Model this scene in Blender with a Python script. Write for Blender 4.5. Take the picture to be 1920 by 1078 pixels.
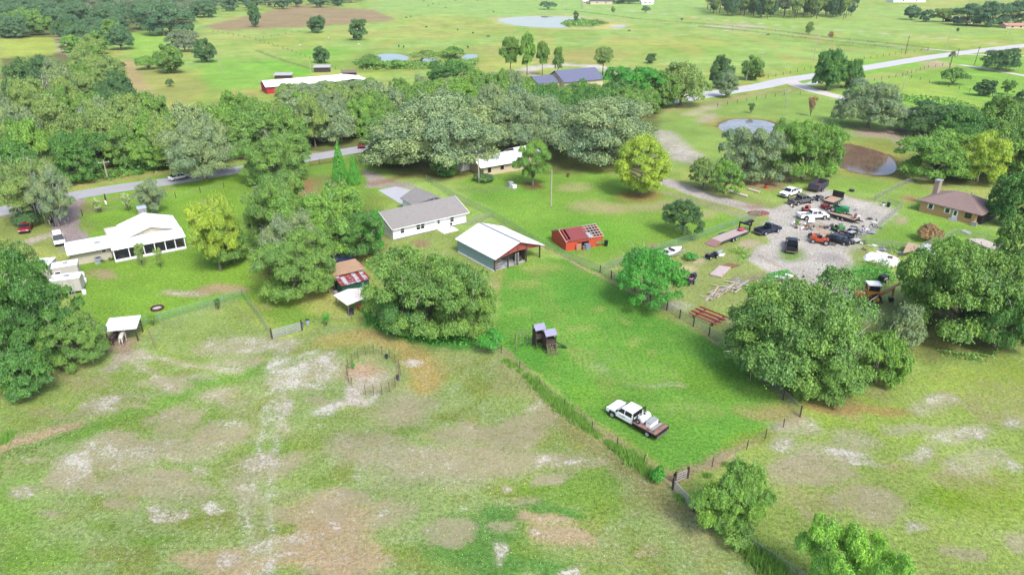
import bpy, math, random
import numpy as np
from mathutils import Vector, Matrix
R = math.radians
for o in list(bpy.data.objects): bpy.data.objects.remove(o)
sc = bpy.context.scene
COL = sc.collection
# ---------------------------------------------------------------- camera
FPX = 1280.0; PITCH = math.atan((539 + 72) / FPX); CAMH = math.cos(PITCH) / .0195
cam = bpy.data.cameras.new('camera'); camo = bpy.data.objects.new('camera', cam); COL.objects.link(camo)
cam.sensor_width = 36; cam.lens = 36 * FPX / 1920; cam.clip_start = .5; cam.clip_end = 20000
camo.location = (0, 0, CAMH); camo.rotation_euler = (math.pi / 2 - PITCH, 0, 0)
sc.camera = camo
# ---------------------------------------------------------------- light
SUN_EL = R(50); SUN_AZ = R(150)      # azimuth clockwise from +Y
w = bpy.data.worlds.new('World'); sc.world = w; w.use_nodes = True
nt = w.node_tree; nt.nodes.clear()
sky = nt.nodes.new('ShaderNodeTexSky'); sky.sky_type = 'NISHITA'; sky.sun_disc = False
sky.sun_elevation = SUN_EL; sky.sun_rotation = SUN_AZ; sky.air_density = 1.0; sky.dust_density = 3.0; sky.ozone_density = 1.0
bg = nt.nodes.new('ShaderNodeBackground'); bg.inputs[1].default_value = .13
wo = nt.nodes.new('ShaderNodeOutputWorld')
nt.links.new(sky.outputs[0], bg.inputs[0]); nt.links.new(bg.outputs[0], wo.inputs[0])
sl = bpy.data.lights.new('sun', 'SUN'); sl.energy = 1.5; sl.angle = R(18); sl.color = (1, .98, .95)
so = bpy.data.objects.new('sun', sl); COL.objects.link(so)
sd = Vector((math.sin(SUN_AZ) * math.cos(SUN_EL), math.cos(SUN_AZ) * math.cos(SUN_EL), math.sin(SUN_EL)))
so.rotation_euler = (-sd).to_track_quat('-Z', 'Y').to_euler(); so.location = (0, 0, 120)
sc.view_settings.view_transform = 'Standard'; sc.view_settings.look = 'None'
sc.view_settings.exposure = 1.33; sc.view_settings.gamma = 1
sc.render.engine = 'CYCLES'
sc.cycles.max_bounces = 5; sc.cycles.diffuse_bounces = 3; sc.cycles.glossy_bounces = 2; sc.cycles.volume_bounces = 0
KA = .50     # display brightness -> albedo at this exposure
def lin(v):
    v /= 255.; return v / 12.92 if v <= .04045 else ((v + .055) / 1.055) ** 2.4
def C(r, g, b, k=None):
    k = KA if k is None else k
    return (lin(r) * k, lin(g) * k, lin(b) * k, 1)
# ---------------------------------------------------------------- geometry helpers
cp, sp = math.cos(PITCH), math.sin(PITCH)
def G(px, py, z=0.0):
    """point at height z that the surveying photo shows at (px, py)"""
    u = (px - 960) / FPX; v = (py - 539) / FPX
    d = Vector((u, cp - v * sp, -sp - v * cp)); t = (CAMH - z) / -d.z
    return Vector((d.x * t, d.y * t, z))
def depth(p): return p.y * cp - (p.z - CAMH) * sp
def Hat(bx, by, ty):
    """height of an upright thing standing at (bx, by) whose top shows at row ty"""
    p = G(bx, by); v = (ty - 539) / FPX
    # ray slope at row ty meets the vertical plane y = p.y
    return CAMH + p.y * (-sp - v * cp) / (cp - v * sp)
def tag(o, label=None, cat=None, group=None, kind=None):
    if label: o['label'] = label
    if cat: o['category'] = cat
    if group: o['group'] = group
    if kind: o['kind'] = kind
    return o
def thing(name, label, cat, loc=(0, 0, 0), rz=0.0, group=None):
    o = bpy.data.objects.new(name, None); COL.objects.link(o); o.empty_display_size = .3
    o.location = loc; o.rotation_euler = (0, 0, rz); return tag(o, label, cat, group)
def copy_tree(o, parent=None):
    c = o.copy(); COL.objects.link(c)
    if parent: c.parent = parent
    for ch in list(o.children): copy_tree(ch, c)
    return c
class MB:
    def __init__(s): s.v = []; s.f = []; s.m = []
    def add(s, vs, fs, m=0):
        n = len(s.v); s.v += [tuple(v) for v in vs]; s.f += [tuple(i + n for i in f) for f in fs]; s.m += [m] * len(fs); return s
    def box(s, cx, cy, cz, sx, sy, sz, rz=0, m=0, ry=0, rx=0):
        M = Matrix.Translation((cx, cy, cz)) @ Matrix.Rotation(rz, 4, 'Z') @ Matrix.Rotation(ry, 4, 'Y') @ Matrix.Rotation(rx, 4, 'X')
        vs = [M @ Vector((x * sx / 2, y * sy / 2, z * sz / 2)) for x in (-1, 1) for y in (-1, 1) for z in (-1, 1)]
        return s.add(vs, [(0, 1, 3, 2), (4, 6, 7, 5), (0, 4, 5, 1), (2, 3, 7, 6), (0, 2, 6, 4), (1, 5, 7, 3)], m)
    def b(s, x0, x1, y0, y1, z0, z1, m=0): return s.box((x0 + x1) / 2, (y0 + y1) / 2, (z0 + z1) / 2, x1 - x0, y1 - y0, z1 - z0, m=m)
    def frus(s, x0, x1, y0, y1, z0, X0, X1, Y0, Y1, z1, m=0):
        vs = [(x0, y0, z0), (x1, y0, z0), (x1, y1, z0), (x0, y1, z0), (X0, Y0, z1), (X1, Y0, z1), (X1, Y1, z1), (X0, Y1, z1)]
        return s.add(vs, [(3, 2, 1, 0), (4, 5, 6, 7), (0, 1, 5, 4), (1, 2, 6, 5), (2, 3, 7, 6), (3, 0, 4, 7)], m)
    def prism(s, prof, y0, y1, m=0, axis='y'):
        """closed profile of (x,z) pairs run from y0 to y1 (axis 'x': profile is (y,z))"""
        n = len(prof)
        if axis == 'y': vs = [(a, y0, z) for a, z in prof] + [(a, y1, z) for a, z in prof]
        elif axis == 'x': vs = [(y0, a, z) for a, z in prof] + [(y1, a, z) for a, z in prof]
        else: vs = [(a, z, y0) for a, z in prof] + [(a, z, y1) for a, z in prof]
        fs = [tuple(range(n)), tuple(range(2 * n - 1, n - 1, -1))] + [(i, i + n, (i + 1) % n + n, (i + 1) % n) for i in range(n)]
        return s.add(vs, fs, m)
    def slab(s, pts, t, m=0):
        pts = [Vector(p) for p in pts]; nrm = (pts[1] - pts[0]).cross(pts[2] - pts[0]).normalized()
        if nrm.z < 0: nrm = -nrm
        n = len(pts); vs = pts + [p - nrm * t for p in pts]
        return s.add(vs, [tuple(range(n)), tuple(range(2 * n - 1, n - 1, -1))] + [(i, i + n, (i + 1) % n + n, (i + 1) % n) for i in range(n)], m)
    def tube(s, pts, rad, n=6, m=0, cap=True):
        pts = [Vector(p) for p in pts]
        if not hasattr(rad, '__len__'): rad = [rad] * len(pts)
        base = len(s.v); fs = []
        for i, p in enumerate(pts):
            d = (pts[min(i + 1, len(pts) - 1)] - pts[max(i - 1, 0)])
            if d.length < 1e-6: d = Vector((0, 0, 1))
            d.normalize(); a = d.orthogonal().normalized() if abs(d.z) > .95 else Vector((0, 0, 1)).cross(d).normalized(); c = d.cross(a)
            for k in range(n):
                t = 2 * math.pi * k / n; q = p + (a * math.cos(t) + c * math.sin(t)) * rad[i]; s.v.append(tuple(q))
        for i in range(len(pts) - 1):
            for k in range(n):
                s.f.append((base + i * n + k, base + i * n + (k + 1) % n, base + (i + 1) * n + (k + 1) % n, base + (i + 1) * n + k)); s.m.append(m)
        if cap:
            s.f.append(tuple(base + k for k in range(n))[::-1]); s.m.append(m)
            s.f.append(tuple(base + (len(pts) - 1) * n + k for k in range(n))); s.m.append(m)
        return s
    def disc(s, cx, cy, cz, r, h, n=14, m=0, axis='z', r2=None):
        e = {'z': Vector((0, 0, 1)), 'y': Vector((0, 1, 0)), 'x': Vector((1, 0, 0))}[axis] * h / 2
        c = Vector((cx, cy, cz)); return s.tube([c - e, c + e], [r, r if r2 is None else r2], n, m)
    def ball(s, c, r, seg=10, rings=7, m=0, sc_=(1, 1, 1)):
        vs = []; fs = []
        for i in range(rings + 1):
            a = math.pi * i / rings
            for k in range(seg):
                t = 2 * math.pi * k / seg; vs.append((c[0] + r * sc_[0] * math.sin(a) * math.cos(t), c[1] + r * sc_[1] * math.sin(a) * math.sin(t), c[2] + r * sc_[2] * math.cos(a)))
        for i in range(rings):
            for k in range(seg): fs.append((i * seg + k, (i + 1) * seg + k, (i + 1) * seg + (k + 1) % seg, i * seg + (k + 1) % seg))
        return s.add(vs, fs, m)
    def build(s, name, mats, parent=None, smooth=False, bevel=0):
        me = bpy.data.meshes.new(name); me.from_pydata(s.v, [], s.f)
        mats = mats if isinstance(mats, (list, tuple)) else [mats]
        for x in mats: me.materials.append(x)
        if len(mats) > 1: me.polygons.foreach_set('material_index', s.m)
        if smooth: me.polygons.foreach_set('use_smooth', [True] * len(me.polygons))
        me.update(); o = bpy.data.objects.new(name, me); COL.objects.link(o)
        if parent: o.parent = parent
        if bevel:
            bm = o.modifiers.new('b', 'BEVEL'); bm.width = bevel; bm.segments = 2; bm.limit_method = 'ANGLE'
        return o
# ---------------------------------------------------------------- materials
def nodes(name):
    m = bpy.data.materials.new(name); m.use_nodes = True; t = m.node_tree; t.nodes.clear()
    out = t.nodes.new('ShaderNodeOutputMaterial'); b = t.nodes.new('ShaderNodeBsdfPrincipled'); t.links.new(b.outputs[0], out.inputs[0])
    return m, t, b
def noise(t, scale, detail=4, rough=.55, vec=None):
    n = t.nodes.new('ShaderNodeTexNoise'); n.inputs['Scale'].default_value = scale; n.inputs['Detail'].default_value = detail; n.inputs['Roughness'].default_value = rough
    if vec: t.links.new(vec, n.inputs['Vector'])
    return n.outputs[0]
def ramp(t, x, lo, hi, a=0., b=1.):
    n = t.nodes.new('ShaderNodeMapRange'); n.clamp = True
    for i, v in ((1, lo), (2, hi), (3, a), (4, b)): n.inputs[i].default_value = v
    t.links.new(x, n.inputs[0]); return n.outputs[0]
def mth(t, op, a, b=None):
    n = t.nodes.new('ShaderNodeMath'); n.operation = op
    for i, x in enumerate((a, b)):
        if x is None: continue
        if isinstance(x, (int, float)): n.inputs[i].default_value = x
        else: t.links.new(x, n.inputs[i])
    return n.outputs[0]
def mix(t, fac, a, b, mode='MIX'):
    n = t.nodes.new('ShaderNodeMix'); n.data_type = 'RGBA'; n.blend_type = mode
    for i, x in ((0, fac), (6, a), (7, b)):
        if isinstance(x, (int, float)): n.inputs[i].default_value = x
        elif isinstance(x, tuple): n.inputs[i].default_value = x
        else: t.links.new(x, n.inputs[i])
    return n.outputs[2]
def grey(t, x):
    n = t.nodes.new('ShaderNodeCombineColor')
    for i in range(3): t.links.new(x, n.inputs[i])
    return n.outputs[0]
def bump(t, b, h, s=.3, d=.05):
    n = t.nodes.new('ShaderNodeBump'); n.inputs['Strength'].default_value = s; n.inputs['Distance'].default_value = d
    t.links.new(h, n.inputs['Height']); t.links.new(n.outputs[0], b.inputs['Normal'])
def geo(t): return t.nodes.new('ShaderNodeNewGeometry').outputs['Position']
def obco(t): return t.nodes.new('ShaderNodeTexCoord').outputs['Object']
MATS = {}
def mat(name, col, rough=.7, var=.12, scale=2.0, dirt=None, dirtamt=.5, metal=0, spec=None, stripes=None, bmp=0):
    """plain weathered material: base colour x noise, optional dirt colour and stripes (axis, spacing, depth)"""
    if name in MATS: return MATS[name]
    m, t, b = nodes(name); v = obco(t)
    c = mix(t, 1, col, grey(t, ramp(t, noise(t, scale, 6, .65, v), .25, .75, 1 - var, 1 + var)), 'MULTIPLY')
    if dirt: c = mix(t, ramp(t, noise(t, scale * .6, 7, .7, v), dirtamt, dirtamt + .16), c, dirt)
    if stripes:
        ax, spc, dep = stripes
        s = t.nodes.new('ShaderNodeSeparateXYZ'); t.links.new(v, s.inputs[0])
        f = mth(t, 'FRACT', mth(t, 'DIVIDE', s.outputs[ax], spc)); e = ramp(t, mth(t, 'ABSOLUTE', mth(t, 'SUBTRACT', f, .5)), .36, .5)
        c = mix(t, 1, c, grey(t, ramp(t, e, 0, 1, 1, 1 - dep)), 'MULTIPLY'); bump(t, b, e, .5, .03)
    t.links.new(c, b.inputs['Base Color']); b.inputs['Roughness'].default_value = rough; b.inputs['Metallic'].default_value = metal
    if spec is not None: b.inputs['Specular IOR Level'].default_value = spec
    MATS[name] = m; return m
# ---------------------------------------------------------------- ground sheet
def np_noise(x, y, s, seed=0, octs=4):
    out = 0; amp = 1; tot = 0
    for o in range(octs):
        X = x / s + 17.3 * o + seed * 3.7; Y = y / s - 9.1 * o + seed * 5.1
        xi = np.floor(X); yi = np.floor(Y); fx = X - xi; fy = Y - yi; fx = fx * fx * (3 - 2 * fx); fy = fy * fy * (3 - 2 * fy)
        def h(a, b): v = np.sin(a * 127.1 + b * 311.7 + seed * 13.7) * 43758.5453; return v - np.floor(v)
        v = (h(xi, yi) * (1 - fx) + h(xi + 1, yi) * fx) * (1 - fy) + (h(xi, yi + 1) * (1 - fx) + h(xi + 1, yi + 1) * fx) * fy
        out = out + v * amp; tot += amp; amp *= .5; s = s / 2
    return out / tot
rows = list(np.arange(-69, 1300, 3.0)); Ys = []
for py in rows: Ys.append(G(960, py).y)
Ys = [12000, 8000] + [y for y in Ys if y < 7000] + [20, 5, -15, -50, -150]
us = list(np.arange(-.86, .8601, 3.5 / FPX)); us = [-8, -4, -2.2, -1.5, -1.15, -1.0, -.93] + us + [.93, 1.0, 1.15, 1.5, 2.2, 4, 8]
Ys = np.array(Ys); us = np.array(us)
Wd = np.maximum(Ys * cp + CAMH * sp, 40.0)
GX = (us[None, :] * Wd[:, None]); GY = np.repeat(Ys[:, None], len(us), 1)
nr, nc = GX.shape; gx = GX.ravel(); gy = GY.ravel()
col = np.zeros((nr * nc, 3)); msk = np.zeros((nr * nc, 3))   # mask: sand speckle, dry speckle, mottling
near = np.clip(1 - (gy - 60) / 300, .15, 1)
wx = gx + (np_noise(gx, gy, 6, 1) - .5) * 5 * 1; wy = gy + (np_noise(gx, gy, 6, 2) - .5) * 5
fx_ = gx + (np_noise(gx, gy, 1.6, 3) - .5) * 1.2; fy_ = gy + (np_noise(gx, gy, 1.6, 4) - .5) * 1.2
def P2(pts): return np.array([tuple(G(*p))[:2] for p in pts])
def poly_d(X, Y, P):
    """signed distance, positive inside"""
    d = np.full(X.shape, 1e9); ins = np.zeros(X.shape, bool); n = len(P)
    for i in range(n):
        a = P[i]; b = P[(i + 1) % n]; e = b - a; L = e @ e + 1e-9
        t = np.clip(((X - a[0]) * e[0] + (Y - a[1]) * e[1]) / L, 0, 1)
        d = np.minimum(d, np.hypot(X - a[0] - t * e[0], Y - a[1] - t * e[1]))
        c = ((a[1] > Y) != (b[1] > Y)); 
        with np.errstate(divide='ignore', invalid='ignore'): xx = (b[0] - a[0]) * (Y - a[1]) / (b[1] - a[1] + 1e-12) + a[0]
        ins ^= c & (X < xx)
    return np.where(ins, d, -d)
def line_d(X, Y, P):
    d = np.full(X.shape, 1e9)
    for i in range(len(P) - 1):
        a = P[i]; b = P[i + 1]; e = b - a; L = e @ e + 1e-9
        t = np.clip(((X - a[0]) * e[0] + (Y - a[1]) * e[1]) / L, 0, 1)
        d = np.minimum(d, np.hypot(X - a[0] - t * e[0], Y - a[1] - t * e[1]))
    return d
def paint(wgt, idx, color, sand, dry, mot, cw=1.0):
    w = (wgt * cw)[:, None]
    if color is not None: col[idx] = col[idx] * (1 - w) + np.array(C(*color)[:3]) * w
    for k, v in enumerate((sand, dry, mot)):
        if v is not None: msk[idx, k] = msk[idx, k] * (1 - wgt) + v * wgt
def area(pts, color=None, w=1.0, soft=1.5, rag=1, sand=None, dry=None, mot=None):
    P = P2(pts); m = soft * 2 + 8
    idx = np.nonzero((gx > P[:, 0].min() - m) & (gx < P[:, 0].max() + m) & (gy > P[:, 1].min() - m) & (gy < P[:, 1].max() + m))[0]
    X, Y = ((wx, wy) if rag == 1 else (fx_, fy_) if rag == 2 else (gx, gy)); d = poly_d(X[idx], Y[idx], P)
    paint(np.clip(d / soft + .5, 0, 1), idx, color, sand, dry, mot, w)
def blob(cx, cy, rx, ry, color=None, w=1.0, rag=1, sand=None, dry=None, mot=None, soft=.45):
    n = 14; pts = [(cx + rx * math.cos(2 * math.pi * k / n), cy + ry * math.sin(2 * math.pi * k / n)) for k in range(n)]
    P = P2(pts); area(pts, color, w, max(.6, soft * min(np.ptp(P[:, 0]), np.ptp(P[:, 1]))), rag, sand, dry, mot)
def line(pts, width, color=None, w=1.0, soft=.5, rag=2, sand=None, dry=None, mot=None):
    P = P2(pts); m = width + soft + 6
    idx = np.nonzero((gx > P[:, 0].min() - m) & (gx < P[:, 0].max() + m) & (gy > P[:, 1].min() - m) & (gy < P[:, 1].max() + m))[0]
    X, Y = ((wx, wy) if rag == 1 else (fx_, fy_) if rag == 2 else (gx, gy)); d = width / 2 - line_d(X[idx], Y[idx], P)
    paint(np.clip(d / soft + .5, 0, 1), idx, color, sand, dry, mot, w)
ALL = np.arange(len(gx))
PAST = (174, 206, 112)
paint(np.ones(len(gx)), ALL, PAST, 0, .1, .3)
# broad natural patches of the far pastures
n1 = np_noise(gx, gy, 90, 11, 5); paint(np.clip((n1 - .5) * 5, 0, 1) * .7, ALL, (200, 205, 108), None, None, None)
n1 = np_noise(gx, gy, 60, 12, 5); paint(np.clip((n1 - .52) * 6, 0, 1) * .6, ALL, (152, 192, 80), None, None, None)
n1 = np_noise(gx, gy, 25, 13, 5); paint(np.clip((n1 - .58) * 7, 0, 1) * .5, ALL, (190, 178, 108), None, None, None)
n1 = np_noise(gx, gy, 9, 14, 5); paint(np.clip((n1 - .52) * 8, 0, 1) * .45, ALL, (140, 178, 70), None, None, None)
n1 = np_noise(gx, gy * .45, 14, 15, 5); paint(np.clip((n1 - .58) * 8, 0, 1) * .5, ALL, (205, 195, 110), None, None, None)
# far fields
area([(700, -20), (1310, -20), (1340, 30), (1000, 40), (700, 20)], (170, 208, 115), .8, 20)
area([(380, 50), (560, 10), (700, 20), (745, 38), (600, 50), (420, 58)], (172, 145, 102), .95, 6, dry=.5)
area([(1300, 35), (1920, 75), (1920, 60), (1700, 20), (1300, 20)], (170, 205, 110), .7, 10)
for a, b_ in (((1040, 0), (1310, 35)),): pass
line([(700, 15), (900, 18), (1040, 25), (1200, 42), (1400, 60), (1560, 76), (1730, 95)], 5, (185, 205, 150), .6, 3)
line([(1060, 12), (1200, 22), (1330, 36), (1500, 52), (1700, 66), (1870, 82)], 5, (215, 215, 175), .7, 3)
line([(1310, 47), (1420, 52), (1560, 70), (1720, 90), (1745, 97)], 4, (205, 195, 170), .6, 2)
blob(1385, 50, 45, 4, (215, 205, 180), .8)
blob(930, 95, 60, 12, (195, 185, 115), .5); blob(1080, 105, 90, 12, (190, 180, 110), .6); blob(740, 65, 190, 10, (200, 200, 110), .5)
blob(1250, 82, 140, 7, (205, 200, 105), .5); blob(1150, 95, 80, 6, (190, 180, 110), .4); blob(700, 130, 60, 12, (170, 190, 80), .6)
blob(600, 100, 60, 10, (130, 200, 70), .7); line([(490, 118), (560, 138)], 14, (130, 205, 60), .9, 3)
line([(480, 95), (520, 110), (600, 135)], 2, (110, 150, 70), .8, 1); line([(480, 115), (545, 142)], 2, (100, 140, 65), .8, 1)
line([(560, 60), (700, 78), (860, 80)], 6, (150, 190, 75), .6, 4)
# pond rims
area([(915, 33), (1060, 27), (1130, 34), (1185, 48), (1150, 56), (1050, 56), (930, 46)], (205, 205, 135), .9, 8)
area([(1045, 44), (1060, 38), (1120, 36), (1146, 44), (1110, 51), (1065, 51)], (120, 160, 85), .9, 4, rag=2)
line([(1050, 48), (1080, 53), (1120, 52), (1148, 45)], 5, (225, 205, 100), .9, 4)
blob(1158, 50, 16, 4, (225, 215, 180), .9)
area([(660, 100), (900, 100), (900, 130), (660, 135)], (150, 165, 80), .6, 8, dry=.3)
# left fields and strips
area([(0, 72), (60, 65), (110, 62), (118, 90), (110, 105), (0, 112)], (190, 205, 95), .9, 5); line([(108, 60), (122, 110)], 6, (205, 180, 160), .8, 3)
area([(225, 110), (330, 130), (400, 165), (300, 230), (250, 260), (235, 180)], (180, 185, 95), .8, 6, dry=.35)
line([(235, 115), (262, 165), (285, 200), (270, 240), (255, 262)], 7, (205, 180, 130), .8, 3)
area([(370, 125), (420, 110), (560, 125), (480, 165), (400, 168)], (150, 205, 85), .8, 5)
area([(230, 60), (330, 70), (340, 95), (250, 110)], (165, 210, 90), .8, 5)
# sand around the dark roofed house
line([(985, 132), (1010, 126), (1060, 122), (1110, 124), (1150, 134)], 9, (232, 224, 212), 1, 2, sand=.3)
line([(985, 132), (1010, 145), (1040, 147)], 3, (225, 215, 200), .8, 2); blob(1090, 138, 48, 9, (120, 185, 60), .95, 2)
blob(1165, 138, 15, 8, (200, 170, 150), .9)
# verge and fields right of the main road
area([(1500, 120), (1920, 100), (1980, 235), (1700, 205), (1540, 180), (1480, 150)], (150, 200, 80), .85, 4)
area([(1640, 145), (1745, 150), (1830, 190), (1920, 235), (1700, 190)], (178, 205, 95), .8, 4)
line([(1480, 135), (1620, 110), (1790, 80), (1920, 60)], 9, (175, 200, 80), .7, 3)
line([(1560, 160), (1620, 148), (1700, 135), (1790, 122)], 9, (185, 190, 110), .7, 3)
blob(1752, 120, 22, 6, (215, 185, 160), .9); blob(1545, 166, 35, 8, (165, 170, 90), .8)
line([(1700, 183), (1750, 190), (1860, 215), (1915, 235)], 8, (130, 190, 65), .9, 3); line([(1740, 180), (1830, 205), (1880, 215)], 2.5, (225, 215, 150), .7, 2)
area([(1200, 240), (1330, 180), (1500, 170), (1650, 210), (1760, 240), (1700, 330), (1580, 350), (1340, 330), (1240, 300)], (155, 190, 92), .9, 4, dry=.2)
line([(1330, 195), (1400, 178), (1500, 168)], 4, (150, 160, 80), .8, 2)
# right yard pond rims, tracks
blob(1400, 237, 62, 18, (180, 180, 100), .8); blob(1640, 298, 75, 36, (165, 165, 80), .8)
blob(1650, 250, 60, 9, (190, 165, 150), .85); line([(1600, 240), (1680, 258), (1700, 275)], 4, (190, 170, 155), .8, 2)
blob(1330, 222, 22, 10, (200, 180, 160), .8); line([(1290, 215), (1310, 208), (1340, 200)], 5, (215, 200, 175), .7, 2)
line([(1240, 250), (1262, 270), (1290, 292), (1300, 300)], 8, (215, 205, 190), .8, 3, sand=.5); blob(1275, 290, 35, 14, (205, 195, 175), .5, sand=.7)
blob(1345, 275, 40, 16, (170, 195, 95), .5)
line([(1180, 250), (1300, 200)], 6, (165, 170, 100), .4, 6)
# home lawns
area([(860, 345), (920, 325), (1100, 320), (1240, 345), (1420, 415), (1330, 450), (1140, 495), (1060, 478), (930, 410)], (142, 188, 74), .95, 3, dry=.15, mot=.4)
for q in ((1120, 388, 45, 12), (1080, 350, 35, 8), (1195, 388, 55, 10), (1150, 392, 30, 8), (1262, 385, 40, 10), (1330, 400, 25, 10)): blob(*q, (200, 190, 130), .55, 1, dry=.5)
blob(1200, 366, 50, 10, (178, 140, 90), .85); blob(998, 348, 22, 5, (130, 90, 70), .9); blob(915, 355, 55, 8, (195, 190, 130), .5)
blob(1222, 462, 15, 5, (190, 155, 120), .9, 2)
blob(1100, 440, 100, 30, (105, 185, 50), .4); blob(940, 360, 70, 14, (105, 175, 60), .5)
area([(120, 420), (170, 370), (330, 335), (450, 330), (470, 420), (480, 560), (300, 600), (200, 620), (130, 560), (150, 480)], (142, 188, 68), .95, 3, mot=.4, dry=.1)
area([(0, 395), (110, 385), (170, 380), (160, 440), (110, 470), (0, 470)], (150, 172, 85), .8, 3, dry=.3)
blob(350, 548, 55, 6, (210, 195, 165), .8, 1, sand=.6); blob(415, 540, 50, 8, (200, 170, 130), .8, dry=.6); blob(190, 515, 22, 9, (195, 175, 130), .8, dry=.5)
blob(170, 390, 40, 8, (160, 140, 100), .6)
area([(450, 320), (560, 300), (680, 290), (720, 330), (700, 420), (560, 560), (640, 600), (520, 620), (470, 560)], (132, 174, 68), .9, 3, mot=.4)
area([(570, 330), (640, 330), (600, 390), (570, 400)], (160, 165, 95), .8, 3); blob(578, 355, 12, 18, (190, 140, 110), .8)
area([(690, 360), (760, 375), (700, 400), (660, 420)], (140, 165, 75), .8, 2)
area([(700, 450), (860, 430), (960, 500), (1000, 480), (990, 520), (940, 560), (700, 540)], (150, 178, 82), .9, 2, dry=.4)
blob(790, 456, 18, 6, (170, 130, 110), .8, 2); blob(960, 520, 40, 10, (175, 178, 95), .7, dry=.4); line([(925, 535), (950, 548), (940, 560)], 2.5, (200, 190, 125), .7, 1)
area([(940, 500), (1016, 480), (1062, 482), (1120, 512), (1250, 580), (1350, 645), (1500, 770), (1500, 785), (1270, 898), (1015, 720), (945, 672), (925, 600)], (122, 180, 72), 1, 1.6, dry=.06, mot=.35)
for q in ((1010, 500, 50, 12, .7), (1090, 500, 25, 8, .3), (985, 530, 35, 9, .6), (975, 580, 25, 7, .4), (1200, 700, 90, 30, .3), (1130, 670, 60, 16, .25), (1290, 770, 70, 20, .3)): blob(*q[:4], (170, 190, 95), q[4], 1, dry=.3)
for q in ((1170, 560, 55, 14), (1085, 545, 40, 18), (1180, 680, 60, 20), (980, 660, 50, 25), (1210, 610, 50, 15)): blob(*q, (92, 164, 60), .6, 1)
for q in ((1240, 680, 90, 22), (1280, 700, 60, 25), (1130, 740, 70, 18)): blob(*q, (135, 190, 70), .6, 1)
blob(1340, 720, 60, 30, (130, 180, 60), .6); blob(1440, 765, 60, 18, (185, 165, 110), .75, dry=.4); blob(1250, 718, 40, 6, (190, 200, 160), .5, 1, sand=.45)
blob(1125, 690, 30, 8, (170, 195, 130), .6)
line([(905, 640), (935, 668)], 3, (190, 180, 140), .6, 1)
# dry edges under fences
line([(1000, 455), (1062, 485), (1120, 515), (1250, 580), (1350, 645)], .7, (205, 185, 140), .9, .4)
line([(945, 668), (1015, 730), (1110, 805), (1262, 912)], 2.0, (182, 155, 118), .85, 1.2, dry=.5)
line([(1262, 900), (1340, 868), (1400, 835), (1500, 785)], 1.8, (190, 160, 125), .85, 1, dry=.5)
line([(1262, 930), (1330, 1000), (1420, 1060), (1500, 1110)], 2.2, (180, 150, 112), .8, 1.2, dry=.5)
# foreground pasture
FG = [(-500, 900), (-40, 770), (60, 700), (170, 690), (200, 655), (260, 622), (300, 600), (452, 558), (512, 636), (600, 612), (690, 612), (760, 640), (900, 650), (945, 672), (1012, 735), (1110, 812), (1262, 915), (1340, 1000), (1440, 1080), (1700, 1290), (-500, 1290)]
area(FG, (162, 186, 112), 1, 1.5, dry=.24, sand=.36, mot=.7)
n1 = np_noise(gx, gy, 7, 21, 4); fgm = np.clip(poly_d(gx, gy, P2(FG)) / 2, 0, 1)
paint(np.clip((n1 - .5) * 7, 0, 1) * .55 * fgm, ALL, (150, 172, 88), None, .15, None)
n1 = np_noise(gx, gy, 5, 22, 4); paint(np.clip((n1 - .55) * 7, 0, 1) * .6 * fgm, ALL, (166, 178, 108), None, .42, None)
n1 = np_noise(gx, gy, 4, 23, 4); paint(np.clip((n1 - .62) * 8, 0, 1) * .8 * fgm, ALL, (148, 164, 78), None, None, None)
area([(160, 680), (300, 620), (450, 570), (500, 640), (420, 700), (240, 740), (0, 800), (-60, 780)], (155, 185, 85), .6, 3, dry=.3)
for q in ((110, 690, 60, 22), (170, 720, 60, 12), (130, 770, 70, 10)): blob(*q, (165, 160, 100), .5, 1, dry=.5)
for q in ((470, 650, 90, 22, .62), (230, 765, 60, 16, .6), (260, 760, 35, 12, .55), (130, 880, 50, 20, .6), (230, 850, 80, 24, .6), (350, 830, 80, 22, .5), (400, 745, 45, 14, .55),
          (560, 700, 55, 26, .85), (600, 670, 28, 20, .85), (630, 690, 26, 16, .7), (520, 770, 16, 22, .75), (470, 905, 26, 30, .55), (430, 690, 40, 14, .5), (300, 900, 130, 25, .4),
          (800, 880, 90, 40, .45), (700, 840, 80, 30, .4), (760, 760, 60, 30, .35), (330, 720, 70, 12, .4)): blob(*q[:4], (196, 186, 158), .55, 1, sand=q[4], dry=.6)
for q in ((140, 895, 60, 20), (250, 830, 60, 12), (350, 790, 60, 14), (870, 860, 90, 30), (930, 810, 110, 20), (980, 850, 90, 20), (1000, 790, 60, 16), (720, 960, 60, 25), (520, 860, 60, 30)): blob(*q, (188, 176, 142), .5, 1, dry=.7)
for q in ((620, 960, 80, 40), (600, 1010, 90, 40), (1010, 975, 75, 13), (1065, 1005, 60, 18), (1100, 1000, 35, 10), (640, 1040, 110, 30), (420, 1055, 120, 25)): blob(*q, (220, 184, 148), .68, 1, dry=.6, sand=.45)
for q in ((900, 1020, 90, 45), (940, 970, 40, 20), (1010, 940, 45, 16), (1050, 960, 50, 10), (990, 1060, 90, 20)): blob(*q, (96, 156, 68), .8, 1, dry=.1, sand=0)
for q in ((410, 790, 28, 16), (20, 960, 60, 60), (60, 1050, 90, 30), (500, 840, 50, 14), (290, 1000, 30, 12), (1050, 900, 80, 22), (1100, 930, 60, 20)): blob(*q, (128, 175, 62), .65, 1, dry=.1, sand=0)
line([(140, 815), (260, 770), (360, 730), (500, 690), (600, 655)], 2.6, (130, 175, 75), .85, 1.2, sand=0, dry=.1)
line([(0, 838), (60, 820), (130, 800)], 2.2, (215, 180, 150), .8, 1.2)
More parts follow.
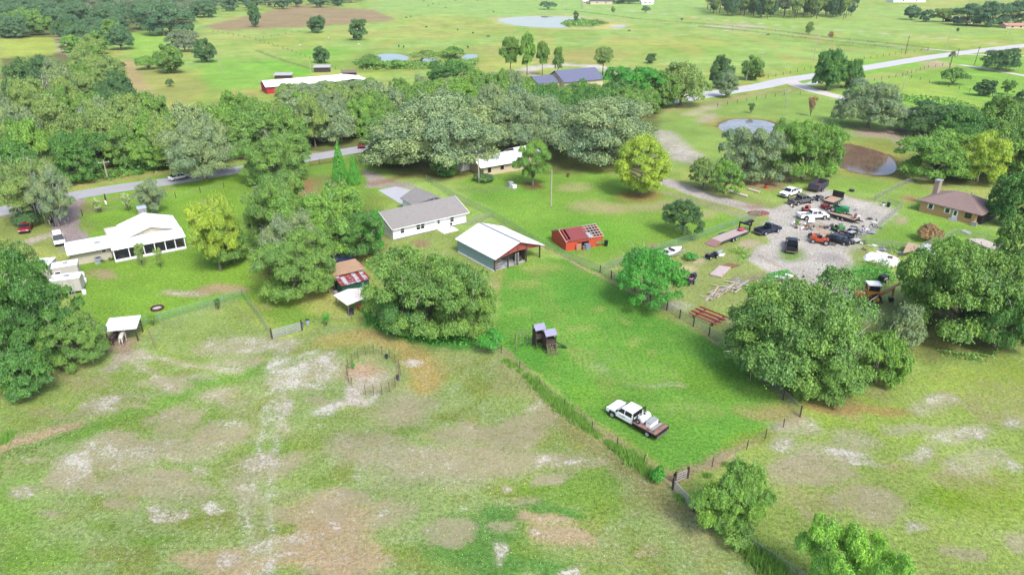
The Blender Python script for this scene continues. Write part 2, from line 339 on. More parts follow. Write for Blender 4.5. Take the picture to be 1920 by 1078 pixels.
line([(1060, 800), (1130, 850), (1200, 890), (1260, 950)], 1.5, (140, 155, 70), .7, 1); line([(945, 690), (1090, 810), (1230, 920), (1300, 1000)], 3, (182, 160, 125), .4, 2)
rp_ = random.Random(3)
for k in range(90):
    x = rp_.uniform(40, 1250); y = rp_.uniform(660, 1070)
    if x > 900 and y < 700 + (x - 900) * .62: continue
    s_ = rp_.uniform(8, 34); kk = rp_.random()
    if kk < .45: blob(x, y, s_, s_ * .4, (200, 188, 160), .4, 1, sand=rp_.uniform(.5, .85), dry=.6)
    elif kk < .75: blob(x, y, s_ * 1.3, s_ * .5, (188, 180, 142), .5, 1, dry=rp_.uniform(.5, .9), sand=.3)
    else: blob(x, y, s_ * 1.2, s_ * .5, (138, 170, 72), .6, 1, dry=.1, sand=.1)
for k in range(45):
    x = rp_.uniform(1330, 1920); y = rp_.uniform(790, 1075); s_ = rp_.uniform(8, 34)
    if x < 1330 + (y - 790) * .1: continue
    if rp_.random() < .5: blob(x, y, s_, s_ * .35, (200, 192, 165), .4, 1, sand=rp_.uniform(.5, .8), dry=.5)
    else: blob(x, y, s_ * 1.4, s_ * .5, (140, 172, 60), .6, 1, dry=.1, sand=.1)
for k in range(60):
    x = rp_.uniform(150, 1400); y = rp_.uniform(330, 860); s_ = rp_.uniform(6, 22); blob(x, y, s_, s_ * .35, rp_.choice([(175, 192, 95), (195, 185, 120), (110, 168, 62)]), .4, 1, dry=.25)
# ruts and trails
for o in (0, 38):
    line([(545 - o * .5, 640), (530 - o * .4, 700), (520 - o * .5, 790), (512 - o * .9, 860), (505 - o, 960), (508 - o * 1.1, 1090)], 1.0, (200, 202, 170), .35, 1.0, sand=.64)
line([(240, 660), (300, 672), (370, 685), (450, 697)], 1.0, (215, 198, 172), .6, 1.0, sand=.66); line([(235, 670), (290, 705), (335, 735)], .8, (215, 198, 172), .6, 1.0, sand=.62)
line([(208, 690), (235, 665)], 2, (200, 185, 175), .7, 1); blob(226, 640, 28, 22, (186, 160, 142), .95, 2, dry=0, sand=.1)
line([(510, 690), (560, 670), (590, 660)], 2.0, (215, 205, 185), .5, 2, sand=.75)
# round pen floor, dead grass rings
blob(705, 702, 44, 40, (172, 178, 118), .9, 2, dry=.4); blob(680, 692, 24, 16, (215, 180, 155), .85, 1, dry=.3); blob(728, 678, 18, 10, (150, 180, 105), .8)
blob(683, 715, 26, 14, (222, 205, 190), .6, 1, sand=.6)
line([(600, 775), (640, 755), (665, 748), (690, 752), (700, 742)], 1.3, (228, 220, 208), .7, 1.2, sand=.8); line([(665, 730), (670, 750)], 2, (228, 215, 200), .85, 1, sand=.6)
line([(620, 640), (700, 625), (760, 650), (810, 700), (800, 720)], 4, (198, 172, 105), .75, 2, dry=.3); blob(790, 700, 26, 30, (200, 175, 105), .6)
line([(560, 660), (640, 640)], 3, (170, 180, 90), .5, 1.5)
# lower right pasture
LR = [(1265, 905), (1340, 870), (1500, 785), (1560, 740), (1720, 700), (1800, 690), (1920, 640), (2400, 560), (2600, 1290), (1700, 1290), (1500, 1100), (1440, 1080), (1350, 1000)]
area(LR, (166, 190, 98), 1, 1.2, dry=.25, sand=.1, mot=.5); fgm = np.clip(poly_d(gx, gy, P2(LR)) / 2, 0, 1)
n1 = np_noise(gx, gy, 8, 31, 4); paint(np.clip((n1 - .5) * 6, 0, 1) * .6 * fgm, ALL, (160, 190, 72), None, None, None)
n1 = np_noise(gx, gy, 5, 32, 4); paint(np.clip((n1 - .57) * 7, 0, 1) * .55 * fgm, ALL, (182, 172, 120), None, .5, None)
for q in ((1480, 800, 50, 20, .6), (1450, 835, 35, 12, .7), (1530, 860, 70, 22, .5), (1590, 855, 40, 16, .75), (1620, 870, 45, 10, .6), (1730, 850, 40, 14, .65), (1800, 820, 70, 20, .6), (1820, 830, 30, 12, .7), (1740, 755, 60, 12, .6),
          (1600, 820, 50, 20, .45), (1900, 790, 25, 15, .7), (1710, 990, 18, 10, .7), (1910, 890, 20, 12, .7), (1850, 870, 60, 18, .45), (1700, 800, 50, 12, .5)): blob(*q[:4], (200, 195, 172), .5, 1, sand=q[4], dry=.5)
for q in ((1540, 895, 70, 24), (1620, 940, 60, 20), (1800, 1030, 40, 14), (1650, 960, 45, 20), (1500, 870, 40, 20), (1900, 1000, 40, 20)): blob(*q, (196, 184, 152), .5, 1, dry=.6, sand=.4)
blob(1600, 760, 90, 12, (178, 140, 95), .7, 1, dry=.3); blob(1760, 930, 60, 25, (120, 165, 45), .7); blob(1830, 930, 90, 30, (150, 180, 55), .6); blob(1850, 720, 110, 30, (175, 200, 85), .6); blob(1330, 930, 50, 30, (160, 180, 90), .5)
# undergrowth tones around the centre tree
area([(690, 600), (760, 610), (930, 650), (900, 655), (800, 648), (745, 640), (700, 625)], (80, 150, 60), .9, 1.2)
# ---- junk yard: shell rock lot, tracks
area([(1240, 340), (1300, 335), (1450, 380), (1500, 350), (1640, 370), (1700, 420), (1620, 450), (1640, 520), (1740, 560), (1720, 640), (1560, 700), (1360, 650), (1120, 515), (1200, 470), (1330, 450), (1420, 410)], (160, 178, 98), .85, 2, dry=.35)
area([(1440, 395), (1480, 380), (1520, 360), (1560, 355), (1620, 380), (1680, 385), (1695, 400), (1650, 425), (1610, 445), (1595, 470), (1598, 500), (1560, 520), (1590, 560), (1560, 560), (1500, 520), (1440, 505), (1400, 490), (1405, 470), (1450, 450), (1430, 420)], (214, 207, 198), .97, 1.6, dry=0, sand=.25)
line([(1240, 338), (1330, 370), (1440, 398)], 4.6, (214, 206, 200), 1, .9, sand=.2); line([(1250, 362), (1330, 385), (1400, 408)], 3, (180, 172, 140), .7, 1.5)
blob(1485, 478, 24, 13, (128, 165, 75), .95, 2); blob(1550, 485, 24, 9, (176, 166, 166), .7); blob(1530, 425, 30, 6, (190, 165, 130), .6)
line([(1425, 480), (1470, 505), (1530, 530), (1570, 550)], .8, (180, 160, 140), .7, .8); line([(1590, 490), (1560, 520), (1520, 560)], .8, (178, 158, 140), .6, .8); line([(160 + 1340, 520), (1545, 545), (1580, 575)], 9, (210, 202, 192), .9, 2)
for q in ((1400, 385, 22, 6), (1475, 330, 50, 8), (1430, 345, 50, 8)): blob(*q, (178, 140, 120), .8, 1)
blob(1520, 320, 70, 12, (170, 190, 85), .7); blob(1610, 350, 60, 14, (150, 190, 75), .7)
area([(1640, 420), (1720, 395), (1760, 410), (1900, 440), (1900, 470), (1720, 480), (1610, 455)], (142, 186, 74), .9, 2, mot=.4)
area([(1630, 385), (1720, 340), (1760, 380), (1700, 400)], (150, 185, 80), .8, 2); blob(1708, 372, 14, 7, (195, 155, 120), .8); blob(1696, 412, 15, 4, (200, 180, 150), .8)
blob(1370, 465, 20, 8, (165, 185, 70), .7); blob(1405, 455, 22, 5, (215, 195, 170), .9); blob(1290, 505, 16, 8, (225, 205, 160), .95, 2); blob(1310, 490, 14, 6, (215, 200, 165), .9, 2); blob(1350, 500, 30, 12, (150, 165, 85), .7); blob(1280, 570, 26, 7, (205, 198, 192), .8, sand=.4)
blob(1340, 600, 20, 6, (195, 175, 150), .6); blob(1460, 530, 60, 14, (150, 140, 110), .8)
area([(1580, 500), (1650, 490), (1660, 540), (1600, 560)], (110, 160, 70), .8, 2); blob(1655, 470, 20, 5, (200, 190, 180), .8)
# bare ground / driveways
line([(135, 372), (128, 400), (120, 425), (128, 450)], 4.5, (184, 166, 168), .97, .8, rag=2); area([(100, 440), (140, 432), (170, 440), (150, 462), (110, 470)], (184, 168, 168), .95, 1)
line([(45, 458), (80, 444), (110, 438)], 2.4, (212, 198, 186), .85, 1)
area([(678, 318), (690, 340), (684, 352), (700, 352), (740, 350), (790, 356), (770, 344), (730, 338), (700, 322)], (192, 178, 172), .95, 1, rag=2)
line([(560, 288), (640, 280)], 2, (215, 195, 170), .7, 1); line([(860, 332), (760, 330), (700, 345)], 3, (165, 120, 90), .6, 2)
# dry verge of the county road
line([(0, 372), (120, 352), (230, 336), (320, 322), (450, 300), (560, 288)], 3, (196, 178, 118), .85, 1.5)
line([(0, 408), (140, 384), (250, 368), (320, 354)], 2, (185, 165, 130), .7, 1.2); line([(1230, 210), (1340, 192), (1440, 172), (1500, 165)], 3.5, (195, 175, 130), .75, 1.5); blob(1215, 213, 18, 8, (150, 110, 85), .9)
line([(1360, 162), (1440, 145), (1540, 125), (1620, 112)], 3, (180, 195, 90), .7, 1.5)
for pts in ([(1347, 238), (1360, 228), (1385, 224), (1425, 226), (1450, 232), (1470, 245), (1440, 256), (1390, 254), (1347, 238)], [(1560, 280), (1575, 271), (1600, 272), (1640, 282), (1668, 294), (1681, 312), (1672, 326), (1640, 329), (1600, 322), (1570, 310), (1560, 280)]):
    line(pts, 7, (176, 170, 84), .7, 3, rag=1); line(pts, 2.2, (112, 98, 70), .9, 1.2, rag=1)
# mower and tyre marks on the bright lawn
for k in range(9): line([(1000 + k * 34, 560 + k * 8), (1060 + k * 38, 640 + k * 14), (1150 + k * 36, 740 + k * 6)], .5, (150, 188, 88), .28, .5)
line([(1190, 800), (1120, 720), (1060, 650), (1010, 540), (1000, 500)], .5, (165, 178, 100), .4, .5); line([(1205, 795), (1136, 716), (1076, 646), (1026, 540), (1014, 500)], .5, (165, 178, 100), .4, .5)
for k in range(40): blob(rp_.uniform(990, 1420), rp_.uniform(540, 790), rp_.uniform(6, 22), rp_.uniform(3, 8), rp_.choice([(150, 192, 84), (96, 160, 60), (176, 186, 104)]), .4, 1, dry=.2) if True else None
# dark leaf litter under the woods
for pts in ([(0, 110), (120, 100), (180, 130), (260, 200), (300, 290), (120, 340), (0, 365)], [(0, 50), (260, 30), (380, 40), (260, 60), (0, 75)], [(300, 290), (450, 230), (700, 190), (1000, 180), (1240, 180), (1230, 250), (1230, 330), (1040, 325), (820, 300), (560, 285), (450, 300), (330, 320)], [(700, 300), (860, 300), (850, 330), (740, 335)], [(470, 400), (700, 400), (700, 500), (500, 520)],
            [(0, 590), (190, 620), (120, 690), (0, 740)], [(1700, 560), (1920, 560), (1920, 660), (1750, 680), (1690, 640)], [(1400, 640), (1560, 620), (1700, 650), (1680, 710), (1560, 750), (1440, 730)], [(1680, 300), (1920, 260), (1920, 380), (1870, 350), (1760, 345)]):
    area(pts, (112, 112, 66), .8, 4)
hz = np.repeat(np.arange(nr), nc)
me = bpy.data.meshes.new('ground'); nv = nr * nc
me.vertices.add(nv); zz = np.zeros(nv)
me.vertices.foreach_set('co', np.stack([gx, gy, zz], 1).ravel().astype(np.float32))
i = np.arange(nr - 1)[:, None] * nc + np.arange(nc - 1)[None, :]; q = np.stack([i, i + nc, i + nc + 1, i + 1], -1).reshape(-1, 4)
me.loops.add(q.size); me.loops.foreach_set('vertex_index', q.ravel().astype(np.int32))
me.polygons.add(len(q)); me.polygons.foreach_set('loop_start', (np.arange(len(q)) * 4).astype(np.int32)); me.polygons.foreach_set('loop_total', np.full(len(q), 4, np.int32))
me.update(calc_edges=True)
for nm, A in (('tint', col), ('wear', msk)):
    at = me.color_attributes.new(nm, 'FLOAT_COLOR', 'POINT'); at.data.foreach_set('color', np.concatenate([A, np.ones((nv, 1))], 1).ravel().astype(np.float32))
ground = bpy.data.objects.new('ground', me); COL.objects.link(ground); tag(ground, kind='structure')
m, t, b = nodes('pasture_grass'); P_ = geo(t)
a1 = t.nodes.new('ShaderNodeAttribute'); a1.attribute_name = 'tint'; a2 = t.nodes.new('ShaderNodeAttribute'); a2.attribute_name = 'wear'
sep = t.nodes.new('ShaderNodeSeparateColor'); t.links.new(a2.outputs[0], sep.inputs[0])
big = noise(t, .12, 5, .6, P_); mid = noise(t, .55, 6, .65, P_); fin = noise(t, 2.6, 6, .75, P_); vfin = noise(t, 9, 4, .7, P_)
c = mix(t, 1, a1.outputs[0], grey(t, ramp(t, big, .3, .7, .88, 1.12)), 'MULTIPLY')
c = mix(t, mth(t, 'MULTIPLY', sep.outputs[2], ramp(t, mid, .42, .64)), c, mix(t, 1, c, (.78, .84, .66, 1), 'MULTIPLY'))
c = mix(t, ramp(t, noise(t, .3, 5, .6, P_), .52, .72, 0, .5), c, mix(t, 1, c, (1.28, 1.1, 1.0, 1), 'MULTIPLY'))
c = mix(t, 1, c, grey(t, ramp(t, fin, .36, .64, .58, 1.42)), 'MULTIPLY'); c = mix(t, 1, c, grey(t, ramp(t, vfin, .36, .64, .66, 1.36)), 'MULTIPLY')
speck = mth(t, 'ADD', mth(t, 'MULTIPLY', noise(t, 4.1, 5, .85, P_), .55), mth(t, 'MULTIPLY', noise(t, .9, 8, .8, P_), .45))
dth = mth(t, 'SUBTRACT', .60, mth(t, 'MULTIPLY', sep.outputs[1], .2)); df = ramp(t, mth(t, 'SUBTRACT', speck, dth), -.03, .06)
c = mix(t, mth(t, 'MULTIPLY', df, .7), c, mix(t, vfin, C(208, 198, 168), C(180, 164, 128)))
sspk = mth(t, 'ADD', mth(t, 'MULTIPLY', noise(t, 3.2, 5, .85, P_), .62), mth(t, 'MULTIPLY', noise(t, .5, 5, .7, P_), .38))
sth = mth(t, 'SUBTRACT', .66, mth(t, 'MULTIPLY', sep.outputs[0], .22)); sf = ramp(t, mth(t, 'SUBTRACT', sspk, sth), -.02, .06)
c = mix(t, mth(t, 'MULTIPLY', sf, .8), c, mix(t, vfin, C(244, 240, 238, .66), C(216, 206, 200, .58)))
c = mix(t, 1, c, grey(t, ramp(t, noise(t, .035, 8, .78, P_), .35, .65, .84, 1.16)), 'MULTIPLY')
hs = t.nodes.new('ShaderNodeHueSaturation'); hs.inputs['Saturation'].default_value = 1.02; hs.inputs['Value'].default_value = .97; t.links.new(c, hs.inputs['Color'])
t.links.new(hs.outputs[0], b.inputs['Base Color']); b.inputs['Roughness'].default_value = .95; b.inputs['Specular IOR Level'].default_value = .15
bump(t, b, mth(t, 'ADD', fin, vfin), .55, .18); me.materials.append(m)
# ---------------------------------------------------------------- roads
def strip(name, pts, width, mt, z=.02, ends=None):
    P = [G(*p) for p in pts]
    # smooth the centre line
    Q = []
    for i in range(len(P) - 1):
        p0 = P[max(i - 1, 0)]; p1 = P[i]; p2 = P[i + 1]; p3 = P[min(i + 2, len(P) - 1)]
        for k in range(8):
            s = k / 8; Q.append(.5 * ((2 * p1) + (p2 - p0) * s + (2 * p0 - 5 * p1 + 4 * p2 - p3) * s * s + (3 * p1 - p0 - 3 * p2 + p3) * s ** 3))
    Q.append(P[-1]); vs = []; fs = []
    for i, p in enumerate(Q):
        d = Q[min(i + 1, len(Q) - 1)] - Q[max(i - 1, 0)]; n = Vector((-d.y, d.x, 0)).normalized(); w_ = width / 2
        vs += [(p.x + n.x * w_, p.y + n.y * w_, z), (p.x - n.x * w_, p.y - n.y * w_, z)]
        if i: fs.append((2 * i - 2, 2 * i - 1, 2 * i + 1, 2 * i))
    o = MB().add(vs, fs).build(name, mt); tag(o, kind='structure'); return Q
asph, t, b = nodes('worn_asphalt'); P_ = geo(t)
c = mix(t, ramp(t, noise(t, .25, 6, .7, P_), .3, .7), C(196, 196, 203), C(216, 215, 219)); c = mix(t, ramp(t, noise(t, 6, 3, .7, P_), .3, .7, 0, .3), c, C(150, 150, 158))
t.links.new(c, b.inputs['Base Color']); b.inputs['Roughness'].default_value = .85
chip = mat('chip_seal', C(238, 228, 222), .9, .06, .3); conc = mat('old_concrete', C(205, 205, 208), .85, .1, .6, C(170, 165, 158), .62)
main = [(-260, 455), (-60, 409), (40, 389), (140, 367), (230, 352), (320, 340), (450, 318), (600, 293), (700, 276), (850, 253), (1000, 229), (1120, 212), (1230, 194), (1330, 177), (1420, 163), (1480, 150), (1560, 138), (1640, 125), (1750, 107), (1850, 94), (1960, 82), (2300, 48)]
strip('road', main[:13], 6.6, asph); pale_asph = mat('sun_bleached_asphalt', C(226, 224, 226), .9, .06, .25, C(206, 204, 206), .6); strip('road', main[12:], 9.5, pale_asph, .022)
strip('road', [(1478, 151), (1500, 162), (1540, 174), (1600, 188), (1700, 207), (1800, 226), (1920, 246), (2100, 280)], 6.6, chip, .026)
strip('road', [(1505, 158), (1522, 157), (1545, 147), (1560, 139)], 4.0, pale_asph, .03)
strip('driveway', [(1735, 92), (1790, 97), (1815, 100)], 3.5, chip, .03); strip('driveway', [(1800, 102), (1860, 104), (1960, 106)], 3.5, chip, .034)
strip('driveway', [(1800, 122), (1850, 130), (1930, 144)], 4.0, chip, .03)
yl = mat('faded_lane_paint', C(214, 196, 120), .8, .15, 3)
strip('road_marking', main, .12, yl, .04)
# ---------------------------------------------------------------- water
def water(name, pts, tint, z=.03, rough=.03, kk=.45):
    P = [G(*p) for p in pts]; c_ = sum(P, Vector()) / len(P); n = len(P); Q = []
    for i in range(n):
        p0, p1, p2, p3 = P[i - 1], P[i], P[(i + 1) % n], P[(i + 2) % n]
        for k in range(5):
            s = k / 5; Q.append(.5 * ((2 * p1) + (p2 - p0) * s + (2 * p0 - 5 * p1 + 4 * p2 - p3) * s * s + (3 * p1 - p0 - 3 * p2 + p3) * s ** 3))
    m, t, b = nodes(name + '_water'); g = geo(t)
    t.links.new(mix(t, ramp(t, noise(t, .15, 4, .6, g), .3, .7), tuple(x * kk for x in tint[:3]) + (1,), tuple(x * kk * .6 for x in tint[:3]) + (1,)), b.inputs['Base Color'])
    b.inputs['Roughness'].default_value = rough; b.inputs['IOR'].default_value = 1.33; b.inputs['Specular IOR Level'].default_value = .6; bump(t, b, noise(t, 1.5, 3, .6, g), .06, .05)
    o = MB().add([(p.x, p.y, z) for p in Q], [tuple(range(len(Q)))]).build(name, m); tag(o, kind='structure'); return o
water('pond', [(932, 38), (960, 33), (1010, 31), (1060, 32), (1100, 35), (1075, 39), (1050, 45), (1070, 52), (1010, 52), (960, 47)], C(190, 200, 222))
water('pond', [(1150, 51), (1165, 48), (1175, 50), (1160, 53)], C(200, 208, 215))
water('pond', [(705, 106), (715, 102), (745, 102), (766, 108), (760, 114), (735, 117), (710, 113)], C(165, 178, 205))
water('pond', [(790, 112), (805, 109), (822, 112), (810, 117), (795, 116)], C(165, 178, 205)); water('pond', [(865, 110), (875, 103), (892, 103), (895, 107), (880, 112)], C(165, 178, 205))
water('pond', [(1347, 238), (1360, 228), (1385, 224), (1425, 226), (1450, 232), (1470, 245), (1440, 256), (1390, 254), (1360, 248)], C(190, 185, 190), kk=.8)
water('pond', [(1560, 280), (1575, 271), (1600, 272), (1640, 282), (1668, 294), (1681, 312), (1672, 326), (1640, 329), (1600, 322), (1570, 310)], C(150, 116, 98), rough=.07, kk=1.1)
# ---------------------------------------------------------------- foliage
def leafmat(name, col, tl=.14, sat=1.0):
    m, t, b = nodes(name); at = t.nodes.new('ShaderNodeAttribute'); at.attribute_name = 'leaf'
    s = t.nodes.new('ShaderNodeSeparateColor'); t.links.new(at.outputs[0], s.inputs[0]); oi = t.nodes.new('ShaderNodeObjectInfo')
    warm = tuple(min(1, x * y) for x, y in zip(col[:3], (1.28, 1.22, .7))) + (1,); cool = tuple(x * y for x, y in zip(col[:3], (.62, .78, .8))) + (1,)
    c = mix(t, s.outputs[1], cool, warm); c = mix(t, .5, col, c)
    c = mix(t, 1, c, grey(t, ramp(t, s.outputs[0], 0, 1, .66, 1.36)), 'MULTIPLY')
    c = mix(t, mth(t, 'MULTIPLY', oi.outputs['Random'], .3), c, mix(t, 1, c, (1.14, 1.06, .85, 1), 'MULTIPLY'))
    t.links.new(c, b.inputs['Base Color']); b.inputs['Roughness'].default_value = .55; b.inputs['Specular IOR Level'].default_value = .3
    tr = t.nodes.new('ShaderNodeBsdfTranslucent'); t.links.new(mix(t, 1, c, (1.1, 1.2, .6, 1), 'MULTIPLY'), tr.inputs[0]); mx = t.nodes.new('ShaderNodeMixShader'); mx.inputs[0].default_value = tl
    t.links.new(b.outputs[0], mx.inputs[1]); t.links.new(tr.outputs[0], mx.inputs[2])
    out = [n for n in t.nodes if n.type == 'OUTPUT_MATERIAL'][0]; t.links.new(mx.outputs[0], out.inputs[0]); return m
KL = .88
LM = {k: leafmat(k + '_leaves', C(*v, KL)) for k, v in dict(greyoak=(138, 160, 122), mid=(118, 156, 82), bright=(126, 168, 82), yellow=(166, 192, 80), dark=(88, 124, 80), rich=(88, 164, 72),
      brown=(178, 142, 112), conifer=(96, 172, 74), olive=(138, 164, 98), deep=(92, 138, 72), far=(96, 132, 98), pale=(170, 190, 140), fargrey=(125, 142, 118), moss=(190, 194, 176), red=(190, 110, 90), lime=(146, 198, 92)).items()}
bark = mat('grey_bark', C(150, 140, 128), .9, .3, 6); deadw = mat('bleached_wood', C(205, 198, 186), .9, .15, 6); brownbark = mat('brown_bark', C(110, 90, 72), .9, .3, 6)
rng = np.random.default_rng(5)
def unit(n):
    v = rng.normal(size=(n, 3)); return v / np.linalg.norm(v, axis=1)[:, None]
def leaves_mesh(name, pos, nrm, size, clus, rnd=.7, asp=.6):
    n = len(pos); N = nrm + rng.normal(size=(n, 3)) * rnd; N /= np.linalg.norm(N, axis=1)[:, None]
    A = np.cross(N, unit(n)); A /= np.linalg.norm(A, axis=1)[:, None] + 1e-9; B = np.cross(N, A)
    s = size * (.6 + .8 * rng.random(n)); a = A * s[:, None]; b_ = B * (s * asp)[:, None]; dr = N * (s * .25)[:, None]
    V = np.stack([pos - a - dr, pos - b_, pos + a - dr, pos + b_], 1).reshape(-1, 3)
    me = bpy.data.meshes.new(name); me.vertices.add(4 * n); me.vertices.foreach_set('co', V.ravel().astype(np.float32))
    me.loops.add(4 * n); me.loops.foreach_set('vertex_index', np.arange(4 * n, dtype=np.int32)); me.polygons.add(n)
    me.polygons.foreach_set('loop_start', (np.arange(n) * 4).astype(np.int32)); me.polygons.foreach_set('loop_total', np.full(n, 4, np.int32)); me.update(calc_edges=True)
    at = me.color_attributes.new('leaf', 'FLOAT_COLOR', 'POINT'); lr = np.repeat(rng.random(n), 4)
    cl = np.repeat(clus, 4); at.data.foreach_set('color', np.stack([lr, cl, lr, np.ones(4 * n)], 1).ravel().astype(np.float32))
    me.materials.append(LM['mid']); return me
def clusters(kind):
    """centres, radii in a unit crown (radius 1, height 1)"""
    P = []; r = []
    if kind == 'oak':
        for i in range(70):
            a = i * 2.39996 + rng.random() * .6; z = (i + .5) / 70; el = math.acos(1 - z * 1.05) if z < .95 else 1.6
            el = math.acos(max(-.25, 1 - z * 1.22)); q = .5 + .36 * rng.random()
            P.append((q * math.sin(el) * math.cos(a), q * math.sin(el) * math.sin(a), .38 + .46 * q / .7 * math.cos(el) + rng.normal() * .035)); r.append(.13 + .17 * rng.random() ** 1.5)
        for i in range(16): a = i * .3927 + rng.random() * .3; q = .62 + .18 * rng.random(); P.append((q * math.cos(a), q * math.sin(a), .2 + .12 * rng.random())); r.append(.15 + .08 * rng.random())
        for i in range(14): P.append((*(rng.normal(size=2) * .3), .5 + .1 * rng.normal())); r.append(.3)
    elif kind == 'lump':      # several big heads, deep gaps between them
        for j in range(7):
            a = j * 2 * math.pi / 6 + rng.random() * .5; q = .5 if j < 6 else 0; hz = .45 + .22 * rng.random() if j < 6 else .68; R0 = .34 + .1 * rng.random()
            for i in range(14):
                u = unit(1)[0]; u[2] = abs(u[2]) * 1.0 - .25; P.append((q * math.cos(a) + u[0] * R0, q * math.sin(a) + u[1] * R0, hz + u[2] * R0 * .75)); r.append(.12 + .07 * rng.random())
        for i in range(22): a = i * .2856 + rng.random() * .3; q = .6 + .2 * rng.random(); P.append((q * math.cos(a), q * math.sin(a), .14 + .16 * rng.random())); r.append(.15 + .07 * rng.random())
    elif kind == 'round':
        for i in range(64):
            u = unit(1)[0]; q = .55 + .25 * rng.random(); P.append((u[0] * q, u[1] * q, .5 + u[2] * q * .56)); r.append(.13 + .16 * rng.random())
    elif kind in ('airy', 'mossy'):
        for i in range(58):
            a = i * 2.39996; z = .24 + .62 * rng.random(); q = (.25 + .55 * rng.random()) * (1.05 - abs(z - .55)); P.append((q * math.cos(a), q * math.sin(a), z)); r.append(.10 + .13 * rng.random())
    elif kind == 'egg':
        for i in range(110):
            z = rng.random(); rr = math.sin(math.pi * min(1, z * .93 + .06)) ** .7 * .82; a = rng.random() * 6.28; P.append((rr * math.cos(a), rr * math.sin(a), .12 + .82 * z)); r.append(.13 + .06 * rng.random())
    elif kind == 'pine':
        for i in range(26):
            a = i * 2.39996; z = .42 + .52 * rng.random(); q = (.2 + .55 * rng.random()) * (1 - abs(z - .66) * 1.6); P.append((q * math.cos(a), q * math.sin(a), z)); r.append(.22 + .14 * rng.random())
    elif kind == 'cone':
        for i in range(120):
            z = (i + .5) / 120; rr = (1 - z) ** .8 * .8; a = i * 2.39996; P.append((rr * math.cos(a), rr * math.sin(a), .03 + z * .93)); r.append(.24 * (1 - z) + .07)
    elif kind == 'shrub':
        for i in range(22):
            u = unit(1)[0]; q = .45 + .2 * rng.random(); P.append((u[0] * q, u[1] * q, .42 + abs(u[2]) * q * .62 - .1)); r.append(.25 + .12 * rng.random())
    elif kind == 'vase':
        for i in range(26):
            a = i * 2.39996; z = .35 + .6 * rng.random(); q = z * (.5 + .3 * rng.random()) * .9; P.append((q * math.cos(a), q * math.sin(a), z)); r.append(.16 + .1 * rng.random())
    elif kind == 'mimosa':    # flat feathery tiers
        for i in range(60):
            a = i * 2.39996; q = math.sqrt((i + .5) / 60) * .85; z = .45 + .45 * (1 - q * q) + rng.normal() * .04; P.append((q * math.cos(a), q * math.sin(a), z)); r.append(.13 + .07 * rng.random())
        for i in range(26):
            a = i * 2.39996; q = .75 + .15 * rng.random(); P.append((q * math.cos(a), q * math.sin(a), .25 + .3 * rng.random())); r.append(.12 + .06 * rng.random())
    P = np.array(P); r = np.array(r)
    if kind in ('oak', 'lump', 'round', 'mossy', 'airy', 'mimosa'):      # no two crowns alike: lobes, flat sides, broken tops
        a = np.arctan2(P[:, 1], P[:, 0]); f = rng.random(4) * 6.28; g = 1 + .13 * np.sin(2 * a + f[0]) + .11 * np.sin(3 * a + f[1]) + .08 * np.sin(5 * a + f[2])
        P[:, :2] *= g[:, None]; P[:, 0] *= 1 + .12 * rng.normal(); P[:, 2] = P[:, 2] * (1 + .12 * np.sin(2 * a + f[3]) * np.hypot(P[:, 0], P[:, 1])) + rng.normal(size=len(P)) * .03
    return P, r
def crown_mesh(kind, n, leaf, seed):
    global rng; rng = np.random.default_rng(seed); P, r = clusters(kind); wgt = r ** 2; wgt /= wgt.sum(); asp = {'oak': .8, 'lump': .8, 'round': .8}.get(kind, .7)
    if kind == 'pine': asp = .35
    ci = rng.choice(len(P), n * 2, p=wgt); u = unit(n * 2); u[:, 2] = np.where(u[:, 2] < -.2, -u[:, 2] * .8, u[:, 2]); u /= np.linalg.norm(u, axis=1)[:, None]
    lob = .80 + .26 * np.sin(u[:, 0] * 5 + ci) * np.sin(u[:, 1] * 6 + ci * 2.) + .18 * rng.random(len(ci)) * rng.random(len(ci))
    vs = .62 if kind not in ('cone', 'egg', 'pine') else .5
    pos = P[ci] + u * (r[ci] * lob)[:, None] * np.array([1, 1, vs])
    keep = np.ones(len(pos), bool)
    for k in range(len(P)):
        d = (pos - P[k]) / np.array([1, 1, vs]); keep &= (np.einsum('ij,ij->i', d, d) > (r[k] * .84) ** 2) | (ci == k)
    idx = np.nonzero(keep)[0][:n]; pos = pos[idx]; nr_ = u[idx] * .9 + np.array([0, 0, .45]); cl = rng.random(len(P))[ci[idx]]
    # a thin veil of stray sprigs breaks the outline
    k = len(pos) // 6; s = rng.integers(0, len(pos), k); pos = np.concatenate([pos, pos[s] + u[idx][s] * (rng.random((k, 1)) ** 2 * .10)]); nr_ = np.concatenate([nr_, nr_[s]]); cl = np.concatenate([cl, cl[s]])
    return leaves_mesh('crown', pos, nr_, leaf, cl, .65, asp), P, r
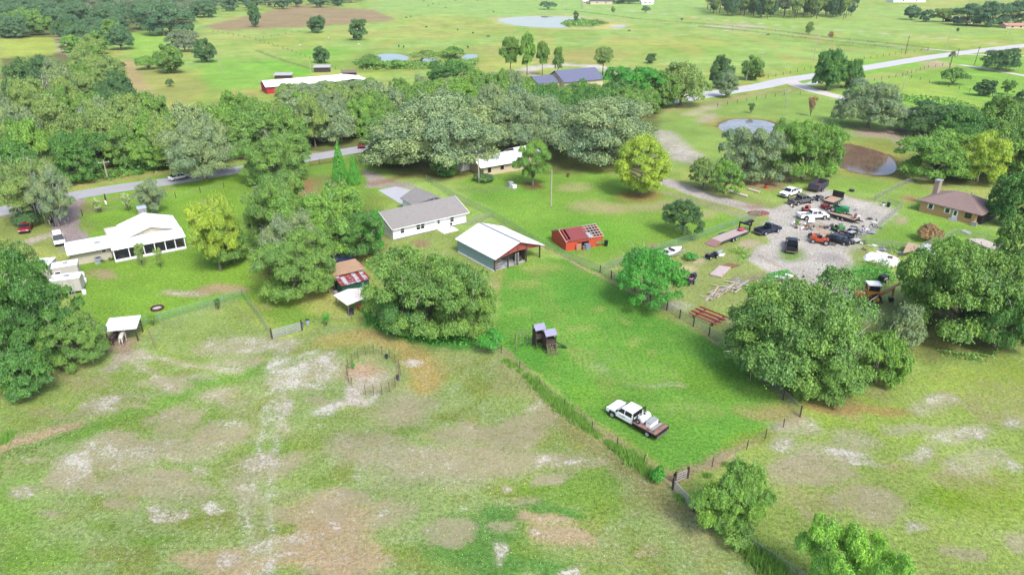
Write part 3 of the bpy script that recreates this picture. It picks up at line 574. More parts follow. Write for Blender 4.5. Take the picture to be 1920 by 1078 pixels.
def trunk_mesh(kind, P, r, seed, mt):
    rd = random.Random(seed); mb = MB(); tr = {'oak': .05, 'lump': .05, 'pine': .035, 'cone': .06, 'airy': .045, 'mossy': .05, 'shrub': .03}.get(kind, .045)
    fz = {'pine': .85, 'oak': .22, 'lump': .2, 'cone': .8, 'egg': .8, 'shrub': .12, 'vase': .08, 'mimosa': .3}.get(kind, .25)
    mb.tube([(0, 0, -.02), (.005, .01, fz * .3), (.01, -.01, fz * .7), (0, 0, fz)], [tr * 1.5, tr * 1.05, tr * .9, tr * (.4 if fz > .5 else .8)], 7)
    order = sorted(range(len(P)), key=lambda i: -r[i]); pick = [i for i in range(len(P)) if i % max(1, len(P) // 16) == 0][:16]
    for i in pick:
        e = Vector(P[i]); z0 = fz * (.85 if fz < .5 else (e.z / max(.9, e.z)) * .9); a = Vector((0, 0, min(z0, e.z) if fz > .5 else fz * (.6 + .4 * rd.random())))
        mid = a.lerp(e, .5) + Vector((rd.uniform(-.05, .05), rd.uniform(-.05, .05), .04)); mb.tube([a, mid, e], [tr * .5, tr * .3, tr * .1], 5)
    tw = MB()
    if kind not in ('cone', 'shrub', 'egg', 'pine'):
        for i in range(70):                                    # bare grey twigs and limbs poking through the leaves
            k = rd.randrange(len(P)); c = Vector(P[k]); d = Vector((rd.gauss(0, 1), rd.gauss(0, 1), rd.gauss(.3, .7))).normalized(); o2 = c + d * r[k] * .5; L = rd.uniform(.08, .2)
            e2 = o2 + (c - Vector((0, 0, c.z * .6))).normalized() * L * .4 + d * L; tw.tube([o2, o2.lerp(e2, .5) + Vector((0, 0, .015)), e2], [.008, .005, .002], 3, cap=False)
    me_o = mb.build('trunk', mt, smooth=True); me = me_o.data; bpy.data.objects.remove(me_o); tm = None
    if tw.v: to = tw.build('twigs', deadw); tm = to.data; bpy.data.objects.remove(to)
    return me, tm
PROTO = {}
LOD = {'hi': (95000, .0112), 'md': (34000, .0185), 'lo': (8000, .036)}
LEAFK = {'pine': 1.5, 'cone': .8, 'shrub': 1.5, 'vase': 1.1, 'airy': .95, 'mossy': .95, 'round': 1.1, 'mimosa': 1.15}
def proto(kind, lod, var):
    k = (kind, lod, var)
    if k not in PROTO:
        n, lf = LOD[lod]; nk = {'shrub': .3, 'vase': .3, 'pine': .7, 'airy': .8, 'mossy': .8, 'mimosa': .6, 'cone': .7}.get(kind, 1)
        cm, P, r = crown_mesh(kind, int(n * nk), lf * LEAFK.get(kind, 1), hash((kind, var)) % 9999 if False else sum(map(ord, kind)) * 7 + var * 13 + len(lod) + ord(lod[0]))
        ms = None
        if kind == 'mossy':
            rg = np.random.default_rng(3); q = P[rg.integers(0, len(P), 260)] + rg.normal(size=(260, 3)) * .1; V = []; F = []
            for i, p in enumerate(q):
                L = .04 + .10 * rg.random(); a = rg.random() * 6.28; w_ = .012 + .012 * rg.random(); dx, dy = math.cos(a) * w_, math.sin(a) * w_
                V += [(p[0] - dx, p[1] - dy, p[2]), (p[0] + dx, p[1] + dy, p[2]), (p[0] + dx * .2, p[1], p[2] - L)]; F.append((3 * i, 3 * i + 1, 3 * i + 2))
            ms = bpy.data.meshes.new('moss'); ms.from_pydata(V, [], F); ms.materials.append(mat('hanging_moss', C(192, 192, 176), .9, .2, 3))
        t1, t2 = trunk_mesh(kind, P, r, var, brownbark if kind in ('pine', 'cone') else bark); PROTO[k] = (cm, t1, ms, t2 if lod != 'lo' else None)
    return PROTO[k]
rt = random.Random(11); NT = 0
NAMES = dict(oak='oak_tree', lump='oak_tree', round='broadleaf_tree', airy='young_tree', mossy='mossy_oak_tree', egg='cypress_tree', pine='pine_tree', cone='conifer', shrub='shrub', vase='bush', mimosa='mimosa_tree')
QF = dict(oak=.72, lump=.7, round=.5, airy=0, mossy=0, egg=0, pine=0, cone=.5, shrub=.7, vase=0, mimosa=.2)
def T(kind, colr, cx, top, bot, wpx, label, group=None, cat='tree', q=None, lod=None, name=None):
    """one tree whose crown spans wpx columns about cx, from row top to row bot"""
    global NT; NT += 1
    p = G(cx, bot); Rr = wpx / 2 * depth(p + Vector((0, 0, 4))) / FPX; q = QF[kind] if q is None else q
    for _ in range(2):
        b2 = G(cx, bot); Y = b2.y + Rr * q; k = Y * cp + CAMH * sp - 5 * sp * 0; X = (cx - 960) / FPX * (Y * cp + (CAMH - 4) * sp); Rr = wpx / 2 * (Y * cp + (CAMH - 4) * sp) / FPX
    v = (top - 539) / FPX; H = CAMH + Y * (-sp - v * cp) / (cp - v * sp); H = max(H, .5)
    if kind in ('oak', 'lump', 'round'): H = min(max(H, Rr * .8), Rr * 3.2)
    lod = lod or ('hi' if wpx > 105 else 'md' if wpx > 36 else 'lo'); var = rt.randrange((3 if lod == 'hi' else 4) if kind in ('oak', 'lump', 'round') else 2)
    cm, tm, ms, tw = proto(kind, lod, var)
    root = thing(name or NAMES[kind], label, cat, (X, Y, 0), rt.uniform(0, 6.28), group); root.scale = (Rr, Rr * rt.uniform(.9, 1.1), H)
    for nm, me in (('trunk', tm), ('crown', cm)) + ((('moss', ms),) if ms else ()) + ((('twigs', tw),) if tw else ()):
        o = bpy.data.objects.new(nm, me); COL.objects.link(o); o.parent = root
        if nm in ('moss', 'twigs'): o['kind'] = 'stuff'
        if nm == 'crown': o.material_slots[0].link = 'OBJECT'; o.material_slots[0].material = LM[colr]
    return root
def inpoly(x, y, P):
    c = False; n = len(P)
    for i in range(n):
        a, b = P[i], P[(i + 1) % n]
        if (a[1] > y) != (b[1] > y) and x < (b[0] - a[0]) * (y - a[1]) / (b[1] - a[1]) + a[0]: c = not c
    return c
WHERE = [(-900, 60, 'left edge'), (60, 140, 'above the left driveway'), (140, 215, 'above the farmhouse wing'), (215, 290, 'above the white chimney'), (290, 350, 'above the passing car'), (350, 430, 'above the yellow topped tree'), (430, 520, 'above the house clump'), (520, 600, 'above the small sheds'), (600, 670, 'above the conifers'), (670, 750, 'above the driveway'), (750, 830, 'above the grey roof'), (830, 900, 'above the grey shed'), (900, 975, 'above the tan house'),
         (975, 1060, 'above the slender tree'), (1060, 1160, 'above the lawn pole'), (1160, 1300, 'above the yellow cypress'), (1300, 1380, 'left end'), (1380, 1450, 'left of centre'), (1450, 1530, 'right of centre'), (1530, 1640, 'right end'), (1640, 1780, 'left of the chimney'), (1780, 1860, 'behind the roof'), (1860, 2400, 'right edge')]
def wood(pts, n, hgt, wd, kinds, label, group, seed):
    """a stand of separate trees; pts bound the trunk feet on the ground"""
    rd = random.Random(seed); P = [tuple(G(*p))[:2] for p in pts]; x0, x1 = min(p[0] for p in P), max(p[0] for p in P); y0, y1 = min(p[1] for p in P), max(p[1] for p in P)
    pl = []; tries = 0; area_ = (x1 - x0) * (y1 - y0); sep_ = math.sqrt(area_ / max(n, 1)) * .62
    while len(pl) < n and tries < 6000:
        tries += 1; x = rd.uniform(x0, x1); y = rd.uniform(y0, y1); sd_ = sep_ * (1 - tries / 8000)
        if inpoly(x, y, P) and all((x - a) ** 2 + (y - b_) ** 2 > sd_ ** 2 for a, b_ in pl): pl.append((x, y))
    ys = sorted(p[1] for p in pl); row_ = lambda y: 'front row' if y < ys[len(ys) // 3] else 'back row' if y > ys[2 * len(ys) // 3] else 'middle row'
    for x, y in pl:
        kind, colr = rd.choice(kinds); Rr = rd.uniform(*wd) / 2; H = rd.uniform(*hgt); z = y * cp + CAMH * sp; wpx = Rr * 2 * FPX / z
        lod = 'hi' if wpx > 105 else 'md' if wpx > 36 else 'lo'; cm, tm, ms, tw = proto(kind, lod, rd.randrange(4 if kind in ('oak', 'lump', 'round') else 2))
        lb = label[colr]; pxx = 960 + FPX * x / (y * cp + CAMH * sp); lb = lb + ', ' + row_(y) + next((', ' + nm for a, b_, nm in WHERE if a <= pxx < b_), '')
        root = thing(NAMES[kind], lb, 'tree', (x, y, 0), rd.uniform(0, 6.28), group); root.scale = (Rr, Rr * rd.uniform(.85, 1.15), H)
        for nm, me in (('trunk', tm), ('crown', cm)):
            o = bpy.data.objects.new(nm, me); COL.objects.link(o); o.parent = root
            if nm == 'crown': o.material_slots[0].link = 'OBJECT'; o.material_slots[0].material = LM[colr]
exec_trees = True
# --- near trees
T('lump', 'deep', 18, 462, 720, 185, 'big dark oak at the left edge beside the campers')
T('lump', 'deep', 78, 545, 705, 130, 'middle crown of the big dark oak group at the left')
T('lump', 'mid', 138, 588, 700, 112, 'dark oak crown just left of the horse shelter')
T('round', 'deep', 36, 655, 758, 105, 'low round oak lowest on the left edge of the pasture')
T('round', 'olive', 12, 450, 560, 110, 'pale olive tree crown behind the big left edge oak')
T('lump', 'mid', 800, 470, 650, 190, 'large rambling oak in front of the metal roofed barn')
T('lump', 'mid', 868, 500, 645, 135, 'right half of the green oak clump before the metal roofed barn')
T('round', 'deep', 762, 520, 632, 118, 'left shoulder of green oak growth beside the cream canopy')
T('shrub', 'rich', 919, 608, 672, 58, 'bright green shrub right of the large middle oak', cat='shrub')
T('oak', 'mid', 1488, 532, 752, 255, 'huge olive oak at the end of the bright lawn')
T('lump', 'mid', 1545, 606, 765, 185, 'green crown in front of the huge olive oak')
T('lump', 'bright', 1655, 618, 734, 92, 'brighter green tree pressed to the right of the huge olive oak')
T('lump', 'mid', 1810, 462, 665, 225, 'wide green oak right of the yellow backhoe')
T('round', 'bright', 1760, 455, 600, 120, 'light green tree top behind the wide right oak')
T('lump', 'deep', 1880, 520, 672, 130, 'dark green oak cut by the right edge beside the pasture')
T('oak', 'greyoak', 1700, 575, 672, 80, 'grey green small tree in the gap between the two biggest oaks')
T('round', 'mid', 1905, 410, 520, 95, 'oak on the right edge below the brick house')
T('round', 'bright', 1378, 882, 1015, 140, 'mossy tree over the fence at the bottom right')
T('shrub', 'mid', 1385, 975, 1040, 90, 'dark bush under the mossy bottom tree', cat='bush')
T('airy', 'lime', 1560, 985, 1130, 150, 'lime green tree top at the bottom edge', lod='hi')
T('airy', 'lime', 1640, 1010, 1160, 120, 'smaller lime green tree top right of the other at bottom edge', lod='hi')
T('mimosa', 'rich', 1217, 476, 572, 138, 'feathery bright green mimosa at the lawn fence corner', lod='hi')
T('mimosa', 'dark', 1283, 378, 443, 80, 'small dark tree with pale blossom on the middle lawn', lod='hi')
T('egg', 'yellow', 1203, 257, 366, 116, 'round yellow green cypress on the middle lawn')
T('airy', 'bright', 999, 266, 348, 84, 'slender bright tree in front of the tan walled house', lod='hi')
T('airy', 'yellow', 405, 364, 508, 108, 'tall yellow topped tree right of the long white house')
T('round', 'mid', 420, 420, 505, 100, 'green lower tree under the yellow topped one')
T('lump', 'mid', 556, 440, 560, 150, 'spreading mossy oak in front of the green shed', q=.25)
T('lump', 'mid', 520, 335, 478, 120, 'tall oak left in the clump west of the grey roofed house')
T('lump', 'bright', 600, 362, 500, 150, 'broad green tree in the clump west of the grey roofed house')
T('mossy', 'greyoak', 545, 400, 520, 120, 'grey mossy tree with dead limbs in the house clump')
T('lump', 'deep', 662, 400, 492, 110, 'dark tree shading the small sheds')
T('round', 'rich', 697, 400, 475, 58, 'dark glossy tree touching the gable of the grey roofed house')
T('round', 'mid', 640, 345, 450, 90, 'green crown between the conifers and the grey roofed house')
T('cone', 'conifer', 636, 265, 345, 32, 'taller of the two pointed conifers')
T('cone', 'conifer', 662, 290, 348, 24, 'shorter of the two pointed conifers')
T('lump', 'mid', 515, 257, 355, 125, 'dense oak on the lawn side of the road, left of the conifers')
T('oak', 'greyoak', 380, 232, 350, 125, 'tall grey green oak beside the road behind the yellow topped tree')
T('mossy', 'olive', 60, 295, 412, 140, 'leaning mossy oak by the road at the left edge', lod='hi')
T('mossy', 'greyoak', 100, 315, 425, 80, 'thin mossy tree right of the leaning roadside oak', lod='hi')
T('shrub', 'dark', 45, 392, 430, 70, 'dark bushes beneath the leaning roadside oak', cat='bush')
T('mossy', 'greyoak', 280, 340, 402, 62, 'small weeping mossy tree behind the white chimney')
T('vase', 'olive', 257, 458, 500, 28, 'taller twiggy bush before the screened porch', cat='bush')
T('vase', 'olive', 292, 468, 503, 20, 'smaller twiggy bush before the screened porch', cat='bush')
T('vase', 'pale', 232, 365, 397, 26, 'sparse twiggy sapling on the roadside lawn', cat='bush')
T('vase', 'pale', 176, 372, 400, 22, 'faint bare sapling beside the left driveway', cat='bush')
T('oak', 'greyoak', 812, 190, 338, 235, 'great live oak spreading behind the grey roofed house')
T('lump', 'mid', 735, 215, 320, 130, 'green oak over the driveway right of the conifers')
T('oak', 'greyoak', 1128, 188, 325, 215, 'great live oak behind the round yellow green cypress')
T('round', 'deep', 835, 295, 335, 52, 'dark round bush left of the tan walled house', cat='bush')
T('shrub', 'dark', 905, 325, 345, 50, 'foundation shrubs along the tan walled house', cat='shrub')
T('oak', 'greyoak', 960, 175, 290, 150, 'grey oak behind the tan walled house')
T('oak', 'greyoak', 1020, 190, 290, 130, 'pale oak between the tan walled house and the great right oak')
T('lump', 'rich', 1195, 125, 205, 110, 'dark glossy tree beside the main road bend')
T('oak', 'olive', 1278, 118, 205, 105, 'olive oak overhanging the road right of the glossy tree')
T('round', 'mid', 1240, 138, 206, 66, 'green tree between the glossy tree and the olive roadside oak')
T('lump', 'deep', 1158, 150, 212, 78, 'dark oak right of the slate blue roofs')
T('round', 'mid', 1088, 160, 206, 66, 'green oak just below the slate blue roofs')
T('round', 'greyoak', 1030, 158, 206, 58, 'greyish oak just left below the slate blue roofs')
T('round', 'dark', 1350, 108, 168, 48, 'dark small tree beside the tall roadside pole')
T('round', 'greyoak', 1363, 135, 185, 42, 'grey tree standing at the road edge by the farm drive')
T('round', 'mid', 1412, 108, 152, 48, 'leafy trees behind the wooden pole beside the road')
T('round', 'deep', 1553, 96, 172, 62, 'dark tree filling the road junction island')
T('round', 'deep', 1594, 115, 168, 48, 'smaller dark tree on the right of the junction island')
T('oak', 'greyoak', 1632, 158, 242, 115, 'spreading live oak standing alone in the right hand field', q=.15)
T('oak', 'dark', 1772, 212, 268, 138, 'low dark oak beside the branch road')
T('lump', 'bright', 1760, 250, 348, 150, 'bright green tree behind the stone chimney')
T('lump', 'yellow', 1840, 252, 352, 110, 'yellowish tree behind the brown roofed house')
T('round', 'deep', 1900, 325, 430, 90, 'dark tree touching the right side of the brown roofed house')
T('round', 'mid', 1915, 250, 345, 90, 'tree on the right edge behind the brown roofed house')
T('lump', 'greyoak', 1405, 240, 350, 118, 'grey oak in front of the nearer round pond')
T('lump', 'bright', 1510, 225, 348, 112, 'tall bright oak with pale trunks above the parked trucks')
T('round', 'mid', 1560, 252, 335, 46, 'green tree screening the left of the right hand pond')
T('round', 'mid', 1462, 230, 330, 70, 'green tree between the two yard oaks')
T('mimosa', 'olive', 1322, 300, 358, 52, 'left one of the two low trees by the gravel drive')
T('mimosa', 'bright', 1362, 305, 365, 70, 'right one of the two low trees by the gravel drive')
T('shrub', 'brown', 1751, 418, 458, 52, 'reddish brown bush on the yard lawn below the brick house', cat='bush')
T('vase', 'brown', 1523, 183, 218, 24, 'small dead brown tree by the branch road')
T('vase', 'dark', 1411, 195, 213, 18, 'tiny tree beside the nearer pond')
T('oak', 'dark', 1880, 93, 133, 70, 'wide dark oak near the upper right edge', q=.1)
T('shrub', 'mid', 1790, 125, 160, 58, 'green bush crowded under the cabbage palm', cat='bush', q=.2)
T('round', 'dark', 1850, 150, 182, 36, 'small dark tree in the upper right field')
T('airy', 'mid', 1894, 150, 178, 34, 'thin light tree beside the small dark field tree')
T('round', 'dark', 1912, 175, 240, 50, 'dark tree on the right edge by the branch road')
T('round', 'dark', 594, 31, 62, 42, 'rounder dark tree of the pair in the cattle field', q=.1)
T('round', 'dark', 671, 37, 76, 34, 'upright dark tree of the pair in the cattle field', q=.1)
T('round', 'dark', 601, 88, 119, 34, 'dark bushy tree above the long white stable', q=.1)
T('round', 'dark', 478, 8, 52, 26, 'dark tree at the edge of the brown field', q=.1)
T('round', 'dark', 385, 76, 118, 46, 'dark round tree at the right end of the field group', q=.2)
T('round', 'mid', 318, 88, 138, 66, 'green tree left in the field group', q=.2); T('shrub', 'bright', 275, 103, 133, 56, 'light scrub left of the field group', cat='bush')
T('oak', 'fargrey', 345, 56, 98, 52, 'grey tree behind the field group', q=.2)
T('shrub', 'dark', 226, 116, 130, 20, 'small field bush below the tree line', cat='bush'); T('shrub', 'dark', 316, 147, 164, 19, 'single round dark bush in the left field', cat='bush'); T('shrub', 'dark', 299, 184, 197, 13, 'smaller round bush below the single dark one', cat='bush')
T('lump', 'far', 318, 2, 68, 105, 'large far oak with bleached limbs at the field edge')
T('pine', 'mid', 957, 75, 150, 46, 'tallest pine left of the dark roofed house'); T('pine', 'bright', 988, 72, 152, 36, 'second pine left of the dark roofed house')
T('pine', 'mid', 1017, 85, 142, 32, 'pine directly behind the dark roofed house'); T('pine', 'mid', 1046, 92, 150, 26, 'narrow pine beside the sandy yard')
T('pine', 'olive', 1131, 92, 142, 42, 'broad topped pine alone right of the sandy yard'); T('round', 'dark', 1221, 101, 120, 20, 'tiny field tree right of the broad topped pine')
T('lump', 'deep', 845, 112, 172, 92, 'dark full tree near the left pond'); T('round', 'mid', 770, 168, 215, 60, 'green tree right of the long white stable')
T('shrub', 'mid', 695, 100, 130, 50, 'scrub at the left end of the marsh pond', cat='bush'); T('shrub', 'olive', 790, 92, 118, 44, 'scrub in the middle of the marsh pond', cat='bush')
T('shrub', 'mid', 848, 84, 112, 52, 'scrub on the far bank of the marsh pond', cat='bush'); T('shrub', 'bright', 740, 110, 130, 60, 'low scrub on the near bank of the marsh pond', cat='bush')
T('shrub', 'far', 1027, 0, 19, 36, 'dark trees beyond the far oval pond', cat='tree'); T('shrub', 'far', 1211, 10, 26, 22, 'lone grey bush near the far farmstead', cat='bush')
T('round', 'olive', 1150, 13, 24, 9, 'tiny round tree near the far farmstead'); T('round', 'dark', 1080, 21, 41, 11, 'little tree on the far pond spit')
T('round', 'olive', 1518, 42, 66, 15, 'small palm like tree on the field lane'); T('round', 'brown', 1560, 60, 71, 11, 'small brown bush on the field lane'); T('round', 'dark', 1798, 53, 60, 6, 'tiny dark field tree at upper right')
T('shrub', 'dark', 1279, 33, 40, 6, 'tiny bush on the long field lane', cat='bush')
T('round', 'far', 1710, 12, 38, 32, 'left one of the row of trees at upper right'); T('round', 'far', 1737, 20, 42, 30, 'second tree in the row at upper right'); T('airy', 'olive', 1770, 16, 42, 40, 'ragged pale trees in the upper right row')
T('lump', 'far', 1815, 6, 50, 62, 'big dark oak left in the upper right clump'); T('lump', 'far', 1858, 2, 52, 70, 'middle dark oak of the upper right clump'); T('lump', 'far', 1905, 0, 48, 70, 'right dark oak of the upper right clump')
T('round', 'far', 1725, -6, 4, 26, 'distant tree at the top right behind the white roofs'); T('shrub', 'dark', 1694, 178, 182, 12, 'dark shrub beside the right field fence', cat='shrub')
T('vase', 'conifer', 685, 580, 603, 34, 'banana plant beside the cream canopy', cat='plant', name='banana_plant'); T('vase', 'conifer', 607, 588, 611, 22, 'small banana plant by the galvanised gate', cat='plant', name='banana_plant')
T('shrub', 'rich', 1240, 872, 912, 36, 'leafy bush at the upper end of the pasture gate', cat='bush')
T('vase', 'dark', 400, 562, 580, 18, 'dark bush on the backyard fence', cat='bush'); T('vase', 'bright', 276, 588, 612, 20, 'leafy vine post right of the horse shelter', cat='bush')
T('shrub', 'rich', 1300, 472, 492, 34, 'weedy bush behind the white boat', cat='bush')
# --- crowded woods (separate trees nobody could name apart)
wood([(300, 300), (470, 262), (480, 290), (330, 318), (300, 322)], 11, (9, 15), (8, 14), [('oak', 'greyoak'), ('lump', 'mid'), ('mossy', 'olive'), ('round', 'bright')], dict(bright='bright tree crowded along the county road wood', greyoak='greyish oak crowded along the county road wood', mid='green oak crowded along the county road wood', olive='olive oak crowded along the county road wood'), 'oaks of the county road wood', 1)
wood([(470, 265), (700, 240), (930, 205), (980, 200), (985, 222), (700, 262), (480, 292)], 32, (8.5, 14), (8, 16), [('oak', 'greyoak'), ('lump', 'greyoak'), ('lump', 'mid'), ('mossy', 'olive'), ('round', 'bright'), ('round', 'mid')], dict(bright='bright leafy tree in the belt beyond the road', greyoak='greyish live oak in the belt beyond the road', mid='green live oak in the belt beyond the road', olive='olive live oak in the belt beyond the road'), 'live oaks of the middle belt', 2)
wood([(400, 250), (640, 226), (700, 190), (900, 180), (980, 172), (980, 190), (720, 232), (460, 268)], 24, (6, 10.5), (8, 14), [('oak', 'greyoak'), ('mossy', 'olive'), ('lump', 'mid'), ('round', 'bright')], dict(bright='bright tree at the back of the belt', greyoak='greyish oak at the back of the belt', mid='green oak at the back of the belt', olive='olive oak at the back of the belt'), 'oaks at the back of the middle belt', 3)
wood([(985, 205), (1210, 196), (1200, 222), (990, 236)], 22, (7.5, 9.5), (10, 14), [('oak', 'deep'), ('lump', 'mid')], dict(deep='dark oak below the dark roofed house', mid='green oak below the dark roofed house'), 'oaks below the dark roofed house', 4)
wood([(-120, 350), (0, 320), (130, 300), (310, 290), (310, 318), (120, 345), (0, 368), (-100, 385)], 16, (8, 13), (8, 12), [('round', 'mid'), ('lump', 'deep'), ('round', 'bright'), ('oak', 'olive')], dict(mid='green tree in the thicket left along the road', deep='dark tree in the thicket left along the road', bright='bright tree in the thicket left along the road', olive='olive tree in the thicket left along the road'), 'thicket trees along the left road', 5)
wood([(-140, 310), (0, 255), (130, 230), (240, 225), (300, 270), (300, 292), (130, 302), (0, 322), (-120, 352)], 18, (9, 14), (9, 13), [('oak', 'greyoak'), ('round', 'mid'), ('mossy', 'olive'), ('oak', 'olive')], dict(greyoak='greyish tree in the left wood', mid='green tree in the left wood', olive='olive tree in the left wood'), 'trees of the left wood', 6)
wood([(-60, 190), (60, 170), (125, 180), (130, 228), (0, 255), (-80, 270)], 9, (12, 17), (10, 14), [('mossy', 'olive'), ('oak', 'greyoak'), ('round', 'dark')], dict(greyoak='greyish mossy tree in the swampy wood', dark='dark mossy tree in the swampy wood', olive='olive mossy tree in the swampy wood'), 'trees of the swampy left wood', 7)
wood([(128, 100), (160, 95), (225, 170), (262, 225), (200, 232), (150, 190)], 12, (9, 13), (10, 14), [('round', 'mid'), ('round', 'dark'), ('lump', 'bright'), ('oak', 'olive')], dict(mid='green tree in the field boundary line', dark='dark tree in the field boundary line', bright='bright tree in the field boundary line', olive='olive tree in the field boundary line'), 'trees of the field boundary line', 8)
wood([(115, 62), (230, 60), (235, 100), (180, 108), (128, 96)], 12, (10, 14), (12, 18), [('round', 'mid'), ('round', 'dark'), ('oak', 'far')], dict(mid='green tree at the top of the field boundary', dark='dark tree at the top of the field boundary', far='distant tree at the top of the field boundary'), 'trees at the top of the field boundary', 9)
wood([(-50, 70), (0, 58), (110, 48), (110, 62), (0, 76)], 9, (12, 16), (14, 20), [('lump', 'far'), ('round', 'mid')], dict(far='hazy tree left of the upper field', mid='green tree left of the upper field'), 'trees left of the upper field', 10)
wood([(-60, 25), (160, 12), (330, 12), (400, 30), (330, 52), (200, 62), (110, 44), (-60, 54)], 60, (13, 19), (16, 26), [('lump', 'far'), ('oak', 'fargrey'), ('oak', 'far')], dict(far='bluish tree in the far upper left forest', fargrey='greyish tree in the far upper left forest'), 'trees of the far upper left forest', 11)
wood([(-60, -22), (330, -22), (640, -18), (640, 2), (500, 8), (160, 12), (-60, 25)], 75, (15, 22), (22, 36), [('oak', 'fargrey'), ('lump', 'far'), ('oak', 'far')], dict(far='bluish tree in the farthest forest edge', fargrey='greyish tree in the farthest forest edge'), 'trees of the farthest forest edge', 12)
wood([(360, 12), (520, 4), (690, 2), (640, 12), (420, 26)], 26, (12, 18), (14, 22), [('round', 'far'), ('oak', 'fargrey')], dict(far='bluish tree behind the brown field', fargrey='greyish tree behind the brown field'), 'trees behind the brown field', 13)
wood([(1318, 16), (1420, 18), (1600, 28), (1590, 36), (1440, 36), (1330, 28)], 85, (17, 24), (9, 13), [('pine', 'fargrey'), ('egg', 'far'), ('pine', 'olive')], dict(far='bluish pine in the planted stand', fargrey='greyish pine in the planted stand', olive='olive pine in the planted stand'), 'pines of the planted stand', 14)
wood([(1690, 285), (1740, 262), (1900, 262), (2000, 300), (1960, 350), (1900, 320), (1780, 312)], 8, (8, 12), (10, 14), [('round', 'mid'), ('lump', 'deep')], dict(mid='green tree around the brown roofed house', deep='dark tree around the brown roofed house'), 'trees around the brown roofed house', 15)
wood([(540, 188), (690, 176), (695, 187), (545, 202)], 14, (5.0, 6.5), (9, 12), [('oak', 'greyoak'), ('round', 'olive')], dict(greyoak='low greyish oak screening the long stable wall', olive='low olive oak screening the long stable wall'), 'low oaks before the stable', 16)
wood([(800, 190), (880, 182), (985, 180), (985, 198), (800, 212)], 9, (7, 10), (10, 14), [('oak', 'greyoak'), ('lump', 'mid')], dict(greyoak='greyish oak left of the dark roofed house', mid='green oak left of the dark roofed house'), 'oaks left of the dark roofed house', 17)
# --- cabbage palm
fr = mat('palm_frond', C(150, 165, 100), .7, .2, 3)
def palm(cx, bot, top, label):
    p = G(cx, bot); H = Hat(cx, bot, top); t_ = thing('cabbage_palm', label, 'palm', p); MB().tube([(0, 0, 0), (.1, 0, H * .5), (0, 0, H - 1)], [.3, .22, .22], 8).build('trunk', bark, t_); mb = MB(); rd = random.Random(4)
    for i in range(70):
        a = rd.uniform(0, 6.28); e = rd.uniform(-.7, 1.3); L = rd.uniform(1.4, 2.1); d = Vector((math.cos(a) * math.cos(e), math.sin(a) * math.cos(e), math.sin(e))); s_ = d.cross(Vector((0, 0, 1))).normalized(); c0 = Vector((0, 0, H - 1.2))
        m1 = c0 + d * L * .7; e1 = c0 + d * L - Vector((0, 0, .5)); mb.add([c0 + s_ * .05, m1 + s_ * .5, e1, m1 - s_ * .5, c0 - s_ * .05], [(0, 1, 2, 3, 4)])
    mb.build('crown', fr, t_)
palm(1777, 140, 97, 'shaggy cabbage palm rising beside the main road')
palm(1091, 17, -3, 'far palm by the distant farmstead')
# --- bare snags
def snag(cx, bot, top, label, lean=.1, n=6, seed=1):
    p = G(cx, bot); H = Hat(cx, bot, top); rd = random.Random(seed); t_ = thing('dead_tree', label, 'dead tree', p); mb = MB(); mb.tube([(0, 0, 0), (lean * H * .4, 0, H * .5), (lean * H, 0, H)], [.3, .2, .06], 7)
    for k in range(n):
        z = H * rd.uniform(.4, .9); a = rd.uniform(0, 6.28); L = H * rd.uniform(.15, .35); b0 = Vector((lean * z, 0, z)); mb.tube([b0, b0 + Vector((math.cos(a) * L * .6, math.sin(a) * L * .6, L * .4)), b0 + Vector((math.cos(a) * L, math.sin(a) * L, L * .9))], [.11, .07, .02], 5)
    mb.build('trunk', deadw, t_, smooth=True)
snag(148, 305, 258, 'forked bleached dead tree in the roadside thicket', .05, 4, 2); snag(62, 215, 150, 'tall leaning bleached snag in the swampy wood', -.2, 6, 3); snag(90, 212, 140, 'second bleached snag in the swampy wood', .12, 6, 5)
snag(308, 68, 28, 'bleached snag before the large far oak', .1, 5, 6); snag(655, 478, 425, 'pale leaning dead limb tree over the small sheds', -.35, 4, 7); snag(531, 470, 415, 'white dead tree inside the house clump', -.15, 7, 8)
# ---------------------------------------------------------------- ground cover and weeds
def cover(name, label, cat, polys, hmax, colr, dens, leaf=.16, kind='stuff', seed=1):
    rg = np.random.default_rng(seed); pos = []
    for pts in polys:
        P = P2(pts); A = (np.ptp(P[:, 0]) * np.ptp(P[:, 1])); n = int(A * dens); x = rg.uniform(P[:, 0].min(), P[:, 0].max(), n); y = rg.uniform(P[:, 1].min(), P[:, 1].max(), n)
        X = x + (np_noise(x, y, 3, 5) - .5) * 3; d = poly_d(X, y, P); k = d > 0; h = hmax * np.clip(d[k] / 1.2, .1, 1) * (.25 + 1.1 * np_noise(x[k], y[k], 2.2, 7)); pos.append(np.stack([x[k], y[k], h * rg.random(k.sum()) ** .4], 1))
    pos = np.concatenate(pos); global rng; rng = rg
    me = leaves_mesh(name, pos, np.tile([0, 0, 1.], (len(pos), 1)), leaf, np_noise(pos[:, 0], pos[:, 1], 1.5, 3), .8, .6); me.materials[0] = LM[colr]
    o = bpy.data.objects.new(name, me); COL.objects.link(o); tag(o, label, cat, kind=kind); return o
cover('undergrowth', 'bright leafy vines round the foot of the large middle oak', 'undergrowth', [[(680, 612), (720, 585), (780, 590), (900, 640), (940, 655), (900, 652), (800, 645), (770, 642), (740, 628)]], .9, 'rich', 26)
cover('undergrowth', 'green weeds between the black truck and the huge olive oak', 'weeds', [[(1440, 515), (1480, 505), (1500, 525), (1460, 540), (1410, 560), (1400, 545)]], 1.0, 'rich', 22, seed=2)
cover('undergrowth', 'green weeds behind the yellow backhoe', 'weeds', [[(1580, 512), (1620, 498), (1670, 508), (1680, 530), (1640, 535), (1590, 535)]], .9, 'rich', 20, seed=3)
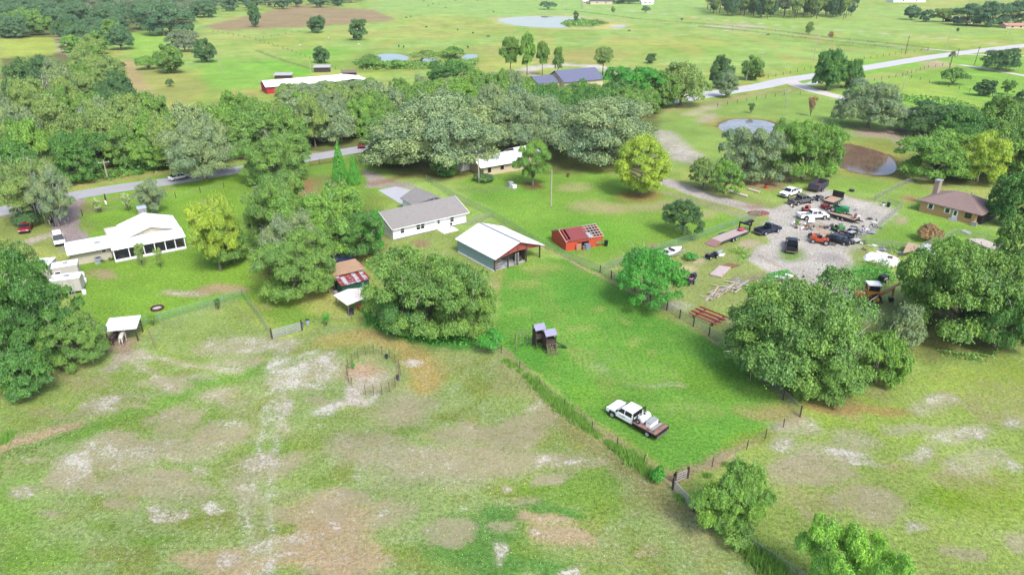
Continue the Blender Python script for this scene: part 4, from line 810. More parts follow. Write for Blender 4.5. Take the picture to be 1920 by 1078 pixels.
cover('undergrowth', 'weeds round the scrap pile at the lot edge', 'weeds', [[(1620, 490), (1660, 485), (1680, 500), (1660, 515), (1630, 505)], [(1645, 462), (1680, 462), (1700, 470), (1670, 478)]], .9, 'mid', 22, seed=4)
cover('undergrowth', 'weeds between the gooseneck trailer and the lot', 'weeds', [[(1370, 470), (1400, 462), (1410, 480), (1395, 495), (1378, 490)], [(1355, 440), (1400, 425), (1420, 430), (1380, 458)]], .5, 'bright', 20, seed=5)
cover('undergrowth', 'scrubby weeds between the branch road and field', 'weeds', [[(1570, 163), (1620, 165), (1700, 180), (1790, 185), (1840, 205), (1870, 222), (1740, 200), (1620, 177)]], 1.0, 'bright', 2.2, .45, seed=6)
cover('undergrowth', 'rushes round the middle marsh pond', 'reeds', [[(660, 118), (700, 108), (712, 118), (800, 120), (860, 116), (900, 112), (890, 128), (760, 132), (680, 132)], [(766, 104), (800, 98), (860, 104), (850, 112), (800, 107)]], 1.6, 'mid', 2.0, .5, seed=7)
cover('undergrowth', 'dark scrub on the spit of the far pond', 'scrub', [[(1050, 45), (1060, 40), (1100, 37), (1142, 44), (1110, 50), (1065, 50)]], 1.2, 'mid', .8, .8, seed=8)
cover('undergrowth', 'low scrub inside the woods beyond the road', 'scrub', [[(0, 355), (120, 335), (320, 305), (330, 318), (140, 350), (0, 372)], [(120, 130), (200, 200), (250, 260), (180, 250), (110, 180)]], 2.2, 'deep', 4, .4, seed=9)
cover('undergrowth', 'vines draping the mound of weeds at the left edge', 'weeds', [[(-60, 860), (0, 850), (70, 828), (140, 806), (146, 816), (80, 842), (20, 868), (0, 900), (-60, 930)]], .6, 'mid', 40, .09, seed=10)
cover('undergrowth', 'leafy weeds under the wide right oak', 'weeds', [[(1750, 655), (1850, 665), (1900, 640), (1890, 655), (1850, 680), (1770, 672)]], .8, 'mid', 22, seed=11)
def tussocks(name, label, pts, dens, h_, leaf, colr, thr, seed):
    rg = np.random.default_rng(seed); P = P2(pts); n = int(np.ptp(P[:, 0]) * np.ptp(P[:, 1]) * dens); x = rg.uniform(P[:, 0].min(), P[:, 0].max(), n); y = rg.uniform(P[:, 1].min(), P[:, 1].max(), n)
    k = (poly_d(x, y, P) > 0) & (np_noise(x, y, 2.5, seed, 4) + .5 * (rg.random(n) - .5) > thr); x, y = x[k], y[k]; global rng; rng = rg
    pos = np.stack([x + .08 * rg.normal(size=len(x)), y + .08 * rg.normal(size=len(x)), h_ * rg.random(len(x)) ** .7], 1)
    me = leaves_mesh(name, pos, np.tile([0, 0, .6], (len(pos), 1)), leaf, np_noise(x, y, 3, 3), 1.0, .35); me.materials[0] = LM[colr]; o = bpy.data.objects.new(name, me); COL.objects.link(o); tag(o, label, 'grass', kind='stuff')
FGV = [(-40, 770), (60, 700), (170, 700), (260, 650), (450, 575), (512, 645), (690, 650), (760, 660), (900, 660), (945, 690), (1110, 830), (1262, 930), (1340, 1010), (1450, 1110), (-60, 1110)]
LRV = [(1275, 905), (1340, 880), (1500, 795), (1560, 765), (1720, 715), (1930, 650), (1990, 1110), (1500, 1110), (1350, 1000)]
LAWN = [(950, 510), (1016, 490), (1060, 490), (1340, 645), (1480, 775), (1265, 890), (1010, 710), (950, 665)]
tussocks('grass', 'low tussocky grass over the sandy foreground pasture', FGV, 9, .12, .085, 'olive', .52, 41); tussocks('grass', 'dry straw tufts over the sandy foreground pasture', FGV, 6, .08, .07, 'pale', .6, 42); tussocks('grass', 'low tussocky grass over the lower right pasture', LRV, 9, .12, .085, 'bright', .52, 43)
tussocks('grass', 'short mown grass tufts on the bright lawn', LAWN, 7, .06, .07, 'bright', .5, 44)
# tall grass clumps on the fence line
def clump_mesh(seed, n=420):
    rg = np.random.default_rng(seed); V = []; F = []
    for i in range(n):
        x, y = rg.normal(size=2) * .38; H = .5 + .55 * rg.random(); a = rg.random() * 6.28; lx, ly = rg.normal(size=2) * .18; w_ = .03
        V += [(x - w_ * math.cos(a), y - w_ * math.sin(a), 0), (x + w_ * math.cos(a), y + w_ * math.sin(a), 0), (x + lx, y + ly, H)]; F.append((3 * i, 3 * i + 1, 3 * i + 2))
    me = bpy.data.meshes.new('grass_clump'); me.from_pydata(V, [], F); at = me.color_attributes.new('leaf', 'FLOAT_COLOR', 'POINT'); lr = np.repeat(rg.random(n), 3)
    at.data.foreach_set('color', np.stack([lr, lr, lr, np.ones(3 * n)], 1).ravel().astype(np.float32)); me.materials.append(LM['bright']); return me
CL = [clump_mesh(s) for s in (1, 2)]
def clump_label(x): return ('tuft of tall grass by the round pen side of the playset lawn' if x < 1030 else 'tuft of tall grass in the long clump nearest the playset' if x < 1120 else 'tuft of tall grass on the fence below the flatbed truck' if x < 1250 else 'tuft of tall grass by the corner gate' if x < 1400 else 'tall grass tuft at the foot of the mossy bottom tree')
for i, (x, y, s) in enumerate([(962, 680, 1.0), (1000, 710, 1.4), (1012, 722, 1.5), (1042, 748, 1.5), (1056, 760, 1.6), (1070, 772, 1.6), (1086, 785, 1.5), (1098, 795, 1.2), (1160, 838, 1.2), (1178, 850, 1.6), (1192, 862, 1.7), (1204, 872, 1.2), (950, 672, .9), (975, 690, .8), (988, 700, 1.0), (1024, 734, 1.3), (1030, 740, 1.2), (1048, 755, 1.4), (1108, 803, 1.0), (1122, 812, .8), (1140, 825, .8), (1150, 832, .9), (1214, 880, 1.2), (1226, 888, 1.2), (1278, 930, 1.1),
                               (1410, 1030, 2.0), (1430, 1050, 2.2), (1450, 1062, 2.0), (1326, 886, .7), (1360, 865, .6), (15, 812, 1.2), (6, 822, 1.3)]):
    o = bpy.data.objects.new('grass_clump', CL[i % 2]); COL.objects.link(o); o.location = G(x, y + 6); o.scale = (s * .85, s * .7, s * .62); o.rotation_euler = (0, 0, i)
    lb = clump_label(x) if x > 100 else 'grass tuft on the weedy mound at the left edge'; tag(o, lb, 'grass clump', lb.replace('tuft', 'tufts'))
# ================================================================ buildings
def place(A, B, name, label, cat, group=None):
    a = G(*A); b_ = G(*B); d = b_ - a; return thing(name, label, cat, a, math.atan2(d.y, d.x), group), d.length
glass = mat('window_glass', C(38, 46, 56), .08, .2, 2, spec=.8)
white = mat('white_trim', C(244, 244, 244, .8), .5, .03, 2); whitemetal = mat('white_metal_roof', C(250, 252, 255, .82), .42, .03, .5, C(224, 228, 234, .8), .66, stripes=(0, .45, .10))
shingle = mat('grey_shingles', C(172, 167, 162), .9, .13, 3, C(148, 142, 138), .55, stripes=(1, .22, .10)); whitewall = mat('white_stucco', C(246, 247, 250, .82), .8, .03, 1)
brownsh = mat('brown_shingles', C(168, 142, 134), .9, .15, 3, C(134, 108, 102), .58, stripes=(1, .22, .1)); tanwall = mat('tan_wall', C(214, 207, 188, .6), .8, .05, 1.5, stripes=(2, .2, .12))
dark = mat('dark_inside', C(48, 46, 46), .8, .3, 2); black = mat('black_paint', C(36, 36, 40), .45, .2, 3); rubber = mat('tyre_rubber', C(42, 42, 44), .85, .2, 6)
timber = mat('weathered_timber', C(150, 132, 112), .85, .2, 4); darktimber = mat('dark_timber', C(88, 74, 62), .85, .25, 4); galv = mat('galvanised_steel', C(188, 192, 196), .45, .1, 3)
def quadroof(mb, x0, x1, y0, y1, z0, z1, t=.12, m=0):
    """one roof plane: eave at (y0,z0), ridge at (y1,z1)"""
    mb.slab([(x0, y0, z0), (x1, y0, z0), (x1, y1, z1), (x0, y1, z1)], t, m)
def gable_walls(mb, x0, x1, y0, y1, zw, zr, m=0): mb.prism([(y0, 0), (y1, 0), (y1, zw), ((y0 + y1) / 2, zr), (y0, zw)], x0, x1, m, 'x')
def window(par, cx, y, cz, w_, h, face='-y', rails=1, fm=white):
    s = -1 if face[0] == '-' else 1; fr_ = MB(); pn = MB()
    def bx(mb, a, b_, c, d, off, th):
        if face[1] == 'y': mb.b(a, b_, min(y + s * off, y + s * (off + th)), max(y + s * off, y + s * (off + th)), c, d)
        else: mb.b(min(y + s * off, y + s * (off + th)), max(y + s * off, y + s * (off + th)), a, b_, c, d)
    e = .07
    for a, b_, c, d in ((cx - w_ / 2 - e, cx - w_ / 2, cz - h / 2, cz + h / 2), (cx + w_ / 2, cx + w_ / 2 + e, cz - h / 2, cz + h / 2), (cx - w_ / 2 - e, cx + w_ / 2 + e, cz + h / 2, cz + h / 2 + e), (cx - w_ / 2 - e, cx + w_ / 2 + e, cz - h / 2 - e, cz - h / 2)): bx(fr_, a, b_, c, d, .002, .07)
    if rails: bx(fr_, cx - w_ / 2, cx + w_ / 2, cz - .03, cz + .03, .03, .03)
    o = fr_.build('window', fm, par); bx(pn, cx - w_ / 2, cx + w_ / 2, cz - h / 2, cz + h / 2, .004, .02); pn.build('pane', glass, o); return o
def door(par, cx, y, w_, h, mt=white, glassy=True, face='-y'):
    s = -1; o = MB().b(cx - w_ / 2, cx + w_ / 2, y - .07, y - .002, .02, h).build('door', mt, par)
    if glassy: MB().b(cx - w_ / 4, cx + w_ / 4, y - .085, y - .072, h * .45, h * .88).build('pane', glass, o)
    MB().ball((cx + w_ * .38, y - .11, h * .46), .05).build('handle', galv, o); return o
# --- grey roofed white house (front of the house photographed from behind)
H1, L = place((738, 451), (874, 419), 'white_house', 'long white single storey house with a grey shingle roof', 'house')
D = 9.4; mb = MB(); gable_walls(mb, 0, L, 0, D, 2.45, 4.15); mb.build('wall', whitewall, H1)
MB().b(.02, L - .02, -.03, D + .03, 0, .22).build('foundation', mat('block_foundation', C(150, 148, 145), .9, .1, 3), H1)
mb = MB(); mb.slab([(-.35, -.55, 2.33), (L + .45, -.55, 2.33), (L + .45, D / 2, 4.3), (-.35, D / 2, 4.3)], .12); mb.slab([(-.35, D / 2, 4.3), (L + .45, D / 2, 4.3), (L + .45, D + .5, 2.36), (-.35, D + .5, 2.36)], .12); rf = mb.build('roof', shingle, H1)
mb = MB(); mb.b(-.35, L + .45, -.62, -.552, 2.2, 2.33)
for x in (-.42, L + .452): mb.slab([(x, -.55, 2.36), (x + .07, -.55, 2.36), (x + .07, D / 2, 4.33), (x, D / 2, 4.33)], .2); mb.slab([(x, D / 2, 4.33), (x + .07, D / 2, 4.33), (x + .07, D + .5, 2.39), (x, D + .5, 2.39)], .2)
mb.build('fascia', white, rf)
for x, w_, h in ((1.9, .7, 1.0), (5.2, .75, 1.05), (6.1, .75, 1.05), (9.55, .5, .85), (12.5, .75, 1.05)): window(H1, x, 0, 1.55 + (1.05 - h) / 2, w_, h, '-y')
door(H1, 9.6 + .75, 0, .85, 2.05, white, False)
MB().b(-.03, -.002, 4.2, 5.0, 2.9, 3.3).build('gable_vent', galv, H1)
mb = MB()
for x, y in ((10.1, 5.3), (12.0, 5.8)): mb.tube([(x, y, 3.9), (x, y, 4.55)], .09, 7)
mb.build('vent_pipe', galv, H1)
mb = MB(); wx0, wx1, wy1 = 9.4, 15.9, 15.4; xm = 12.9
mb.prism([(wx0 + .3, 0), (wx1 - .3, 0), (wx1 - .3, 2.3), (xm, 3.85), (wx0 + .3, 2.3)], D - .4, wy1 - .3, 0, 'y'); mb.build('garage_wing', whitewall, H1)
mb = MB(); mb.slab([(wx0 - .2, D + .2, 2.3), (wx0 - .2, wy1, 2.3), (xm, wy1, 4.0), (xm, D - 2.2, 4.0), (wx0 - .2, D + .2, 2.3)][:4], .12); mb.slab([(xm, D - 2.2, 4.0), (xm, wy1, 4.0), (wx1 + .2, wy1, 2.35), (wx1 + .2, D + .3, 2.35)], .12); mb.build('wing_roof', shingle, H1)
sl_ = MB().b(9.2, 12.4, -2.5, -.035, 0, .16).build('patio', mat('pale_concrete', C(240, 238, 234, .75), .8, .05, 1), H1)
MB().disc(12.0, -1.0, .45, .18, .6, 9).build('barbecue', black, None); bpy.data.objects.remove(bpy.data.objects['barbecue'])
g_ = thing('barbecue_grill', 'small black barbecue grill on the concrete patio', 'grill', H1.matrix_basis @ Vector((11.9, -.7, .16))); MB().ball((0, 0, .75), .26, 10, 6).build('bowl', black, g_); [MB().tube([(.2 * a, .2 * b_, 0), (.08 * a, .08 * b_, .6)], .02, 5).build('leg', black, g_) for a, b_ in ((1, 0), (-.5, .86), (-.5, -.86))]
dw = MB().add([G(709, 357) + Vector((0, 0, .024)), G(742, 350) + Vector((0, 0, .024)), G(800, 364) + Vector((0, 0, .024)), G(768, 386) + Vector((0, 0, .024)), G(752, 383) + Vector((0, 0, .024))], [(0, 1, 2, 3, 4)]).build('driveway', mat('driveway_concrete', C(214, 214, 222), .85, .08, .7, C(180, 178, 180), .6)); tag(dw, kind='structure')
# --- metal roofed barn
H2, L = place((927, 510), (1013, 483), 'pole_barn', 'open fronted barn with white metal roof and red gable', 'barn')
D = 10.8; teal = mat('blue_green_siding', C(156, 184, 190, .62), .6, .08, 1, C(176, 196, 200, .62), .6, stripes=(1, .5, .15)); redw = mat('faded_red_gable', C(196, 96, 88), .8, .2, 3, C(150, 80, 72), .55, stripes=(0, .3, .25)); W = L - .1; xm = 4.95; zw, zr = 2.5, 4.35
mb = MB(); mb.b(0, .1, .1, D, .25, zw); mb.b(0, 6.9, D - .1, D, .2, zw); mb.build('wall', teal, H2); MB().b(-.06, .16, 0, D, 0, .25).build('base_board', white, H2); MB().b(6.8, 6.9, .5, D - .1, .2, 2.4).build('inner_wall', darktimber, H2)
mb = MB(); mb.slab([(-.35, -.7, zw), (xm, -.7, zr), (xm, D + .3, zr), (-.35, D + .3, zw)], .07); mb.slab([(xm, -.7, zr), (W + .45, -.7, zw - .05), (W + .45, D + .3, zw - .05), (xm, D + .3, zr)], .07)
MATS['barn_roof'] = None; MATS.pop('barn_roof'); rf = mb.build('roof', mat('barn_metal_roof', C(244, 248, 255, .8), .45, .03, .4, C(205, 208, 216, .8), .66, stripes=(1, .6, .1)), H2)
MB().slab([(xm - .18, -.72, zr - .03), (xm, -.72, zr + .04), (xm + .18, -.72, zr - .03), (xm + .18, D + .32, zr - .03), (xm, D + .32, zr + .04), (xm - .18, D + .32, zr - .03)], .03).build('ridge_cap', galv, rf)
mb = MB(); mb.add([(.0, 0, 2.0), (0, 0, zw - .02), (xm, 0, zr - .1), (W, 0, zw - .1), (W, 0, 2.1), (xm, 0, 2.55)], [(0, 1, 2, 5), (5, 2, 3, 4)]); mb.add([(.0, .06, 2.0), (0, .06, zw - .02), (xm, .06, zr - .1), (W, .06, zw - .1), (W, .06, 2.1), (xm, .06, 2.55)], [(5, 2, 1, 0), (4, 3, 2, 5)]); mb.build('gable_front', redw, H2)
for x in (0.1, 2.9, 4.9, 6.8, W): MB().b(x - .1, x + .1, -.02, .17, 0, 2.6 if x in (.1, W) else 3.2).build('post', darktimber, H2)
for y in (4.2, 9.8): MB().b(W - .1, W + .1, y, y + .2, 0, 2.4).build('post', darktimber, H2)
MB().b(.12, 6.8, .2, D - .2, .01, .06).build('floor_slab', conc, H2)
mb = MB()
for z in (.5, .95, 1.4, 1.85): mb.b(.15, 1.5, .02, .06, z - .06, z + .1)
mb.build('board_rail', timber, H2)
mb = MB(); mb.b(4.3, 4.4, -.1, 0, 0, 2.2); mb.b(5.0, 5.1, -.1, 0, 0, 2.2)
for z in (.4, .8, 1.2, 1.6, 2.0): mb.b(4.4, 5.0, -.08, -.02, z, z + .07)
lo = mb.build('ladder', galv); lo.location = H2.location; lo.rotation_euler = H2.rotation_euler; tag(lo, 'metal ladder leaning in the open front of the barn', 'ladder')
def loc_in(H, x, y, z=0): return (H.matrix_basis @ Vector((x, y, z)))
def crate(H, x, y, z, s, mt, name, label, cat):
    o = MB().b(-s[0] / 2, s[0] / 2, -s[1] / 2, s[1] / 2, 0, s[2]); o.b(-s[0] / 2 - .03, s[0] / 2 + .03, -s[1] / 2 - .03, s[1] / 2 + .03, s[2], s[2] + .05); o.b(-s[0] / 2 - .03, s[0] / 2 + .03, -s[1] / 2 - .03, s[1] / 2 + .03, 0, .06); o = o.build(name, mt); o.location = loc_in(H, x, y, z); o.rotation_euler = (0, 0, H.rotation_euler.z + .1); tag(o, label, cat)
crate(H2, 1.2, 1.2, .06, (1.3, .8, .8), galv, 'chest_freezer', 'pale chest freezer inside the front left of the barn', 'freezer'); crate(H2, 2.3, 1.6, .06, (.8, .8, .9), mat('blue_grey_plastic', C(150, 165, 190), .5, .1), 'storage_bin', 'bluish storage bin inside the barn beside the freezer', 'bin'); crate(H2, 5.9, 1.3, .06, (1.1, .9, .7), darktimber, 'wooden_crate', 'dark wooden crate inside the barn right of the ladder', 'crate')
# --- red barn with broken roof
H3, L = place((1061, 471.5), (1129, 460), 'red_barn', 'small orange red barn with a half stripped roof', 'barn')
D = 5.7; orange = mat('orange_red_boards', C(236, 92, 58), .8, .1, 2, C(170, 62, 44), .64, stripes=(0, .3, .12)); mb = MB()
gable_walls(mb, -.02, .1, 0, D, 1.95, 3.1); mb.b(.1, 2.3, 0, .1, 0, 1.95); mb.b(2.3, 4.6, 0, .1, 1.35, 1.95); mb.b(4.6, L, 0, .1, 0, 1.95); mb.b(.1, L, D - .1, D, 0, 1.95); gable_walls(mb, L - .1, L + .02, 0, D, 1.95, 3.1); mb.build('wall', orange, H3)
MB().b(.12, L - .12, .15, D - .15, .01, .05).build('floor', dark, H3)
maroon = mat('maroon_tin', C(158, 74, 70), .6, .1, 1.5, C(120, 58, 54), .6, stripes=(0, .4, .2)); mb = MB()
def sp_(x, v, side=0): return (x, (-.25 + v * (D / 2 + .25)) if side == 0 else (D + .25 - v * (D / 2 + .25)), 1.9 + 1.28 * v)
for a, b_, c, d in ((1.3, 4.3, 0, 1), (4.3, 5.0, 0, .35), (.3, 1.3, 0, .14), (.3, .6, .14, 1), (1.0, 1.3, .2, 1)): mb.slab([sp_(a, c), sp_(b_, c), sp_(b_, d), sp_(a, d)], .04)
mb.slab([sp_(-.1, 0, 1), sp_(4.6, 0, 1), sp_(4.6, 1, 1), sp_(-.1, 1, 1)], .04); rf = mb.build('roof', maroon, H3)
MB().slab([sp_(4.5, .02), sp_(5.4, .02), sp_(5.2, .4), sp_(4.4, .5)], -.03).build('loose_sheet', galv, rf)
mb = MB()
for k in range(13):
    x = -.1 + k * (L + .2) / 12; e = Vector((.09, 0, 0))
    for s_ in (0, 1): p0 = Vector(sp_(x - .05, 0, s_)) - Vector((0, 0, .06)); p1 = Vector(sp_(x - .05, 1, s_)) - Vector((0, 0, .06)); mb.slab([p0, p0 + e, p1 + e, p1], .12)
for v in (.02, .22, .42, .62, .82, .98):
    for s_ in (0, 1):
        if s_ == 1 and v < .3: continue
        xa = -.15 if v in (.02, .98) or s_ else 4.3; mb.slab([Vector(sp_(xa, v, s_)) + Vector((0, 0, .035 - .06)), Vector(sp_(L + .2, v, s_)) + Vector((0, 0, .035 - .06)), Vector(sp_(L + .2, v + .035, s_)) + Vector((0, 0, .035 - .06)), Vector(sp_(xa, v + .035, s_)) + Vector((0, 0, .035 - .06))], .05)
mb.build('rafters', mat('bare_rafter_wood', C(208, 198, 186), .85, .15, 4), H3)
door_ = MB().b(1.9, 2.9, -.35, -.28, 0, 1.25).build('plywood_sheet', mat('plywood', C(214, 150, 118), .8, .15, 3)); door_.location = H3.location; door_.rotation_euler = H3.rotation_euler; tag(door_, 'plywood sheet leaning on the front of the red barn', 'board')
crate(H3, 4.0, -.5, 0, (.9, .7, .9), mat('dull_blue_metal', C(150, 160, 185), .5, .15), 'old_cooker', 'old bluish metal cabinet outside the red barn', 'cabinet'); crate(H3, 3.3, -.45, 0, (.5, .5, .6), timber, 'small_crate', 'small wooden crate left of the metal cabinet', 'crate')
T('shrub', 'olive', 1122, 446, 462, 24, 'small olive shrub at the corner of the red barn', cat='shrub')
tb = thing('trash_bin', 'black bin right of the red barn shrub', 'bin', G(1136, 461)); MB().frus(-.25, .25, -.25, .25, 0, -.32, .32, -.32, .32, .95).build('bin_body', black, tb); MB().b(-.34, .34, -.34, .36, .955, 1.02).build('lid', black, tb)
# --- long white house at the left
H4, L = place((136, 499), (344.5, 458.5), 'white_farmhouse', 'rambling tan house with bright white metal roofs and screened porch', 'house')
mb = MB(); mb.b(0, 6.1, 0, 5.4, 0, 2.45); mb.b(6.1, 12.4, 1.2, 9.6, 0, 2.5); mb.prism([(8.6, 0), (17.2, 0), (17.2, 2.6), (12.9, 4.15), (8.6, 2.6)], .9, 8.2, 0, 'y'); mb.build('wall', tanwall, H4)
mb = MB(); mb.slab([(-.3, -.9, 2.3), (6.3, -.9, 2.3), (6.3, 2.6, 3.15), (-.3, 2.6, 3.15)], .1); mb.slab([(-.3, 2.6, 3.15), (6.3, 2.6, 3.15), (6.3, 5.8, 2.4), (-.3, 5.8, 2.4)], .1)
mb.slab([(6.3, .4, 2.75), (8.4, .4, 2.95), (8.4, 7.6, 3.0), (6.3, 7.6, 2.75)], .1)
mb.slab([(8.2, .3, 2.85), (12.9, .3, 4.35), (12.9, 9.0, 4.35), (8.2, 9.0, 2.85)], .1); mb.slab([(12.9, .3, 4.35), (17.7, .3, 2.85), (17.7, 9.0, 2.85), (12.9, 9.0, 4.35)], .1)
rf = mb.build('roof', whitemetal, H4)
MB().slab([(12.75, .28, 4.33), (13.05, .28, 4.33), (13.05, 9.02, 4.33), (12.75, 9.02, 4.33)], -.06).build('ridge_cap', white, rf)
mb = MB(); mb.slab([(6.1, -2.6, 2.3), (17.75, -2.6, 2.3), (17.75, .85, 2.95), (6.1, .85, 2.95)], .1); mb.build('porch_roof', whitemetal, H4)
mb = MB(); mb.b(6.25, 17.5, -2.35, -2.25, .1, .45); mb.b(6.25, 17.5, -2.35, -2.25, 2.15, 2.3)
for x in (6.3, 8.6, 10.9, 12.6, 14.3, 15.9, 17.45): mb.b(x - .07, x + .07, -2.37, -2.23, .1, 2.2)
mb.b(17.4, 17.5, -2.2, .9, .1, .45); mb.b(17.4, 17.5, -.8, -.7, .1, 2.3); pf = mb.build('porch_frame', white, H4); MB().b(6.2, 17.55, -2.5, .9, 0, .1).build('porch_floor', conc, H4)
m, t, b = nodes('insect_screen'); b.inputs['Base Color'].default_value = C(40, 48, 58); tr = t.nodes.new('ShaderNodeBsdfTransparent'); mx = t.nodes.new('ShaderNodeMixShader'); mx.inputs[0].default_value = .45; t.links.new(tr.outputs[0], mx.inputs[1]); t.links.new(b.outputs[0], mx.inputs[2]); t.links.new(mx.outputs[0], [n for n in t.nodes if n.type == 'OUTPUT_MATERIAL'][0].inputs[0]); screen = m
for a, b_ in ((6.37, 8.53), (8.67, 10.83), (10.97, 12.53), (12.67, 14.23), (14.37, 15.83), (15.97, 17.38)): MB().b(a, b_, -2.31, -2.29, .45, 2.15).build('screen', screen, H4)
window(H4, 5.0, 0, 1.75, .6, .75, '-y', 1)
MB().b(6.2, 6.3, -2.2, .85, .1, 2.3).build('porch_side', tanwall, H4)
MB().b(3.9, 4.9, .9, 1.2, 3.0, 3.12).build('roof_vent', galv, rf)
ch = MB().b(12.2, 13.6, 9.3, 10.3, 0, 5.0).build('chimney', mat('grey_block', C(170, 168, 165), .85, .15, 3), H4); MB().b(12.1, 13.7, 9.2, 10.4, 5.0, 5.3).build('chimney_cap', mat('pale_blue_cap', C(205, 216, 240), .6, .05), ch)
for nm, x, y, s, mt, lb, ct in (('sofa', 16.7, -.6, (1.0, .7, .7), mat('tan_cushion', C(196, 148, 98), .8, .1), 'tan sofa in the right end of the screened porch', 'sofa'), ('patio_table', 15.0, -.8, (1.1, .8, .7), mat('teal_cloth', C(70, 110, 120), .7, .1), 'teal covered table in the screened porch', 'table'), ('bench', 7.4, -.9, (1.0, .5, .6), galv, 'pale bench in the left end of the porch', 'bench')): crate(H4, x, y, .1, s, mt, nm, lb, ct)
def person(x, y, rz, shirt, label, H, sc_=1.0):
    me = bpy.data.meshes.new('person'); V = [(0, 0, .95), (0, 0, 1.2), (0, 0, 1.42), (0, 0, 1.52), (0, 0, 1.66), (0, .1, .92), (0, .12, .5), (0, .12, .06), (.12, .12, .02), (0, -.1, .92), (.04, -.12, .5), (.02, -.12, .06), (.14, -.12, .02), (0, .2, 1.4), (.03, .26, 1.12), (.14, .24, .9), (0, -.2, 1.4), (.03, -.26, 1.12), (.14, -.24, .9)]
    E_ = [(0, 1), (1, 2), (2, 3), (3, 4), (0, 5), (5, 6), (6, 7), (7, 8), (0, 9), (9, 10), (10, 11), (11, 12), (2, 13), (13, 14), (14, 15), (2, 16), (16, 17), (17, 18)]; rr = [.13, .12, .13, .05, .1, .09, .06, .05, .04, .09, .06, .05, .04, .055, .045, .035, .055, .045, .035]
    me.from_pydata(V, E_, []); o = bpy.data.objects.new('person', me); COL.objects.link(o); o.modifiers.new('s', 'SKIN')
    for i, v in enumerate(me.skin_vertices[0].data): v.radius = (rr[i], rr[i])
    me.skin_vertices[0].data[0].use_root = True; o.modifiers.new('u', 'SUBSURF').levels = 1; me.materials.append(shirt); o.location = loc_in(H, x, y, .1); o.rotation_euler = (0, 0, rz); tag(o, label, 'person')
person(12.9, -1.2, .5, mat('pink_clothes', C(240, 120, 140), .8, .1), 'person in pink seated space of the screened porch', H4)
# air conditioner
ac = thing('air_conditioner', 'grey air conditioner against the tan house wall', 'air conditioner', loc_in(H4, 3.9, -.75), H4.rotation_euler.z); MB().b(-.5, .5, -.4, .4, 0, .9).build('cabinet', mat('ac_grey', C(168, 178, 196), .5, .1, 3), ac); MB().disc(0, 0, .92, .36, .03, 14).build('fan_grille', black, ac); MB().b(-.6, .6, -.5, .5, 0, .06).build('pad', conc, ac)
for q in ((181, 494, 10), (204, 488, 12), (196, 490, 8)): T('shrub', 'dark', q[0], q[1] - 8, q[1], q[2], {181: 'small dark plant left of the air conditioner', 204: 'dark plants by the porch corner', 196: 'little plant right of the air conditioner'}[q[0]], cat='plant')
# --- brick coloured house with hip roof at right
H5, L = place((1722.5, 395.5), (1824.5, 421.5), 'brick_house', 'tan brick house with a brown hipped roof', 'house')
brick = mat('tan_brick', C(222, 176, 122, .62), .85, .12, 4, stripes=(2, .15, .12)); D = 9.2; MB().b(0, L, 0, D, 0, 2.4).build('wall', brick, H5)
o_ = .55; zr = 4.5; V = [(-o_, -o_, 2.35), (L + o_ + .6, -o_, 2.35), (L + o_ + .6, D + o_, 2.35), (-o_, D + o_, 2.35), (4.4, D / 2, zr), (L - 3.9, D / 2, zr)]; mb = MB(); mb.add(V, [(0, 1, 5, 4), (1, 2, 5), (2, 3, 4, 5), (3, 0, 4)]); mb.add([(v[0], v[1], 2.35) for v in V[:4]] + [(v[0], v[1], 2.18) for v in V[:4]], [(0, 1, 5, 4), (1, 2, 6, 5), (2, 3, 7, 6), (3, 0, 4, 7), (4, 5, 6, 7)]); rf = mb.build('roof', brownsh, H5)
mb = MB(); mb.tube([(6.8, 5.2, 4.1), (6.8, 5.2, 4.65)], .12, 7); mb.tube([(7.5, 4.6, 4.0), (7.5, 4.6, 4.5)], .12, 7); mb.build('vent_pipe', galv, rf)
window(H5, 2.0, 0, 1.5, .75, 1.0, '-y', 0); window(H5, 5.2, 0, 1.5, .75, .9, '-y', 0); window(H5, 9.0, 0, 1.5, 1.0, .9, '-y', 0, darktimber); door(H5, 6.7, 0, .95, 2.1); st_ = MB(); st_.b(5.9, 7.5, -.9, -.075, 0, .18); st_.b(6.1, 7.3, -.6, -.09, .18, .34); st_.build('step', conc, H5)
for x in (2.0, 5.2):
    for s_ in (-1, 1): MB().b(x + s_ * .52 - .09, x + s_ * .52 + .09, -.05, -.002, 1.0, 2.0).build('shutter', white, H5)
stone = mat('field_stone', C(196, 180, 162), .9, .35, 5); chp = loc_in(H5, .4, 6.2); chm = MB().b(-.3, .6, 5.0, 6.4, 0, 5.4).build('chimney', stone, H5); MB().b(-.42, .72, 4.88, 6.52, 5.4, 5.6).build('chimney_cap', galv, chm)
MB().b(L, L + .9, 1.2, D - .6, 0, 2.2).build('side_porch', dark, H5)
crate(H5, L + .3, -.6, 0, (.9, .5, .7), galv, 'patio_chairs', 'pale stacked garden chairs by the brick house corner', 'chairs')
